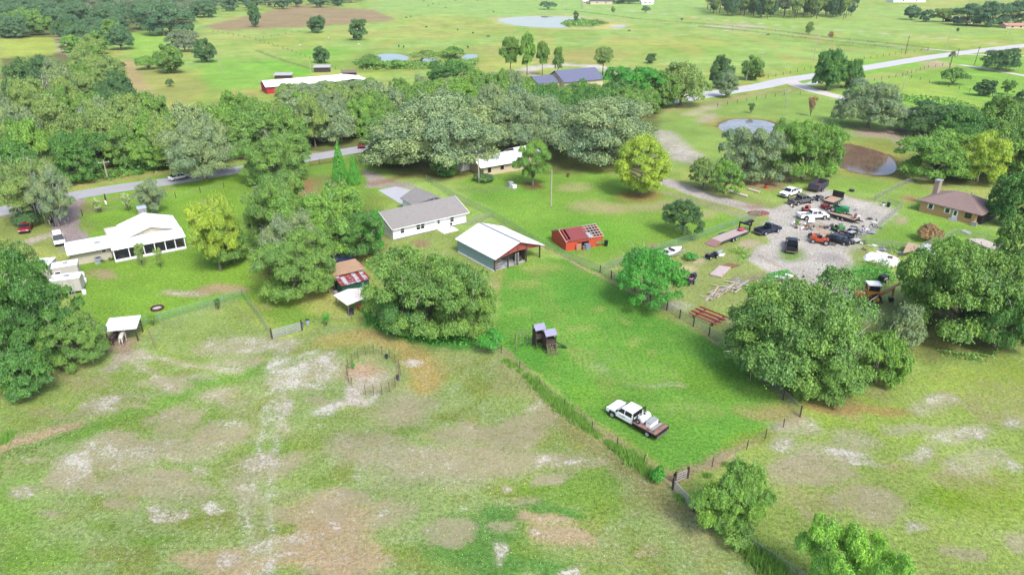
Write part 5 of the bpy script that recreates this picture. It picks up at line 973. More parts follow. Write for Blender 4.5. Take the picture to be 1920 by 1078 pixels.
# --- tan walled house in the middle with white roofs
H6, L = place((907, 331), (957, 322), 'farmhouse', 'tan walled house with white metal roofs behind the slender bright tree', 'house')
L = 11.5; MB().b(0, L, 0, 7.0, 0, 2.5).build('wall', mat('cream_wall', C(226, 208, 176, .6), .8, .06, 1.5), H6); mb = MB(); zr = 4.1
mb.slab([(-1.2, -.8, 2.35), (L + .6, -.8, 2.35), (L + .6, 3.5, zr), (-1.2, 3.5, zr)], .1); mb.slab([(-1.2, 3.5, zr), (L + .6, 3.5, zr), (L + .6, 7.8, 2.35), (-1.2, 7.8, 2.35)], .1); mb.build('roof', whitemetal, H6)
mb = MB(); mb.slab([(2.2, 8.0, 2.6), (5.8, 8.0, 4.1), (5.8, 15, 4.1), (2.2, 15, 2.6)], .1); mb.slab([(5.8, 8.0, 4.1), (9.6, 8.0, 2.6), (9.6, 15, 2.6), (5.8, 15, 4.1)], .1); mb.slab([(L + .7, 2.0, 2.6), (L + 7, 2.0, 2.6), (L + 7, 6, 4.0), (L + .7, 6, 4.0)], .1); mb.slab([(L + .7, 6, 4.0), (L + 7, 6, 4.0), (L + 7, 10, 2.6), (L + .7, 10, 2.6)], .1); mb.build('back_roof', whitemetal, H6)
MB().b(2.6, 9.2, 7.2, 14.6, 0, 2.55).build('back_wing', mat('cream_wall', None), H6); MB().b(L + .02, L + 6.6, 2.6, 9.4, 0, 2.5).build('side_wing', mat('cream_wall', None), H6)
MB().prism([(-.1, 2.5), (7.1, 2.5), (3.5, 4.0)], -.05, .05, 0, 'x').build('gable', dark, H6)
window(H6, 1.6, 0, 1.4, .8, 1.2, '-y', 0, darktimber); window(H6, 5.2, 0, 1.5, .8, 1.0, '-y', 0, darktimber); window(H6, 8.5, 0, 1.5, .8, 1.0, '-y', 0, darktimber); mb = MB(); mb.tube([(1.8, 1.2, 3.0), (1.8, 1.2, 3.55)], .1, 6); mb.tube([(7.3, 2.4, 3.4), (7.3, 2.4, 4.0)], .12, 6); mb.build('vent_pipe', black, H6)
H7, _ = place((869, 322), (880, 319.5), 'carport', 'grey roofed shed left of the tan walled house', 'shed'); gm = mat('grey_tin', C(140, 138, 148), .6, .1, 1, stripes=(1, .5, .12)); MB().b(0, 3.0, .3, 8.0, 0, 2.0).build('wall', whitewall, H7); mb = MB(); mb.slab([(-.6, -.3, 2.0), (3.6, -.3, 2.0), (3.6, 8.4, 2.9), (-.6, 8.4, 2.9)], .1); mb.build('roof', gm, H7); MB().b(1.6, 2.6, .22, .298, .05, 1.85).build('door', white, H7)
for (px, py), s, nm, mt, lb, ct in (((957, 351), (1.1, .9, 1.3), 'utility_box', galv, 'grey utility cabinet on the middle lawn', 'cabinet'), ((964, 353), (.9, .8, .8), 'propane_tank', white, 'white tank beside the grey utility cabinet', 'tank')):
    o = thing(nm, lb, ct, G(px, py), .6); MB().b(-s[0] / 2, s[0] / 2, -s[1] / 2, s[1] / 2, .1, s[2]).build('cabinet', mt, o, bevel=.05); MB().b(-s[0] / 2 - .1, s[0] / 2 + .1, -s[1] / 2 - .1, s[1] / 2 + .1, 0, .1).build('pad', conc, o)
# --- sheds behind the centre tree
H8, L = place((642, 557), (694, 543), 'green_shed', 'dark green shed under patched rusty and white tin', 'shed')
def L8(x, y, z): return (x, y, z)
MB().b(.1, 4.5, 0, 2.3, 0, 1.85).build('wall', mat('dark_green_boards', C(34, 100, 84), .7, .12, 2, stripes=(0, .3, .25)), H8)
m, t, b = nodes('patched_rusty_tin'); v = obco(t); s = t.nodes.new('ShaderNodeSeparateXYZ'); t.links.new(v, s.inputs[0]); cx_ = t.nodes.new('ShaderNodeCombineXYZ'); t.links.new(mth(t, 'FLOOR', mth(t, 'MULTIPLY', s.outputs[0], 1.6)), cx_.inputs[0]); t.links.new(mth(t, 'FLOOR', mth(t, 'MULTIPLY', s.outputs[1], .55)), cx_.inputs[1])
f = ramp(t, mth(t, 'ADD', mth(t, 'MULTIPLY', noise(t, 1.37, 1, .5, cx_.outputs[0]), .75), mth(t, 'MULTIPLY', noise(t, 2.2, 6, .7, v), .3)), 0.545, .575); t.links.new(mix(t, f, mix(t, noise(t, 5, 4, .7, v), C(176, 60, 58), C(130, 66, 62)), mix(t, noise(t, 4, 4, .7, v), C(228, 232, 240), C(186, 180, 182))), b.inputs['Base Color']); b.inputs['Roughness'].default_value = .6; rusty = m
MB().slab([(-.05, -.3, 1.95), (4.75, -.3, 1.95), (4.65, 2.4, 2.6), (-.15, 2.4, 2.6)], .06).build('roof', rusty, H8)
MB().b(3.3, 3.65, -.03, -.002, .1, 1.6).build('corner_board', mat('pale_green_board', C(120, 170, 150), .7, .1), H8)
H9 = thing('open_shed', 'open shed with a flat brown board roof', 'shed', H8.location, H8.rotation_euler.z); MB().slab([(-.35, 2.0, 2.85), (4.95, 1.7, 2.85), (4.75, 5.4, 3.35), (-.45, 5.5, 3.35)], .1).build('roof', mat('brown_board_roof', C(206, 168, 134), .85, .12, 1.2, C(150, 120, 98), .56, stripes=(1, .35, .14)), H9)
for x, y in ((-.2, 2.5), (4.75, 2.5), (4.6, 5.2), (-.3, 5.2), (2.2, 2.5)): MB().b(x - .07, x + .07, y - .07, y + .07, 0, 2.8 if y < 4 else 3.2).build('post', darktimber, H9)
MB().b(-.2, 4.6, 5.3, 5.38, .1, 2.6).build('back_wall', darktimber, H9)
for i, (x, y, s, mt, nm, lb, ct) in enumerate(((-.9, 2.6, (.7, .6, .6), timber, 'feed_box', 'wooden box beside the open shed', 'box'), (-.5, 1.4, (.5, .5, .5), galv, 'metal_drum', 'pale metal drum left of the green shed', 'drum'), (.6, 3.6, (1.1, .8, .9), dark, 'dark_cabinet', 'dark cabinet under the brown board roof', 'cabinet'), (-.6, .3, (.4, .4, .5), white, 'white_bucket', 'white bucket at the corner of the green shed', 'bucket'))): crate(H8, x, y, 0, s, mt, nm, lb, ct)
H10 = thing('canopy', 'cream tin canopy on posts in front of the green shed', 'canopy', H8.location, H8.rotation_euler.z); cream = mat('cream_tin', C(244, 232, 222, .7), .6, .05, 1, stripes=(0, .6, .1))
pts1 = [loc8 for loc8 in [(-1.35, -5.3, 1.95), (.6, -8.6, 1.95), (1.5, -8.7, 2.0), (1.9, -4.0, 2.2), (.8, -4.05, 2.2)]]
MB().slab([(-2.2, -2.3, 1.9), (-1.8, -6.6, 1.85), (.2, -6.7, 2.2), (.15, -2.3, 2.25)], .06).build('roof', cream, H10); MB().slab([(.17, -2.3, 2.25), (.22, -6.7, 2.2), (2.0, -6.5, 1.9), (2.2, -2.5, 1.95)], .06).build('roof', cream, H10)
for x, y in ((-1.9, -2.6), (-1.6, -6.3), (1.8, -6.3), (2.0, -2.7)): MB().b(x - .06, x + .06, y - .06, y + .06, 0, 1.85).build('post', timber, H10)
crate(H8, -1.2, -6.0, 0, (.8, .5, .8), mat('dark_blue_metal', C(50, 56, 84), .5, .2), 'mower', 'dark ride on mower nosed under the cream canopy', 'mower'); crate(H8, .9, -5.6, 0, (1.4, .8, .7), mat('rust_orange_box', C(190, 110, 70), .7, .2), 'rusty_box', 'rust orange box under the cream canopy', 'box')
H11 = thing('small_shed', 'blue sided shed half hidden above the brown roof', 'shed', G(628, 492), R(25)); MB().b(0, 3.2, 0, 4.5, 0, 2.0).build('wall', mat('dark_blue_siding', C(72, 96, 150), .6, .1), H11); MB().slab([(-.3, -.6, 2.05), (3.5, -.6, 2.05), (3.5, 5.0, 2.8), (-.3, 5.0, 2.8)], .1).build('roof', gm, H11)
# --- campers and sheds at left
def camper(A, B, D, Hh, label, name='caravan', door_=False):
    o, L = place(A, B, name, label, 'caravan' if name == 'caravan' else 'shed'); skin = mat('aged_white_panel', C(226, 222, 212), .6, .06, 1.2, C(190, 184, 172), .62)
    MB().b(0, L, 0, D, .35 if name == 'caravan' else 0, Hh).build('body', skin, o, bevel=.08); MB().slab([(-.05, -.08, Hh + .06), (L + .05, -.08, Hh + .06), (L + .05, D + .08, Hh + .1), (-.05, D + .08, Hh + .1)], .08).build('roof', mat('stained_white_roof', C(244, 244, 250, .75), .6, .06, .8, C(176, 174, 178), .58), o)
    if name == 'caravan':
        for x in (L * .4, L * .62): w_ = MB().disc(x, -.02, .32, .32, .2, 12, axis='y').build('wheel', rubber, o)
        MB().b(L * .45, L * .62, D * .4, D * .6, Hh + .1, Hh + .3).build('roof_vent', galv, o); window(o, L * .2, 0, Hh * .62, .7, .5, '-y', 0)
    return o, L
camper((100, 556), (156, 549), 2.4, 2.5, 'nearer of the two white caravans, with a ladder on its side'); camper((104, 531), (152, 523), 2.4, 2.5, 'farther white caravan directly behind the laddered one')
o, L = camper((62, 527), (97, 524), 3.6, 2.3, 'white metal shed behind the left edge oak', 'metal_shed'); MB().b(L * .3, L * .6, -.04, -.002, .05, 1.9).build('door', galv, o)
lad = thing('ladder', 'aluminium ladder leaning on the nearer caravan', 'ladder', G(141, 561), R(12)); mb = MB()
for x in (-.2, .2): mb.tube([(x, -.25, 0), (x, .35, 2.7)], .035, 5)
mb.build('side_rails', galv, lad); mb = MB()
for k in range(8): z = .3 + k * .3; mb.tube([(-.2, -.25 + z * .222, z), (.2, -.25 + z * .222, z)], .025, 5)
mb.build('rungs', galv, lad)
for (px, py, lb) in ((156, 519, 'white gas bottle beside the farther caravan'), (160, 530, 'white drum between the caravans'), (159, 552, 'white spare wheel by the nearer caravan')):
    o = thing('gas_bottle' if 'bottle' in lb else 'drum' if 'drum' in lb else 'spare_wheel', lb, lb.split(' ')[1] + ' ' + lb.split(' ')[2] if 'drum' not in lb else 'drum', G(px, py)); MB().tube([(0, 0, 0), (0, 0, .1), (0, 0, .75), (0, 0, .9)], [.25, .3, .3, .12], 10).build('body', white, o, smooth=True); MB().tube([(0, 0, .9), (0, 0, 1.0)], .06, 6).build('cap', black, o)
# --- horse shelter
H12 = thing('horse_shelter', 'small open horse shelter with a white tin roof', 'shelter', G(203, 645), R(13)); a = 4.4
MB().slab([(-.15, -.3, 2.05), (4.0, -.3, 2.05), (3.9, 2.9, 2.45), (-.1, 2.9, 2.45)], .06).build('roof', mat('pale_tin', C(232, 236, 246, .75), .5, .04, 1, stripes=(0, .6, .08)), H12)
for x, y in ((.1, 0), (3.7, 0), (3.7, 2.6), (.1, 2.6)): MB().b(x - .07, x + .07, y - .07, y + .07, 0, 2.0 if y < 1 else 2.35).build('post', darktimber, H12)
mb = MB()
for z in (.5, 1.0, 1.5): mb.b(.1, 3.7, 2.62, 2.68, z, z + .18)
mb.build('rail', timber, H12)
# --- stable top left
H13, L = place((501.5, 177), (663, 163), 'stable', 'long white roofed stable with a red gable end', 'stable'); L = 44; D = 9; red = mat('red_gable_boards', C(206, 52, 62), .8, .1, 1)
MB().b(.1, 33, .1, D, 0, 2.6).build('wall', red, H13); MB().prism([(0, 0), (D, 0), (D, 2.7), (D / 2, 4.3), (0, 2.7)], -.15, 0, 0, 'x').build('gable', red, H13); mb = MB(); mb.slab([(-.5, -.5, 2.7), (33.5, -.5, 2.7), (33.5, D / 2, 4.5), (-.5, D / 2, 4.5)], .12); mb.slab([(-.5, D / 2, 4.5), (33.5, D / 2, 4.5), (33.5, D + .5, 2.7), (-.5, D + .5, 2.7)], .12)
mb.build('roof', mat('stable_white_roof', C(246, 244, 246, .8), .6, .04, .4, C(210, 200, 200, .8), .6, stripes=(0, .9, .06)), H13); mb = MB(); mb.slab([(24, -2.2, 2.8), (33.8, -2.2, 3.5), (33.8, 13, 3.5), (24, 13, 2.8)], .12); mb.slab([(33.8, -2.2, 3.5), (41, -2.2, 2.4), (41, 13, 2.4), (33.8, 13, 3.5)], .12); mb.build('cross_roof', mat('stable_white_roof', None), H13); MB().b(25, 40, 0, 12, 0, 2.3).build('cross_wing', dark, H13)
for (px, py), s, lb in (((604, 136), (7, 3, 2.2), 'small tin roofed shed behind the stable'), ((655, 147), (6, 3, 2.4), 'brown roofed lean to beside the stable'), ((531, 148), (7, 3, 1.5), 'low grey stock pen behind the stable')):
    o = thing('field_shed', lb, 'shed', G(px, py), .1); MB().b(-s[0] / 2, s[0] / 2, 0, s[1], 0, s[2]).build('wall', darktimber, o); MB().slab([(-s[0] / 2 - .4, -.5, s[2]), (s[0] / 2 + .4, -.5, s[2]), (s[0] / 2 + .4, s[1] + .5, s[2] + .7), (-s[0] / 2 - .4, s[1] + .5, s[2] + .7)], .12).build('roof', conc if 'brown' not in lb else timber, o)
# --- dark roofed house
H14 = thing('dark_roofed_house', 'house with slate blue grey roof by the sandy yard', 'house', G(1058, 168), R(30)); slate = mat('slate_blue_roof', C(122, 128, 158), .8, .06, 1, stripes=(1, .4, .08)); L, D = 19, 13
gable_walls_ = MB(); gable_walls(gable_walls_, 0, L, 0, D, 2.9, 6.2); gable_walls_.build('wall', mat('cream_wall', None), H14); mb = MB(); mb.slab([(-.6, -.7, 2.7), (L + .6, -.7, 2.7), (L + .6, D / 2, 6.5), (-.6, D / 2, 6.5)], .15); mb.slab([(-.6, D / 2, 6.5), (L + .6, D / 2, 6.5), (L + .6, D + .7, 2.7), (-.6, D + .7, 2.7)], .15); mb.build('roof', slate, H14)
mb = MB(); mb.slab([(-11, 2.5, 2.6), (-.7, 2.5, 2.6), (-.7, 7.5, 4.9), (-11, 7.5, 4.9)], .15); mb.slab([(-11, 7.5, 4.9), (-.7, 7.5, 4.9), (-.7, 13, 2.6), (-11, 13, 2.6)], .15); mb.build('wing_roof', slate, H14); MB().b(-10.5, -.2, 3, 12.5, 0, 2.6).build('wing', mat('cream_wall', None), H14)
# --- far farmsteads
def farbuild(px, py, wd, dp, h, hr, roofm, wallm, label, name='farm_building', rz=0):
    o = thing(name, label, 'building', G(px, py), rz); mb = MB(); gable_walls(mb, 0, wd, 0, dp, h, hr); mb.build('wall', wallm, o); mb = MB(); e = .6; mb.slab([(-e, -e, h - .1), (wd + e, -e, h - .1), (wd + e, dp / 2, hr + .2), (-e, dp / 2, hr + .2)], .2); mb.slab([(-e, dp / 2, hr + .2), (wd + e, dp / 2, hr + .2), (wd + e, dp + e, h - .1), (-e, dp + e, h - .1)], .2); mb.build('roof', roofm, o)
    window(o, wd * .3, 0, h * .55, 1.5, 1.2, '-y', 0); window(o, wd * .7, 0, h * .55, 1.5, 1.2, '-y', 0)
farbuild(1107, 9, 26, 16, 4, 7, mat('bluish_dark_roof', C(92, 104, 128), .8, .1, .3), mat('cream_wall', None), 'large dark roofed building of the far farmstead'); farbuild(1203, 9, 14, 12, 3, 5, whitemetal, whitewall, 'white building at the right of the far farmstead'); farbuild(1092, 8, 7, 8, 3, 5, whitemetal, mat('cream_wall', None), 'small white building at the left of the far farmstead')
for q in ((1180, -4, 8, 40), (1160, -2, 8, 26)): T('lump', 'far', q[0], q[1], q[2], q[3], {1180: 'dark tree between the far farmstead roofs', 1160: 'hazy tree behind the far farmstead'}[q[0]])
farbuild(1675, 5, 40, 18, 3.5, 6, mat('pinkish_roof', C(210, 196, 200), .8, .1, .3), whitewall, 'long pale building at the top right'); farbuild(1781, 42, 10, 8, 2.5, 3.5, whitemetal, dark, 'white shed under the upper right oaks'); farbuild(1806, 45, 9, 9, 2.6, 4, mat('salmon_roof', C(222, 160, 138), .8, .1, .5), mat('cream_wall', None), 'salmon coloured house under the upper right oaks'); farbuild(1886, 54, 16, 9, 2.2, 3.4, mat('salmon_roof', None), mat('cream_wall', None), 'low salmon building at the right of the oaks')
def heap(name, label, cat, pts, h_, t_, mt):
    P = [G(*p) for p in pts]; c0 = sum(P, Vector()) / len(P); n = 26; rj = np.random.default_rng(len(label)); V = [(0, 0, h_ * 1.1)]; F = []; rings = 7
    ang_ = sorted([(math.atan2((p - c0).y, (p - c0).x), (p - c0).length) for p in P])
    for j in range(1, rings + 1):
        for k in range(n):
            a = -math.pi + 2 * math.pi * k / n; lo = max([q for q in ang_ if q[0] <= a], default=(ang_[-1][0] - 6.283, ang_[-1][1])); hi = min([q for q in ang_ if q[0] > a], default=(ang_[0][0] + 6.283, ang_[0][1])); t0 = (a - lo[0]) / max(1e-6, hi[0] - lo[0])
            R0 = (lo[1] * (1 - t0) + hi[1] * t0) * j / rings; V.append((math.cos(a) * R0, math.sin(a) * R0, 0 if j == rings else h_ * (1.05 - .6 * j / rings) * (.35 + 1.1 * rj.random())))
    for k in range(n): F.append((0, 1 + k, 1 + (k + 1) % n))
    for j in range(rings - 1):
        for k in range(n): F.append((1 + j * n + k, 1 + (j + 1) * n + k, 1 + (j + 1) * n + (k + 1) % n, 1 + j * n + (k + 1) % n))
    o = MB().add(V, F).build(name, mt); o.location = c0; return tag(o, label, cat)
# slabs and long pale things in the right yard
def slabthing(name, label, cat, pts, z, t_, mt):
    c0 = G(*pts[0]); o = MB(); o.slab([G(*p) - c0 + Vector((0, 0, z)) for p in pts], t_); o = o.build(name, mt, bevel=.03); o.location = c0; return tag(o, label, cat)
slabthing('concrete_slab', 'long pale concrete slab leaning in weeds right of the backyard', 'slab', [(1812, 452), (1840, 452), (1888, 470), (1884, 477), (1862, 474)], .5, .45, mat('pinkish_slab', C(226, 210, 200), .85, .08, 1, C(190, 160, 140), .6)); slabthing('concrete_slab', 'small flat concrete slab on the lawn right of the dry bush', 'slab', [(1800, 433), (1808, 431), (1822, 437), (1816, 440)], .12, .11, conc)
heap('white_tarp', 'white sheet covered scrap heap beside the lot', 'tarp', [(1622, 478), (1640, 473), (1684, 484), (1682, 494), (1668, 502), (1650, 492), (1622, 488)], .55, .5, mat('white_tarp_plastic', C(244, 242, 248, .7), .5, .05, 1, C(150, 140, 140), .60)); heap('white_tarp', 'smaller grey white heap beside the big oak top', 'tarp', [(1727, 466), (1745, 460), (1752, 468), (1750, 478), (1735, 474)], .7, .6, mat('white_tarp_plastic', None)); slabthing('tin_sheet', 'tan roofed lean to between the two white heaps', 'sheet', [(1696, 472), (1700, 465), (1724, 472), (1712, 482), (1690, 486)], 1.2, .1, mat('tan_tin', C(214, 180, 150), .7, .1))
# ================================================================ vehicles
def ang(A, B): d = G(*B) - G(*A); return math.atan2(d.y, d.x)
chrome = mat('dull_chrome', C(190, 192, 196), .3, .05, 3, metal=.6); lampg = mat('lamp_glass', C(235, 235, 230), .2, .03); tail = mat('tail_lamp', C(190, 40, 36), .3, .05); rimm = mat('wheel_rim', C(205, 205, 208), .4, .1, 5); steel = mat('bare_steel', C(110, 106, 104), .6, .2, 4)
def wheel(par, x, y, r=.38, w_=.25, name='wheel', rim=None):
    o = MB().disc(x, y, r, r, w_, 14, axis='y').build(name, rubber, par); s = 1 if y > 0 else -1
    MB().disc(x, y + s * (w_ / 2 + .01), r, r * .58, .03, 12, axis='y').build('rim', rim or rimm, o); return o
def paint_m(name, c_, r_=.3): return mat(name, C(*c_), r_, .05, 1.2, spec=.6)
def pickup(A, B, paint, label, L=5.7, cab='crew', bed='open', name='pickup_truck', hood_up=False, wdt=1.95, bedfill=None):
    """A rear, B front pixel of the truck on the ground"""
    a = G(*A); b_ = G(*B); c0 = (a + b_) / 2; o = thing(name, label, 'pickup truck' if name == 'pickup_truck' else 'truck', c0, ang(A, B)); h = wdt / 2; F = L / 2; mb = MB()
    c1 = F - 1.35; c2 = c1 - (2.3 if cab == 'crew' else 1.5); cb = c2 - .1
    mb.prism([(c2, .5), (F - .05, .5), (F, .62), (F - .02, 1.0), (F - .35, 1.12), (c1, 1.2), (c2, 1.2)], -h, h)
    mb.b(c1, F - .1, -h - .03, -h + .1, .9, 1.05); mb.b(c1, F - .1, h - .1, h + .03, .9, 1.05); mb.build('body', paint, o, bevel=.06)
    mb = MB(); mb.frus(c2, c1 + .05, -h + .03, h - .03, 1.19, c2 + .12, c1 - .75, -h + .2, h - .2, 1.86); cabn = mb.build('cab', paint, o, bevel=.05)
    def pane(nm, pts): MB().slab(pts, .015).build(nm, glass, cabn)
    pane('windscreen', [(c1 + .0, -h + .14, 1.27), (c1 + .0, h - .14, 1.27), (c1 - .66, h - .26, 1.82), (c1 - .66, -h + .26, 1.82)]); pane('rear_window', [(c2 + .0, -h + .2, 1.28), (c2 + .0, h - .2, 1.28), (c2 + .085, h - .3, 1.76), (c2 + .085, -h + .3, 1.76)])
    n = 2 if cab == 'crew' else 1
    for s in (-1, 1):
        xs = [(c1 - .25 - .98 * k - .02, c1 - .25 - .98 * (k + 1) + .08) for k in range(n)]
        for k, (x1, x0) in enumerate(xs): pane('side_window', [(x0, s * (h - .035), 1.26), (x1 + (.05 if k == 0 else 0), s * (h - .035), 1.26), (x1 - (.38 if k == 0 else 0), s * (h - .165), 1.75), (x0, s * (h - .165), 1.75)])
    mb = MB(); 
    if bed == 'open':
        for s in (-1, 1): mb.b(-F, cb, s * h - (.1 if s > 0 else 0), s * h + (0 if s > 0 else .1), .5, 1.18)
        mb.b(-F, -F + .08, -h + .1, h - .1, .5, 1.16); mb.b(cb - .06, cb, -h + .1, h - .1, .5, 1.2); mb.b(-F + .08, cb - .06, -h + .1, h - .1, .5, .72); bo = mb.build('bed', paint, o, bevel=.02)
        MB().b(-F + .09, cb - .07, -h + .11, h - .11, .722, .74).build('bed_liner', bedfill or black, bo)
        for s in (-1, 1): MB().b(-F - .015, -F - .001, s * (h - .1) - .08, s * (h - .1) + .08, .7, 1.05).build('tail_lamp', tail, o)
    MB().b(-F - .12, -F + .0, -h + .05, h - .05, .42, .58).build('bumper', chrome, o); MB().b(F - .02, F + .1, -h + .03, h - .03, .42, .64).build('bumper', chrome, o)
    MB().b(F - .015, F + .012, -.55, .55, .68, .98).build('grille', black, o)
    for s in (-1, 1): MB().b(F - .02, F + .014, s * (h - .2) - .14, s * (h - .2) + .14, .74, .98).build('headlight', lampg, o); MB().b(c1 - .32, c1 - .2, s * (h + .0) - .0, s * (h + .22), 1.25, 1.45).build('mirror', black, o) if s > 0 else MB().b(c1 - .32, c1 - .2, -h - .22, -h, 1.25, 1.45).build('mirror', black, o)
    MB().b(-F + .2, F - .3, -h + .15, h - .15, .3, .5).build('chassis', black, o)
    for x in (F - .95, -F + 1.15):
        for s in (-1, 1):
            MB().disc(x, s * (h - .02), .55, .5, .06, 14, axis='y').build('wheel_arch', black, o); wheel(o, x, s * (h - .06), .4)
    return o, F, h, c1, c2
wp = mat('white_paint', C(244, 244, 246, .8), .3, .03, 1.2, spec=.6); gp = paint_m('grey_paint', (120, 118, 122)); navy = paint_m('navy_paint', (44, 56, 92)); bp = paint_m('black_car_paint', (34, 36, 46)); redp = paint_m('red_paint', (168, 34, 40))
pickup((1420, 441), (1457, 432), navy, 'dark blue pickup truck on the gravel left of the black one', 5.4, 'reg'); pickup((1483, 481), (1484, 452), bp, 'black pickup truck parked on the grass island of the lot', 5.8, 'crew')
pickup((1499, 361), (1462, 373), wp, 'white pickup truck with its bonnet toward the gravel drive', 5.7, 'crew'); pickup((1481, 385), (1521, 378), gp, 'grey pickup truck between the white pickup and the flat trailer', 5.8, 'crew', bedfill=steel)
o, F, h, c1, c2 = pickup((1494, 411), (1552, 409), wp, 'white pickup truck side on in the middle of the lot', 5.9, 'crew')
# flatbed truck on the lawn
o, F, h, c1, c2 = pickup((1236, 818), (1150, 771), wp, 'white dual cab flatbed truck parked on the bright lawn', 6.9, 'crew', 'flat', 'flatbed_truck', wdt=2.1)
rustdeck = mat('rusty_deck', C(176, 136, 128), .8, .2, 3, C(140, 92, 78), .55); MB().b(-F, c2 - .12, -h - .1, h + .1, .86, .96).build('deck', rustdeck, o)
mb = MB()
for s in (-1, 1): mb.b(-F, c2 - .12, s * (h + .1) - .04, s * (h + .1) + .04, .70, .86)
mb.b(-F - .06, -F, -h - .1, h + .1, .62, .98); mb.build('deck_frame', black, o); mb = MB(); mb.b(c2 - .2, c2 - .12, -h - .05, h + .05, .96, 1.1); mb.b(c2 - .2, c2 - .12, -h - .05, h + .05, 1.85, 1.97)
for y in (-h, -h / 3, h / 3, h): mb.b(c2 - .2, c2 - .12, y - .05, y + .05, 1.1, 1.85)
mb.build('headache_rack', black, o); MB().b(-F - .01, -F + .0, -.4, .4, .5, .6).build('tail_light_bar', tail, o)
for s in (-1, 1): MB().b(-F - .08, -F - .061, s * .8 - .12, s * .8 + .12, .68, .8).build('tail_lamp', tail, o)
tk = thing('water_tank', 'white water tank strapped behind the flatbed truck cab', 'tank', o.location + Vector((0, 0, .96)), o.rotation_euler.z); MB().tube([(c2 - .85, -.75, .45), (c2 - .85, -.7, .45), (c2 - .85, .7, .45), (c2 - .85, .75, .45)], [.35, .43, .43, .35], 14).build('tank_body', white, tk, smooth=True)
for y in (-.4, .4): MB().tube([(c2 - .85, y - .04, .45), (c2 - .85, y + .04, .45)], .46, 14).build('strap', galv, tk)
MB().disc(c2 - .85, 0, .92, .12, .1, 10).build('lid', black, tk)
tk = thing('tool_box', 'white tool box and sprayer on the flatbed deck', 'tool box', o.location + Vector((0, 0, .96)), o.rotation_euler.z); MB().b(c2 - 2.2, c2 - 1.55, -.7, .7, 0, .55).build('box_body', white, tk, bevel=.04); MB().b(c2 - 2.22, c2 - 1.53, -.72, .72, .56, .62).build('lid', galv, tk); MB().b(c2 - 2.75, c2 - 2.35, -.9, .9, 0, .12).build('tray', galv, tk); MB().b(c2 - 2.85, c2 - 2.77, -1, 1, .0, .3).build('tail_board', timber, tk)
rl = thing('hose_reel', 'black hose reel beside the tanks on the flatbed deck', 'hose reel', o.location + Vector((0, 0, .96)), o.rotation_euler.z); MB().disc(c2 - .7, .95, .3, .28, .12, 12, axis='y').build('reel', black, rl); MB().disc(c2 - .7, 1.02, .3, .12, .04, 10, axis='y').build('hub', rimm, rl)
mb = MB()
for k, (w_, hh) in enumerate(((.07, .16), (.05, .1), (.08, .2), (.07, .18))):
    x = c1 - .62 - k * .19; mb.b(x - w_, x, h + .004, h + .01, .86, .86 + hh); mb.b(x - w_ - .05, x - w_ - .03, h + .004, h + .01, .86, .86 + hh * .8)
mb.build('door_lettering', mat('grey_lettering', C(120, 120, 128), .6, .1), o)
# cars
def car(A, B, paint, label, L=4.7, kind='sedan', cat='car', wdt=1.8):
    a = G(*A); b_ = G(*B); o = thing('parked_car' if kind != 'van' else 'van', label, cat, (a + b_) / 2, ang(A, B)); F = L / 2; h = wdt / 2; top = 1.75 if kind == 'van' else 1.42
    MB().prism([(-F, .4), (F, .4), (F + .03, .6), (F - .1, .85), (F - 1.1, .98), (-F + .2, 1.0), (-F, .9)], -h, h).build('body', paint, o, bevel=.08); r0 = -F + (.05 if kind == 'van' else .35); r1 = F - (.9 if kind == 'van' else 1.1)
    cb = MB().frus(r0, r1, -h + .03, h - .03, .96, r0 + (.15 if kind == 'van' else .7), r1 - .8, -h + .22, h - .22, top).build('cabin', glass, o); MB().b(r0 + (.2 if kind == 'van' else .75), r1 - .84, -h + .24, h - .24, top - .02, top + .04).build('roof', paint, o, bevel=.02)
    for s in (-1, 1):
        for x in (r0 + .25 + (r1 - r0) * .3, r0 + (r1 - r0) * .62): MB().slab([(x - .05, s * (h - .02), .97), (x + .05, s * (h - .02), .97), (x + .05, s * (h - .21), top), (x - .05, s * (h - .21), top)], .02).build('pillar', paint, cb)
        MB().b(F - .03, F + .035, s * (h - .25) - .18, s * (h - .25) + .18, .62, .8).build('headlight', lampg, o); MB().b(-F - .02, -F, s * (h - .22) - .15, s * (h - .22) + .15, .62, .85).build('tail_lamp', tail, o)
        for x in (F - .85, -F + .85): wheel(o, x, s * (h - .08), .33, .22)
    MB().b(F - .01, F + .07, -h + .08, h - .08, .35, .55).build('bumper', black, o); return o
car((55, 424), (45, 440), redp, 'dark red car parked under the roadside trees at left', 4.6); car((108, 443), (116, 467), wp, 'white van beside the end of the white farmhouse', 4.9, 'van', 'van')
car((1420, 146), (1433, 143), redp, 'red car coming along the county road', 4.6); car((676, 282), (683, 270), redp, 'red car half hidden by the great live oak', 4.6); car((696, 278), (712, 268), wp, 'white car half hidden beside the red one', 4.8); car((330, 338), (343, 335), wp, 'pale car passing behind the roadside oak', 4.6)
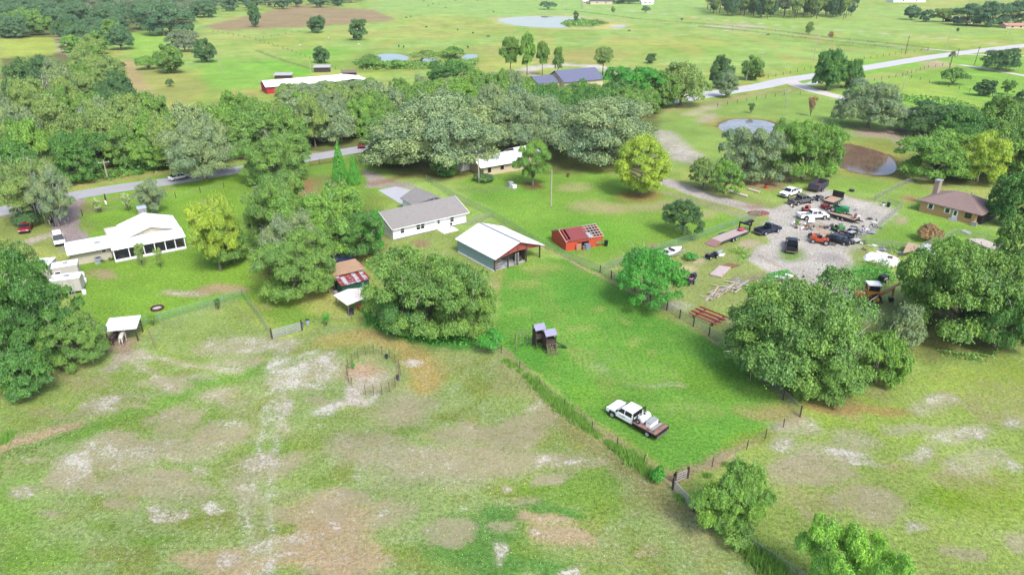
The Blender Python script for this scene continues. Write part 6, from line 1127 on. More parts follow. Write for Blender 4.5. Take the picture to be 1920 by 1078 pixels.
# dump trailer
def trailer(A, B, label, L, W_, name='trailer', deck=None, sides=0, sidem=None, head=0, axles=(0.1,), ramps=False, goose=False):
    a = G(*A); b_ = G(*B); o = thing(name, label, 'trailer', (a + b_) / 2, ang(A, B)); F = L / 2; h = W_ / 2
    MB().b(-F, F, -h, h, .62, .72).build('deck', deck or timber, o)
    mb = MB(); mb.b(-F, F, -h - .07, -h - .002, .5, .78); mb.b(-F, F, h + .002, h + .07, .5, .78); mb.b(F + .002, F + .08, -h - .07, h + .07, .5, .78); mb.build('frame', sidem or black, o)
    if not goose: MB().add([(F + .08, -.6, .55), (F + .08, .6, .55), (F + 1.3, .06, .55), (F + 1.3, -.06, .55), (F + .08, -.6, .65), (F + .08, .6, .65), (F + 1.3, .06, .65), (F + 1.3, -.06, .65)], [(0, 1, 2, 3), (7, 6, 5, 4), (0, 3, 7, 4), (1, 5, 6, 2), (3, 2, 6, 7)]).build('drawbar', sidem or black, o)
    if sides:
        mb = MB(); mb.b(-F, F, -h, -h + .07, .724, .72 + sides); mb.b(-F, F, h - .07, h, .724, .72 + sides); mb.b(F - .07, F, -h + .07, h - .07, .724, .72 + sides); mb.b(-F, -F + .07, -h + .07, h - .07, .724, .72 + sides)
        for k in range(6):
            x = -F + .2 + k * (L - .4) / 5; mb.b(x - .05, x + .05, -h - .06, -h - .002, .8, .7 + sides); mb.b(x - .05, x + .05, h + .002, h + .06, .8, .7 + sides)
        mb.build('sides', sidem or black, o)
    if head: MB().b(F - .08, F, -h - .05, h + .05, .8, .8 + head).build('headboard', sidem or black, o)
    for ax in axles:
        for s in (-1, 1): wheel(o, ax, s * (h + .22), .36, .22)
    if axles:
        for s in (-1, 1): MB().b(min(axles) - .5, max(axles) + .5, s * (h + .22) - .16, s * (h + .22) + .16, .78, .84).build('mudguard', sidem or black, o)
    if ramps: MB().slab([(-F - 1.8, -h, .1), (-F, -h, .72), (-F, h, .72), (-F - 1.8, h, .1)], .08).build('ramp', rustdeck, o)
    return o, F, h
slate_m = mat('slate_grey_steel', C(86, 84, 98), .6, .15, 2); rustin = mat('rust_inside', C(140, 88, 76), .85, .2, 2)
trailer((1517, 364), (1548, 348), 'dark steel dump trailer with a rusty inside', 5.6, 2.3, 'dump_trailer', rustin, 1.15, slate_m, axles=(-.9, 0))
trailer((1544, 388), (1578, 372), 'flat tipper bed with a tall black headboard', 4.2, 2.3, 'tipper_bed', mat('pinkish_boards', C(214, 176, 150), .8, .12, 3), 0, black, head=1.3, axles=(-.6, .2)); 
o, F, h = trailer((1560, 405), (1602, 417), 'car trailer carrying a green mower in the lot', 5.4, 2.0, 'car_trailer', mat('tan_deck', C(200, 176, 146), .85, .15, 3), 0, black, axles=(-.4, .5)); MB().b(F - .5, F - .4, -.4, .4, .8, 1.8).build('winch_post', rustin, o)
go, F, h = trailer((1340, 458), (1396, 436), 'long gooseneck trailer with a rusty ramp beside the chain link fence', 8.6, 2.4, 'gooseneck_trailer', mat('pale_deck_boards', C(214, 196, 186), .85, .12, 3, stripes=(1, .3, .2)), 0, slate_m, axles=(-1.2, -.3), ramps=True, goose=True)
mb = MB(); mb.b(F, F + .2, -h, -h + .2, .6, 2.0); mb.b(F, F + .2, h - .2, h, .6, 2.0); mb.b(F - .2, F + 2.6, -.35, .35, 1.75, 2.05); mb.b(F, F + .2, -h + .2, h - .2, 1.7, 2.0); mb.b(F + 2.2, F + 2.45, -.12, .12, .9, 1.75); mb.build('gooseneck', black, go)
tb = thing('tarp_bundle', 'pink red bundle on the front of the gooseneck trailer', 'bundle', loc_in(go, F - 1.0, 0, .72), .3); MB().ball((0, 0, .25), .7, 10, 6, 0, (1, .8, .45)).build('bundle', mat('pink_red_cloth', C(206, 72, 104), .8, .2, 3), tb, smooth=True); MB().tube([(-.7, 0, .3), (0, 0, .6), (.7, 0, .3)], .04, 5).build('strap', black, tb)
# green mower on the car trailer and others
green = paint_m('machine_green', (30, 160, 84), .4); orange_p = paint_m('machine_orange', (236, 96, 44), .4); yel = paint_m('digger_yellow', (238, 172, 88), .45)
def mower(p, rz, body, label, name='ride_on_mower', cat='mower', s=1.0, raised=False):
    o = thing(name, label, cat, p, rz); o.scale = (s, s, s); MB().prism([(-1.0, .4), (1.2, .4), (1.25, .9), (.3, 1.0), (-.1, .75), (-1.0, .75)], -.5, .5).build('body', body, o, bevel=.05); MB().b(-.6, -.1, -.3, .3, .76, .9).build('seat', black, o); MB().b(-.72, -.6, -.3, .3, .8, 1.3).build('seat_back', black, o)
    MB().tube([(.15, 0, .95), (0, 0, 1.25)], .03, 5).build('steering_column', black, o); MB().b(-.3, .6, -.85, .85, .18, .36).build('cutting_deck', body, o)
    for s_ in (-1, 1): wheel(o, -.75, s_ * .62, .42, .3); wheel(o, .95, s_ * .5, .26, .2)
    if raised: MB().slab([(-.9, -.95, 1.0), (-.2, -.95, 2.0), (-.2, .95, 2.0), (-.9, .95, 1.0)], .1).build('raised_wing', body, o)
    return o
mower(G(1572, 404) + Vector((0, 0, .72)), R(-40), green, 'green mower with a raised wing on the car trailer', s=1.35, raised=True)
mower(G(1525, 446), R(-15), steel, 'dismantled mower frame in weeds of the lot', s=.8); mower(G(1571, 433), .4, paint_m('dull_green', (90, 170, 80), .5), 'small faded green mower above the black vehicles', s=1.0)
mower(G(1548, 392), 2.0, redp, 'red mower beside the flat tipper bed', s=.9); mower(G(1512, 396), 1.0, paint_m('dusty_red', (214, 96, 90), .5), 'dusty red mower behind the side on white pickup', s=1.0); mower(G(1534, 375), .5, gp, 'grey machine between the grey pickup and dump trailer', s=.9)
def forklift(p, rz):
    o = thing('forklift', 'orange wheeled forklift on the gravel lot', 'forklift', p, rz); MB().prism([(-1.7, .5), (1.3, .5), (1.3, 1.0), (.4, 1.1), (.3, 1.0), (-.7, 1.0), (-.8, 1.5), (-1.6, 1.45)], -.75, .75).build('body', orange_p, o, bevel=.06)
    mb = MB()
    for x, y in ((-.6, -.65), (-.6, .65), (.9, -.65), (.9, .65)): mb.tube([(x, y, 1.0), (x * .85 + .05, y, 2.1)], .05, 5)
    mb.build('cage', black, o); MB().b(-.65, .95, -.72, .72, 2.1, 2.17).build('cage_roof', mat('tan_roof', C(220, 170, 130), .6, .1), o); MB().b(-.4, .1, -.3, .3, 1.0, 1.45).build('seat', black, o)
    mb = MB()
    for y in (-.35, .35): mb.b(1.35, 1.5, y - .07, y + .07, .1, 2.3); mb.b(1.5, 2.6, y - .06, y + .06, .1, .18)
    for z in (.5, 1.3, 2.2): mb.b(1.35, 1.5, -.28, .28, z, z + .1)
    mb.build('mast', black, o)
    for s in (-1, 1): wheel(o, 1.0, s * .85, .5, .35); wheel(o, -1.2, s * .8, .42, .3)
forklift(G(1538, 456), R(-28))
def quad(px, py, rz, body, label, name='quad_bike', cat='quad bike', s=1.0):
    o = thing(name, label, cat, G(px, py), rz); o.scale = (s, s, s); MB().prism([(-1.0, .55), (-.4, .7), (.2, .75), (.9, .95), (1.1, .6), (.9, .35), (-.9, .35)], -.35, .35).build('body', body, o, bevel=.05); MB().b(-.5, .2, -.2, .2, .76, .92).build('seat', black, o); MB().tube([(.35, -.4, 1.15), (.45, 0, 1.1), (.35, .4, 1.15)], .03, 5).build('handlebar', black, o)
    mb = MB(); mb.b(-1.1, -.5, -.4, .4, .92, .97); mb.b(.6, 1.15, -.4, .4, .98, 1.03); mb.build('rack', steel, o)
    for x in (-.75, .75):
        for s_ in (-1, 1): wheel(o, x, s_ * .48, .3, .25); MB().b(x - .35, x + .35, s_ * .48 - .16, s_ * .48 + .16, .64, .7).build('mudguard', body, o)
def buggy(px, py, rz, body, label, s=1.0):
    o = thing('utility_buggy', label, 'buggy', G(px, py), rz); o.scale = (s, s, s); MB().prism([(-1.4, .5), (1.3, .5), (1.4, .75), (.8, .95), (.5, .6), (-.3, .6), (-.4, .9), (-1.4, .9)], -.7, .7).build('body', body, o, bevel=.04); MB().b(-.3, .1, -.6, .6, .6, 1.0).build('seat', black, o)
    mb = MB()
    for y in (-.62, .62): mb.tube([(.6, y, .9), (.25, y, 1.75), (-.45, y, 1.75), (-.5, y, .9)], .04, 5)
    mb.build('roll_cage', black, o); MB().b(-.5, .3, -.66, .66, 1.76, 1.82).build('roof', body, o); MB().b(-1.38, -.45, -.66, .66, .902, .95).build('cargo_bed', black, o)
    for x in (-.9, .9):
        for s_ in (-1, 1): wheel(o, x, s_ * .7, .33, .24)
car((1558, 452), (1583, 458), bp, 'black low car beside the orange forklift', 4.4); buggy(1594, 454, R(-60), paint_m('pale_grey_paint', (206, 206, 210)), 'pale buggy right of the black low car', 1.1); quad(1588, 441, .6, bp, 'black quad bike above the black low car'); quad(1577, 443, 1.2, redp, 'dark red quad bike left of the black quad', s=.9); buggy(1598, 440, .8, bp, 'black buggy behind the pale buggy', .9)
quad(1334, 484, .5, bp, 'black quad bike in the weedy yard beside the boat')
slabthing('tin_sheet', 'pale blue sheet lying behind the weedy yard quad bike', 'sheet', [(1340, 478), (1344, 472), (1356, 468), (1352, 474)], .1, .06, mat('pale_blue_sheet', C(186, 208, 220), .6, .08)); slabthing('tin_sheet', 'flat white sheet right of the weedy yard quad bike', 'sheet', [(1346, 480), (1350, 476), (1360, 476), (1356, 481)], .08, .06, white); slabthing('tin_sheet', 'pale blue sheet left of the weedy yard quad bike', 'sheet', [(1318, 482), (1324, 480), (1330, 484), (1324, 486)], .08, .06, mat('pale_blue_sheet', None))
# white truck door or box
slabthing('white_hood', 'white body panel lying in front of the side on white pickup', 'panel', [(1514, 421), (1518, 408), (1528, 408), (1526, 421)], .5, .12, wp); T('vase', 'olive', 1500, 412, 426, 14, 'scraggly weed and junk left of the loose white panel', cat='plant')
# boats
def boat(A, B, hull, inner, label, L, W_, name='motor_boat'):
    o = thing(name, label, 'boat', (G(*A) + G(*B)) / 2, ang(A, B)); F = L / 2; h = W_ / 2; n = 9; V = []; Fc = []
    ring = []
    for k in range(n + 1):
        x = -F + L * k / n; wd = h * (1 - max(0, (k / n - .45) / .55) ** 2.2) ** .9 if k < n else .02; sh = .95 + .25 * (k / n) ** 2; kz = .35 + .35 * max(0, (k / n - .6) / .4) ** 2
        ring.append([(x, -wd, sh), (x, -wd * .75, .55 + .3 * max(0, k / n - .6)), (x, 0, kz), (x, wd * .75, .55 + .3 * max(0, k / n - .6)), (x, wd, sh)])
    for r_ in ring: V += r_
    for k in range(n):
        for j in range(4): Fc.append((k * 5 + j, k * 5 + j + 1, k * 5 + j + 6, k * 5 + j + 5))
    Fc.append((4, 3, 2, 1, 0)); MB().add(V, Fc).build('hull', hull, o, smooth=False)
    dk = [(r_[0][0], r_[0][1] * .97, r_[0][2] - .02) for r_ in ring] + [(r_[4][0], r_[4][1] * .97, r_[4][2] - .02) for r_ in reversed(ring)]; MB().add(dk, [tuple(range(len(dk)))]).build('deck', hull, o)
    MB().b(-F + .7, F * .1, -h * .6, h * .6, .95, 1.02).build('cockpit', inner, o); MB().b(-F * .35, -F * .2, -h * .35, h * .35, 1.02, 1.35).build('seat', black if inner is not black else redp, o); MB().frus(F * .12, F * .35, -h * .55, h * .55, 1.05, F * .12, F * .2, -h * .45, h * .45, 1.4).build('windscreen', glass, o)
    MB().b(-F - .35, -F - .01, -.2, .2, .5, 1.5).build('outboard_motor', black, o); mb = MB(); mb.b(-F, F * .8, -h * .6, -h * .5, .22, .34); mb.b(-F, F * .8, h * .5, h * .6, .22, .34); mb.b(F * .8, F + .9, -.08, .08, .22, .34); mb.build('trailer_frame', galv, o)
    for s in (-1, 1): wheel(o, -F * .25, s * (h * .85), .3, .2)
boat((1232, 488), (1275, 474), white, mat('boat_inner', C(222, 226, 230), .5, .08), 'white motor boat on a trailer beside the mimosa', 6.2, 2.3); boat((1285, 540), (1306, 520), paint_m('boat_black', (60, 52, 60)), mat('pink_deck', C(228, 150, 158), .6, .1), 'small black and pink jet boat right of the mimosa', 3.4, 1.5, 'jet_boat')
# backhoe
def backhoe(p, rz):
    o = thing('backhoe', 'yellow backhoe loader with white cab roof at the lot edge', 'backhoe', p, rz)
    MB().prism([(-1.4, .7), (2.0, .7), (2.05, 1.25), (.5, 1.5), (.4, 1.3), (-1.4, 1.3)], -.55, .55).build('body', yel, o, bevel=.05); mb = MB(); mb.b(-1.2, .5, -.75, .75, 1.3, 1.8)
    for x, y in ((-1.15, -.7), (-1.15, .7), (.45, -.7), (.45, .7)): mb.b(x - .06, x + .06, y - .06, y + .06, 1.8, 2.75)
    mb.build('cab', yel, o); MB().b(-1.1, .4, -.64, .64, 1.81, 2.74).build('cab_glass', glass, o); MB().b(-1.3, .6, -.85, .85, 2.76, 2.9).build('cab_roof', white, o)
    for s in (-1, 1): wheel(o, -.8, s * .95, .75, .45, rim=yel); wheel(o, 1.5, s * .85, .45, .3, rim=yel)
    mb = MB(); mb.tube([(-1.4, 0, .9), (-3.0, .1, 2.3)], [.3, .24], 4); mb.tube([(-3.0, .1, 2.3), (-3.9, .2, 3.3)], [.24, .14], 4); mb.tube([(-3.2, .1, 2.5), (-3.3, .2, .8)], [.2, .16], 4); mb.build('boom', yel, o); MB().prism([(-3.6, .2), (-3.0, .2), (-2.95, .8), (-3.5, .85)], -.3, .4).build('bucket', black, o)
    mb = MB(); mb.tube([(1.2, -.7, 1.2), (2.7, -.7, .5)], .09, 5); mb.tube([(1.2, .7, 1.2), (2.7, .7, .5)], .09, 5); mb.build('loader_arm', mat('rust_red_arm', C(216, 120, 84), .6, .15), o); MB().prism([(2.6, .1), (3.4, .1), (3.3, .2), (2.75, .3), (2.7, .9), (2.6, .9)], -1.0, 1.0).build('loader_bucket', galv, o)
    for s in (-1, 1): MB().tube([(-1.5, s * .5, .8), (-1.9, s * .9, .1)], .08, 5).build('stabiliser', black, o)
    MB().tube([(1.2, .3, 1.4), (1.2, .3, 2.3)], .05, 6).build('exhaust', black, o)
backhoe(G(1626, 563), R(171))
c_ = thing('compressor', 'small dark machine behind the backhoe arm', 'machine', G(1655, 528), .5); MB().b(-.7, .7, -.5, .5, .3, 1.1).build('housing', black, c_, bevel=.05); MB().b(-.5, .3, -.51, -.505, .5, .9).build('side_panel', galv, c_); [wheel(c_, 0, s * .6, .3, .15) for s in (-1, 1)]
# ================================================================ yard clutter
rd = random.Random(8); pc = [mat('pale_plank', C(226, 216, 198), .85, .12, 4), mat('tan_plank', C(206, 178, 146), .85, .15, 4), mat('grey_plank', C(196, 190, 184), .85, .12, 4)]
for i in range(30):
    t_ = i / 29; px = 1328 + 62 * ((i % 15) / 14) + rd.uniform(-4, 4); py = 556 - 22 * ((i % 15) / 14) + (4 if i > 14 else -4) + rd.uniform(-4, 6); L_ = rd.uniform(2.0, 4.2); a = R(rd.choice([48, 52, 56, 60, 45]) if i % 6 else -28)
    o = MB().b(-L_ / 2, L_ / 2, -.1, .1, 0, .06).build('plank', pc[i % 3]); o.location = G(px, py) + Vector((0, 0, .05 + .065 * (i % 5) + .001 * i)); o.rotation_euler = (0, 0, a); tag(o, 'loose plank tossed on the lumber pile left of the huge olive oak', 'plank', 'planks of the scattered lumber pile')
for i in range(12):
    L_ = rd.uniform(1.0, 2.0); o = MB().b(-L_ / 2, L_ / 2, -.05, .05, 0, .05).build('lath', pc[2]); o.location = G(1380 + rd.uniform(-12, 14), 528 + rd.uniform(-6, 8)) + Vector((0, 0, .05 + .05 * (i % 4) + .001 * i)); o.rotation_euler = (0, 0, rd.uniform(0, 3)); tag(o, 'short grey lath in the tangle above the lumber pile', 'lath', 'short laths above the lumber pile')
redpipe = mat('red_primer_steel', C(186, 74, 64), .6, .15, 2); a0 = G(1293, 592); a1 = G(1346, 614); dv = (a1 - a0); n_ = Vector((-dv.y, dv.x, 0)).normalized()
redpipe2 = mat('highlit_red_steel', C(222, 130, 116), .6, .15, 2)  # paler copy of the red steel: highlights between beams put into the colour
for k in range(6):
    L_ = dv.length; o = MB().b(0, L_, -.07, .07, 0, .18).build('steel_beam', redpipe if k % 2 else redpipe2); p = a0 + n_ * (k * .52 - .2); o.location = p + Vector((0, 0, .46 + .16 * (k % 2))); o.rotation_euler = (0, 0, math.atan2(dv.y, dv.x)); tag(o, 'long red steel beam racked behind the lawn fence', 'beam', 'red steel beams on the low rack')
rk = thing('beam_rack', 'low timber rack carrying the red steel beams', 'rack', a0, math.atan2(dv.y, dv.x))
for x in (.8, dv.length - .8): MB().b(x - .1, x + .1, -.4, 2.7, .3, .45).build('crosspiece', darktimber, rk); [MB().b(x - .08, x + .08, y - .08, y + .08, 0, .3).build('leg', darktimber, rk) for y in (-.2, 2.4)]
slabthing('metal_platform', 'flat pale platform with a rusty rim in the yard grass', 'platform', [(1330, 517), (1349, 501), (1370, 504), (1352, 522)], .35, .3, mat('rust_rimmed_sheet', C(226, 206, 202), .6, .08, 1.2, C(190, 120, 90), .62)); slabthing('steel_grid', 'rusty flat steel frame behind the pale platform', 'frame', [(1352, 499), (1366, 494), (1388, 498), (1374, 503)], .12, .1, mat('rust_frame', C(150, 110, 70), .8, .25, 2)); heap('dirt_mound', 'low reddish scrap heap by the gravel drive', 'heap', [(1404, 404), (1420, 396), (1440, 397), (1432, 404)], .3, .28, mat('reddish_scrap', C(150, 96, 84), .9, .3, 2))
slabthing('timber_log', 'long pale timber under the drive trees', 'timber', [(1358, 358), (1360, 356), (1402, 368), (1400, 371)], .3, .28, pc[0]); slabthing('timber_log', 'short pale timber right of the long one', 'timber', [(1402, 357), (1404, 355), (1425, 361), (1423, 363)], .3, .28, pc[0])
for (px, py, r_, h_, mt, nm, lb, ct) in ((1597, 359, .55, .5, black, 'stock_tub', 'black round tub alone on the yard grass', 'tub'), (1437, 353, .5, .8, orange_p, 'orange_drum', 'orange drum beneath the grey yard oak', 'drum'), (1665, 388, .35, 1.0, black, 'wheelie_bin', 'black wheelie bin near the brick house lawn', 'bin'), (1656, 386, .35, .6, white, 'white_drum', 'white drum left of the black wheelie bin', 'drum'), (97, 417, .35, 1.0, black, 'wheelie_bin', 'black wheelie bin beside the left driveway gate', 'bin'),
                                      (199, 383, .2, .9, white, 'mailbox_post', 'white mailbox post by the left driveway', 'mailbox'), (1065, 332, .35, .7, rustin, 'rusty_drum', 'rusty drum in the shade of the great right oak', 'drum'), (1668, 488, .4, .6, orange_p, 'orange_toy', 'orange and red toy heap in the weeds', 'toy'), (577, 608, .28, .7, mat('pale_blue_drum', C(190, 205, 220), .5, .05), 'blue_drum', 'pale blue drum right of the galvanised gate', 'drum'), (567, 612, .2, .5, mat('mid_blue', C(120, 160, 210), .5, .05), 'blue_bucket', 'small blue bucket at the galvanised gate end', 'bucket'), (725, 672, .2, .5, mat('dark_teal', C(30, 80, 80), .6, .1), 'feed_tub', 'dark green tub inside the round pen', 'tub'), (746, 711, .22, .5, mat('blue_tub', C(60, 70, 130), .6, .1), 'feed_tub', 'blue tub hanging at the round pen right side', 'tub'), (291, 581, .0, .0, None, None, None, None)):
    if nm is None: continue
    o = thing(nm, lb, ct, G(px, py)); MB().tube([(0, 0, 0), (0, 0, h_ * .5), (0, 0, h_)], [r_ * .88, r_, r_ * .95], 12).build('body', mt, o); MB().tube([(0, 0, h_ + .002), (0, 0, h_ + .05)], [r_ * 1.05, r_ * 1.0], 12).build('rim', black if mt is not black else steel, o)
fp = thing('fire_pit', 'round dark fire pit with pale ash in the backyard grass', 'fire pit', G(295, 579)); mb = MB(); n = 16
for k in range(n): a = 2 * math.pi * k / n; mb.box(.8 * math.cos(a), .8 * math.sin(a), .14, .22, .34, .28, a)
mb.build('ring', mat('charred_ring', C(92, 56, 48), .9, .2, 3), fp); MB().disc(0, 0, .06, .65, .08, 16).build('ash', mat('pale_ash', C(220, 210, 206), .9, .15, 3), fp)
for i, (px, py, s, mt) in enumerate([(1632, 438, 1.0, galv), (1640, 420, .7, white), (1618, 437, .8, galv), (1625, 434, .6, white), (1612, 441, .6, galv), (1632, 412, .7, steel), (1648, 428, .6, galv), (1622, 456, .7, steel), (1610, 452, .7, galv), (1636, 463, .9, white), (1655, 470, .6, galv), (1648, 478, .8, white), (1604, 396, .6, galv), (1610, 408, .5, white), (1502, 400, .5, steel), (1560, 425, .6, steel), (1576, 424, .7, timber), (1550, 428, .7, steel), (1690, 478, .8, galv), (1475, 521, 1.0, white), (1460, 524, .8, white), (1492, 530, .9, rustin), (1485, 527, .7, pc[1]), (1480, 340, .6, steel)]):
    mb = MB(); rj = random.Random(i)
    for k in range(5): mb.box(rj.uniform(-.7, .7) * s, rj.uniform(-.5, .5) * s, .12 + .1 * k * s, rj.uniform(.3, 1.4) * s, rj.uniform(.1, .6) * s, rj.uniform(.05, .25), rj.uniform(0, 3), ry=rj.uniform(-.3, .3))
    o = mb.build('scrap_heap', mt); o.location = G(px, py); tag(o, ['pale metal', 'white', 'dark steel', 'timber'][0 if mt is galv else 1 if mt is white else 2 if mt in (steel, rustin) else 3] + ' scrap heaped on the edge of the gravel lot', 'scrap', 'edge scrap heaps of colour ' + ('pale', 'white', 'dark', 'timber')[(0 if mt is galv else 1 if mt is white else 2 if mt in (steel, rustin) else 3)])
rs = random.Random(21)
for i in range(46):
    q = rs.choice([(1600, 432, 40, 10), (1630, 425, 26, 12), (1545, 428, 40, 8), (1520, 385, 40, 8), (1640, 465, 30, 8), (1575, 400, 40, 14), (1480, 525, 26, 6), (1500, 425, 12, 6)]); px = q[0] + rs.uniform(-1, 1) * q[2]; py = q[1] + rs.uniform(-1, 1) * q[3]; mt, wd = rs.choice([(galv, 'silvery'), (steel, 'dark'), (timber, 'wooden'), (rustin, 'rusty'), (white, 'white')])
    mb = MB(); s_ = rs.uniform(.3, .8)
    for k in range(4): mb.box(rs.uniform(-.5, .5) * s_, rs.uniform(-.4, .4) * s_, .1 + .08 * k, rs.uniform(.2, 1.2) * s_, rs.uniform(.1, .5) * s_, rs.uniform(.04, .2), rs.uniform(0, 3), ry=rs.uniform(-.5, .5))
    o = mb.build('junk_piece', mt); o.location = G(px, py); tag(o, wd + ' scrap piece lying about the vehicles of the gravel lot', 'scrap', wd + ' scrap pieces strewn over the gravel lot')
# playset
ps = thing('play_tower', 'dark wooden twin tower playset on the bright lawn', 'playset', G(1018, 655), R(20)); dw_ = mat('dark_stain_wood', C(86, 72, 66), .8, .2, 4); lav = mat('lavender_roof', C(168, 168, 200), .7, .08, 2)
def tower(x, y, w_, h1, h2, rk_):
    mb = MB()
    for a in (-1, 1):
        for b2 in (-1, 1): mb.b(x + a * w_ / 2 - .05, x + a * w_ / 2 + .05, y + b2 * w_ / 2 - .05, y + b2 * w_ / 2 + .05, 0, h2)
    mb.build('post', dw_, ps); MB().b(x - w_ / 2 + .052, x + w_ / 2 - .052, y - w_ / 2 + .052, y + w_ / 2 - .052, h1 - .1, h1).build('platform', timber, ps); mb = MB()
    for s in (-1, 1): mb.b(x - w_ / 2 + .055, x + w_ / 2 - .055, y + s * w_ / 2 - .03, y + s * w_ / 2 + .03, h1 + .05, h1 + .6); mb.b(x + s * w_ / 2 - .03, x + s * w_ / 2 + .03, y - w_ / 2 + .055, y + w_ / 2 - .055, h1 + .05, h1 + .6)
    mb.build('railing', dw_, ps); mb = MB(); mb.b(x - w_ / 2 + .02, x - w_ / 2 + .05, y - w_ / 2 + .06, y + w_ / 2 - .06, .2, h2 - .4 if rk_ else h1); mb.b(x + w_ / 2 - .05, x + w_ / 2 - .02, y - w_ / 2 + .06, y + w_ / 2 - .06, .2, h1 - .1); mb.b(x - w_ / 2 + .06, x + w_ / 2 - .06, y + w_ / 2 - .05, y + w_ / 2 - .02, .2, h2 - .4); mb.build('side_panel', dw_, ps); e = w_ / 2 + .15; mb = MB(); mb.slab([(x - e, y - e, h2 - .05), (x + e, y - e, h2 - .05), (x + e, y, h2 + .55), (x - e, y, h2 + .55)], .06); mb.slab([(x - e, y, h2 + .55), (x + e, y, h2 + .55), (x + e, y + e, h2 - .05), (x - e, y + e, h2 - .05)], .06); mb.build('roof', lav, ps)
tower(.7, -.4, 1.3, 1.3, 2.6, 0); tower(-.25, .95, 1.2, 1.6, 2.9, 1)
mb = MB()
for k in range(5): mb.box(.3, -1.25 - .18 * (4 - k) * .8, .2 + k * .26, .5, .1, .05); mb.box(1.1, -1.25 - .18 * (4 - k) * .8, .2 + k * .26, .5, .1, .05)
mb.tube([(.05, -2.0, 0), (.05, -1.05, 1.4)], .04, 5); mb.tube([(.6, -2.0, 0), (.6, -1.05, 1.4)], .04, 5); mb.tube([(.82, -2.0, 0), (.82, -1.05, 1.4)], .04, 5); mb.tube([(1.38, -2.0, 0), (1.38, -1.05, 1.4)], .04, 5); mb.build('ladder_steps', timber, ps)
MB().slab([(1.36, -.7, 1.3), (3.1, -.9, .15), (3.1, -.4, .15), (1.36, -.2, 1.3)], .08).build('slide', mat('green_slide', C(40, 90, 60), .5, .1), ps); mb = MB(); mb.tube([(-.85, 1.2, 2.3), (-3.2, 1.6, 2.3)], .07, 6); mb.tube([(-3.2, 1.6, 2.3), (-3.4, .9, 0)], .05, 5); mb.tube([(-3.2, 1.6, 2.3), (-3.2, 2.4, 0)], .05, 5); mb.build('swing_beam', timber, ps)
for x in (-1.5, -2.4): sw = MB().b(x - .22, x + .22, 1.25, 1.45, .5, .55).build('swing_seat', mat('green_slide', None), ps); MB().tube([(x - .2, 1.35, .55), (x - .2, 1.4, 2.25)], .012, 4).tube([(x + .2, 1.35, .55), (x + .2, 1.4, 2.25)], .012, 4).build('chain', galv, sw)
# ================================================================ fences
def smoothpts(px): return [G(*p) for p in px]
def fence(name, label, pts, h, step, kind='chain', postm=darktimber, pr=.06, cat='fence', rails=(0.35, .7, 1.05), wirem=galv):
    P = smoothpts(pts); root = thing(name, label, cat, P[0]); mb = MB(); O = P[0]; np_ = 0
    for i in range(len(P) - 1):
        a, b_ = P[i] - O, P[i + 1] - O; L = (b_ - a).length; n = max(1, round(L / step)); d = (b_ - a) / L; s_ = Vector((-d.y, d.x, 0))
        for k in range(n + (1 if i == len(P) - 2 else 0)):
            p = a + (b_ - a) * (k / n)
            if np_ < 90: np_ += 1; MB().tube([p + Vector((0, 0, -.05)), p + Vector((0, 0, h + .1))], pr, 6).build('post', postm, root)
        def band(p, q, w_):
            dd = (q - p).normalized(); nn = dd.cross(s_).normalized() * w_ / 2; mb.add([p - nn, q - nn, q + nn, p + nn], [(0, 1, 2, 3)])
        if kind == 'chain':
            sp_x = .22; nx = int(L / sp_x)
            for k in range(-int(h / sp_x), nx):
                for sg in (1, -1):
                    x0 = k * sp_x; x1 = x0 + h; z0, z1 = 0.02, h
                    if x0 < 0: z0 = -x0; x0 = 0
                    if x1 > L: z1 = h - (x1 - L); x1 = L
                    if x1 <= x0: continue
                    pa, pb = a + d * x0, a + d * x1
                    if sg > 0: band(pa + Vector((0, 0, z0)), pb + Vector((0, 0, z1)), .022)
                    else: band(pa + Vector((0, 0, h - z0)), pb + Vector((0, 0, h - z1)), .022)
            mb.tube([a + Vector((0, 0, h)), b_ + Vector((0, 0, h))], .03, 4)
        else:
            for z in rails: band(a + Vector((0, 0, z)), b_ + Vector((0, 0, z)), .03 if kind == 'wire' else .12) if kind != 'board' else mb.slab([a + s_ * .05 + Vector((0, 0, z)), b_ + s_ * .05 + Vector((0, 0, z)), b_ + s_ * .05 + Vector((0, 0, z + .13)), a + s_ * .05 + Vector((0, 0, z + .13))], .04)
    mb.build({'chain': 'chain_link_mesh', 'wire': 'wire', 'board': 'board_rails'}[kind], wirem, root); return root
greenw = mat('green_chain_wire', C(140, 185, 160), .6, .1, 2); greyw = mat('grey_wire', C(178, 178, 176), .6, .1, 2)
fence('chain_link_fence', 'green chain link fence running past both barns to the mimosa', [(800, 340), (850, 372), (925, 408), (1000, 455), (1060, 484), (1125, 512)], 1.4, 4.5, 'chain', galv, .04, wirem=greenw)
fence('chain_link_fence', 'green chain link fence from the mimosa up to the gravel drive', [(1125, 512), (1200, 482), (1300, 452), (1400, 415), (1425, 405)], 1.4, 4.0, 'chain', galv, .04, wirem=greenw)
fence('chain_link_fence', 'chain link fence between the bright lawn and the junk yard', [(1125, 512), (1190, 545), (1250, 582), (1300, 612), (1360, 648), (1500, 780)], 1.3, 3.2, 'chain', darktimber, .09, wirem=greyw)
fence('wire_fence', 'chain link fence from the barn corner to the grey roofed house', [(876, 424), (893, 418), (920, 408)], 1.2, 3, 'chain', galv, .05, wirem=greyw)
fence('wire_fence', 'old pasture fence under the tall grass tufts', [(940, 662), (1012, 726), (1110, 806), (1262, 905)], 1.1, 4, 'wire', darktimber, .05, wirem=greyw); fence('wire_fence', 'fence at the low end of the bright lawn', [(1262, 905), (1335, 875), (1400, 842), (1500, 782)], 1.1, 3.6, 'wire', darktimber, .05, wirem=greyw)
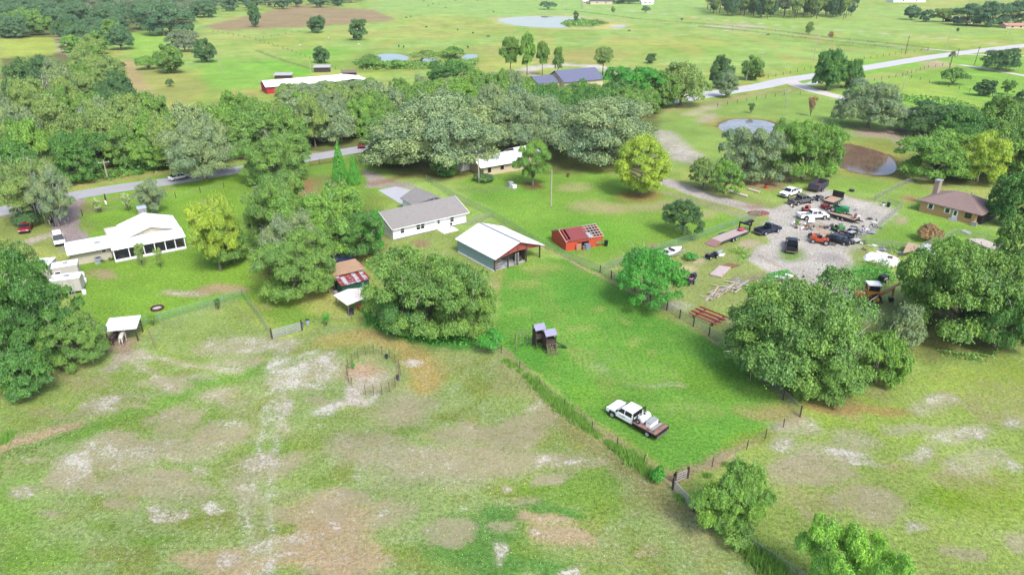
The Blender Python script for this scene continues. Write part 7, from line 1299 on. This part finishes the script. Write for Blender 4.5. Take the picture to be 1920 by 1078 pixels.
fence('chain_link_fence', 'pale topped fence running off the bottom right corner', [(1316, 950), (1345, 985), (1420, 1038), (1500, 1090), (1600, 1160)], 1.2, 3, 'chain', galv, .04, wirem=greyw)
fence('chain_link_fence', 'backyard chain link fence from the horse shelter eastward', [(256, 612), (300, 602), (380, 578), (455, 556)], 1.2, 3.2, 'chain', galv, .04, wirem=greenw); fence('chain_link_fence', 'short fence from the backyard corner to the galvanised gate', [(455, 556), (480, 590), (511, 634)], 1.2, 3, 'chain', galv, .04, wirem=greenw)
fence('wire_fence', 'low wire fence between the gate and the banana plants', [(566, 615), (610, 606), (660, 600)], 1.1, 2.5, 'wire', timber, .05, wirem=greyw)
fence('chain_link_fence', 'fence round the brick house lawn on the lot side', [(1605, 455), (1640, 432), (1690, 390), (1640, 375), (1700, 345), (1745, 335)], 1.2, 4, 'chain', galv, .04, wirem=greyw); fence('chain_link_fence', 'fence below the brick house lawn', [(1605, 455), (1660, 462), (1720, 470), (1790, 440), (1850, 450), (1900, 470)], 1.1, 4, 'chain', galv, .04, wirem=greyw)
fence('board_fence', 'brown board fence left of the conifers by the road', [(582, 312), (600, 309), (625, 305)], 1.3, 3, 'board', darktimber, .06, wirem=mat('brown_boards', C(150, 108, 86), .85, .15, 3), rails=(.2, .5, .8, 1.1))
fence('wire_fence', 'post and wire fence along the left lawn roadside', [(155, 405), (190, 398), (245, 392), (330, 372), (420, 352)], 1.2, 7, 'wire', darktimber, .08, wirem=greyw)
fence('wire_fence', 'pasture fence along the far side of the main road', [(1440, 147), (1520, 130), (1620, 112), (1700, 100), (1740, 95)], 1.2, 7, 'wire', darktimber, .1, rails=(.4, .8, 1.15), wirem=greyw); fence('wire_fence', 'fence beside the branch road field', [(1625, 155), (1692, 143), (1760, 160), (1860, 182), (1925, 198)], 1.2, 6, 'wire', darktimber, .1, wirem=greyw); fence('wire_fence', 'fence from the branch field corner to the main road', [(1692, 143), (1740, 128), (1780, 122)], 1.2, 6, 'wire', darktimber, .1, wirem=greyw)
fence('board_fence', 'first long rail fence of the far field lane', [(1060, 20), (1200, 38), (1320, 47), (1430, 57), (1560, 73), (1700, 88), (1740, 93)], 1.3, 14, 'board', timber, .12, rails=(.5, 1.0), wirem=timber); fence('board_fence', 'second long rail fence of the far field lane', [(1310, 52), (1420, 63), (1560, 80), (1640, 88), (1690, 95), (1738, 97)], 1.3, 12, 'board', timber, .12, rails=(.5, 1.0), wirem=timber)
fence('wire_fence', 'fence across the cattle field above the stable', [(480, 76), (540, 95), (600, 118), (640, 135)], 1.2, 9, 'wire', darktimber, .1, wirem=greyw); fence('wire_fence', 'fence behind the stable paddocks', [(400, 60), (480, 75), (560, 60)], 1.2, 10, 'wire', darktimber, .1, wirem=greyw); fence('wire_fence', 'fence along the yard pond and main road', [(1345, 200), (1400, 190), (1470, 180), (1500, 178)], 1.1, 5, 'wire', darktimber, .08, wirem=greyw)
# round pen
rp = thing('round_pen', 'round pen of thin posts and wire in the sandy pasture', 'pen', G(701, 703)); c0 = G(701, 703); PP = []
for k in range(20):
    a = 2 * math.pi * k / 20; q = G(701 + 50 * math.cos(a), 703 + 39 * math.sin(a)) - c0; PP.append(q)
    if k not in (7,): MB().tube([q, q + Vector((0, 0, 1.4))], .045, 6).build('post', mat('faded_post', C(140, 112, 92), .85, .2, 4), rp)
mb = MB()
for k in range(20):
    if k in (6, 7): continue
    for z in (.3, .55, .8, 1.05, 1.3): mb.tube([PP[k] + Vector((0, 0, z)), PP[(k + 1) % 20] + Vector((0, 0, z))], .012, 3)
mb.build('wire', timber, rp); T('shrub', 'rich', 656, 678, 694, 10, 'little green bush at the round pen left side', cat='bush')
# gates
def gate(A, B, h, label, mt, bars=6, name='farm_gate'):
    o, L = place(A, B, name, label, 'gate'); mb = MB()
    for k in range(bars): z = .15 + (h - .2) * k / (bars - 1); mb.tube([(.1, 0, z), (L - .1, 0, z)], .05, 6)
    for x in (.1, L / 2, L - .1): mb.b(x - .03, x + .03, -.02, .02, .1, h)
    mb.build('rails', mt, o)
    for x in (-.05, L + .05): MB().b(x - .09, x + .09, -.09, .09, 0, h + .3).build('gate_post', darktimber, o)
pl_ = mat('grey_gate_wood', C(206, 200, 192), .8, .1, 3); gate((511, 635), (566, 620), 1.35, 'galvanised field gate between pasture and trees', galv); gate((1262, 918), (1300, 958), 1.2, 'open leaning gate at the pasture corner by the mossy tree', pl_, 5); gate((1266, 905), (1288, 896), 1.1, 'short wooden gate at the pasture corner', pl_, 4); gate((103, 425), (115, 410), 1.3, 'white gate standing open beside the left driveway', white, 5)
# leaning post with vine right of shelter
o = thing('leaning_post', 'pale leaning post with vine right of the horse shelter', 'post', G(292, 652)); MB().tube([(0, 0, 0), (-.8, .6, 2.6)], [.09, .06], 6).build('pole', timber, o); MB().tube([(-.75, .56, 2.45), (-.2, .56, 2.5)], .04, 5).build('arm', timber, o)
# utility poles
def pole(px, by, ty, label, arm=True, lean=0, mt=None, rz=.5, tr=False):
    H = Hat(px, by, ty); o = thing('utility_pole', label, 'utility pole', G(px, by), rz); MB().tube([(0, 0, 0), (lean * H, 0, H)], [.16, .11], 8).build('pole', mt or timber, o)
    if arm: MB().b(-1.2 + lean * H, 1.2 + lean * H, -.05, .05, H - .7, H - .55).build('crossarm', mt or timber, o); [MB().tube([(x + lean * H, 0, H - .55), (x + lean * H, 0, H - .35)], .05, 6).build('insulator', white, o) for x in (-1.0, 0, 1.0)]
    if tr: MB().tube([(.35, 0, H - 2.2), (.35, 0, H - 1.3)], .25, 10).build('transformer', galv, o)
    return o, H
pl = mat('pale_pole_wood', C(206, 196, 178), .85, .12, 2)
for a in ((1033, 386, 318, 'lone wooden pole on the middle lawn', False, 0, pl), (898, 343, 292, 'slim pale pole before the tan walled house', False, .0, pl), (1399, 152, 116, 'pale pole beside the main road trees', False, 0, pl), (1523, 127, 66, 'tall pale utility pole at the main road bend', True, 0, pl, .5, True), (1697, 103, 68, 'dark utility pole in the roadside fence corner', True, 0, darktimber), (1795, 106, 92, 'far dark pole right of the palm', True, 0, darktimber), (1827, 122, 88, 'dark leaning pole by the farm entrance', True, .05, darktimber), (1773, 95, 52, 'thin pale pole beyond the main road', True, .05, pl), (1885, 66, 40, 'left leg of the double pole at upper right', True, .02, pl), (1892, 66, 40, 'right leg of the double pole at upper right', False, .02, pl), (1472, 205, 168, 'pale pole in the round shrub bed by the branch road', True, 0, pl), (1692, 172, 142, 'faint pale pole in the branch field', True, .05, pl), (1425, 132, 97, 'pale pole behind the roadside trees', True, 0, pl), (583, 138, 112, 'thin pole behind the stable', False, 0, pl), (416, 137, 94, 'thin pale pole in the left cattle paddock', False, -.05, pl), (203, 338, 300, 'pale pole inside the roadside thicket', True, 0, pl), (199, 378, 364, 'short dark post by the mailbox', False, 0, black)): pole(*a)
wr = mat('power_wire', C(60, 60, 64), .6, .05)
def wires(A, B, label, n=3, sag=1.2, zz=9.0, sp=.5):
    a = G(*A) + Vector((0, 0, zz)); b_ = G(*B) + Vector((0, 0, zz)); o = thing('power_line', label, 'power line', a)
    for k in range(n):
        off = Vector((0, 0, -.6 * k)); MB().tube([(b_ - a) * (i / 14) + off + Vector((0, 0, -sag * 4 * (i / 14) * (1 - i / 14))) for i in range(15)], .03, 4).build('cable', wr, o)
wires((-60, 372), (203, 338), 'power lines crossing the thicket to the pale pole'); wires((203, 338), (470, 300), 'power lines from the pale pole eastward over the road trees'); wires((1523, 127), (1827, 122), 'faint power lines along the main road', 2, zz=11)
# ================================================================ animals
def quadruped(name, label, cat, p, rz, mt, s=1.0, horse=True, group=None, graze=False):
    me = bpy.data.meshes.new(name); hz_ = 1.28 if horse else 1.12; nk = (1.05, 0, 1.75) if (horse and not graze) else (1.2, 0, .75); hd = (1.3, 0, 1.8) if (horse and not graze) else (1.35, 0, .4); mz = (1.62, 0, 1.5) if (horse and not graze) else (1.5, 0, .15)
    V = [(-.7, 0, hz_), (-.25, 0, hz_ - .05), (.25, 0, hz_ - .04), (.68, 0, hz_ + .02), (.9, 0, hz_ + (.2 if nk[2] > 1 else -.1)), nk, hd, mz]; rr = [.27, .3, .31, .27, .18, .13, .12, .07]
    E_ = [(i, i + 1) for i in range(7)]
    for sx, x in ((0, -.68), (3, .62)):
        for y in (-.17, .17):
            i = len(V)
            if sx == 0: V += [(x + .05, y, hz_ - .38), (x - .12, y, .55), (x - .02, y, .1), (x + .03, y, .02)]
            else: V += [(x + .02, y, hz_ - .42), (x + .04, y, .6), (x, y, .12), (x + .04, y, .02)]
            rr += [.14, .075, .05, .06]; E_ += [(sx, i), (i, i + 1), (i + 1, i + 2), (i + 2, i + 3)]
    i = len(V); V += [(-.92, 0, hz_ - .05), (-1.0, 0, hz_ - .55)]; rr += [.05, .045]; E_ += [(0, i), (i, i + 1)]
    i = len(V); V += [(hd[0] - .05, .07, hd[2] + .18), (hd[0] - .05, -.07, hd[2] + .18)]; rr += [.03, .03]; E_ += [(6, i), (6, i + 1)]
    me.from_pydata(V, E_, []); o = bpy.data.objects.new(name, me); COL.objects.link(o); sk = o.modifiers.new('s', 'SKIN'); sk.use_smooth_shade = True
    for k, v in enumerate(me.skin_vertices[0].data): v.radius = (rr[k], rr[k])
    me.skin_vertices[0].data[0].use_root = True; o.modifiers.new('u', 'SUBSURF').levels = 1; me.materials.append(mt); o.location = p; o.rotation_euler = (0, 0, rz); o.scale = (s, s, s); return tag(o, label, cat, group)
whiteh = mat('white_horse_coat', C(236, 226, 216), .7, .06, 2); darkh = mat('dark_horse_coat', C(70, 52, 48), .6, .1, 2); bay = mat('brown_horse_coat', C(86, 48, 34), .6, .1)
quadruped('horse', 'white horse standing half under the pale tin shelter', 'horse', G(232, 643), R(100), whiteh, 1.0); quadruped('horse', 'dark horse in the shade of the tin shelter', 'horse', G(217, 643), R(85), darkh, .95); quadruped('horse', 'brown horse cut off by the bottom edge', 'horse', G(600, 1106), R(160), darkh, 1.0, True, None, True)
cowm = mat('black_cow_coat', C(42, 38, 38), .7, .1); c0_ = None
for i, (px, py) in enumerate([(799, 53), (858, 58), (915, 71), (887, 64), (794, 4), (803, 12), (812, 9), (835, 16), (762, 35), (770, 33), (748, 89), (757, 90), (790, 2), (823, 9), (877, 91), (1180, 60), (925, 24), (895, 3), (853, 3), (1440, 68)]):
    if c0_ is None: c0_ = quadruped('cow', 'black cow grazing far off in the cattle field', 'cow', G(px, py), 1.0, cowm, 1.0, False, 'cattle grazing in the far field', True)
    else:
        o = c0_.copy(); COL.objects.link(o); o.location = G(px, py); o.rotation_euler = (0, 0, rd.uniform(0, 6.28))
for i, (px, py) in enumerate([(617, 74), (563, 88), (673, 86)]):
    o = c0_.copy(); COL.objects.link(o); o.location = G(px, py); o.data = c0_.data.copy(); o.data.materials.clear(); o.data.materials.append(whiteh); tag(o, 'pale cow grazing in the paddock above the stable', 'cow', 'pale cattle above the stable')
quadruped('cow', 'white cow lying right of the far oval pond field', 'cow', G(1361, 62), .4, whiteh, 1.1, False, None, True)
# ================================================================ air
m = bpy.data.materials.new('haze_air'); m.use_nodes = True; t = m.node_tree; t.nodes.clear(); out = t.nodes.new('ShaderNodeOutputMaterial'); pv = t.nodes.new('ShaderNodeVolumePrincipled'); pv.inputs['Color'].default_value = (.86, .92, 1, 1); pv.inputs['Density'].default_value = .00007; t.links.new(pv.outputs[0], out.inputs['Volume'])
hz_o = MB().b(-9000, 9000, -400, 9000, -1.5, 60).build('haze', m); tag(hz_o, 'thin summer haze over the fields', 'haze', kind='stuff')
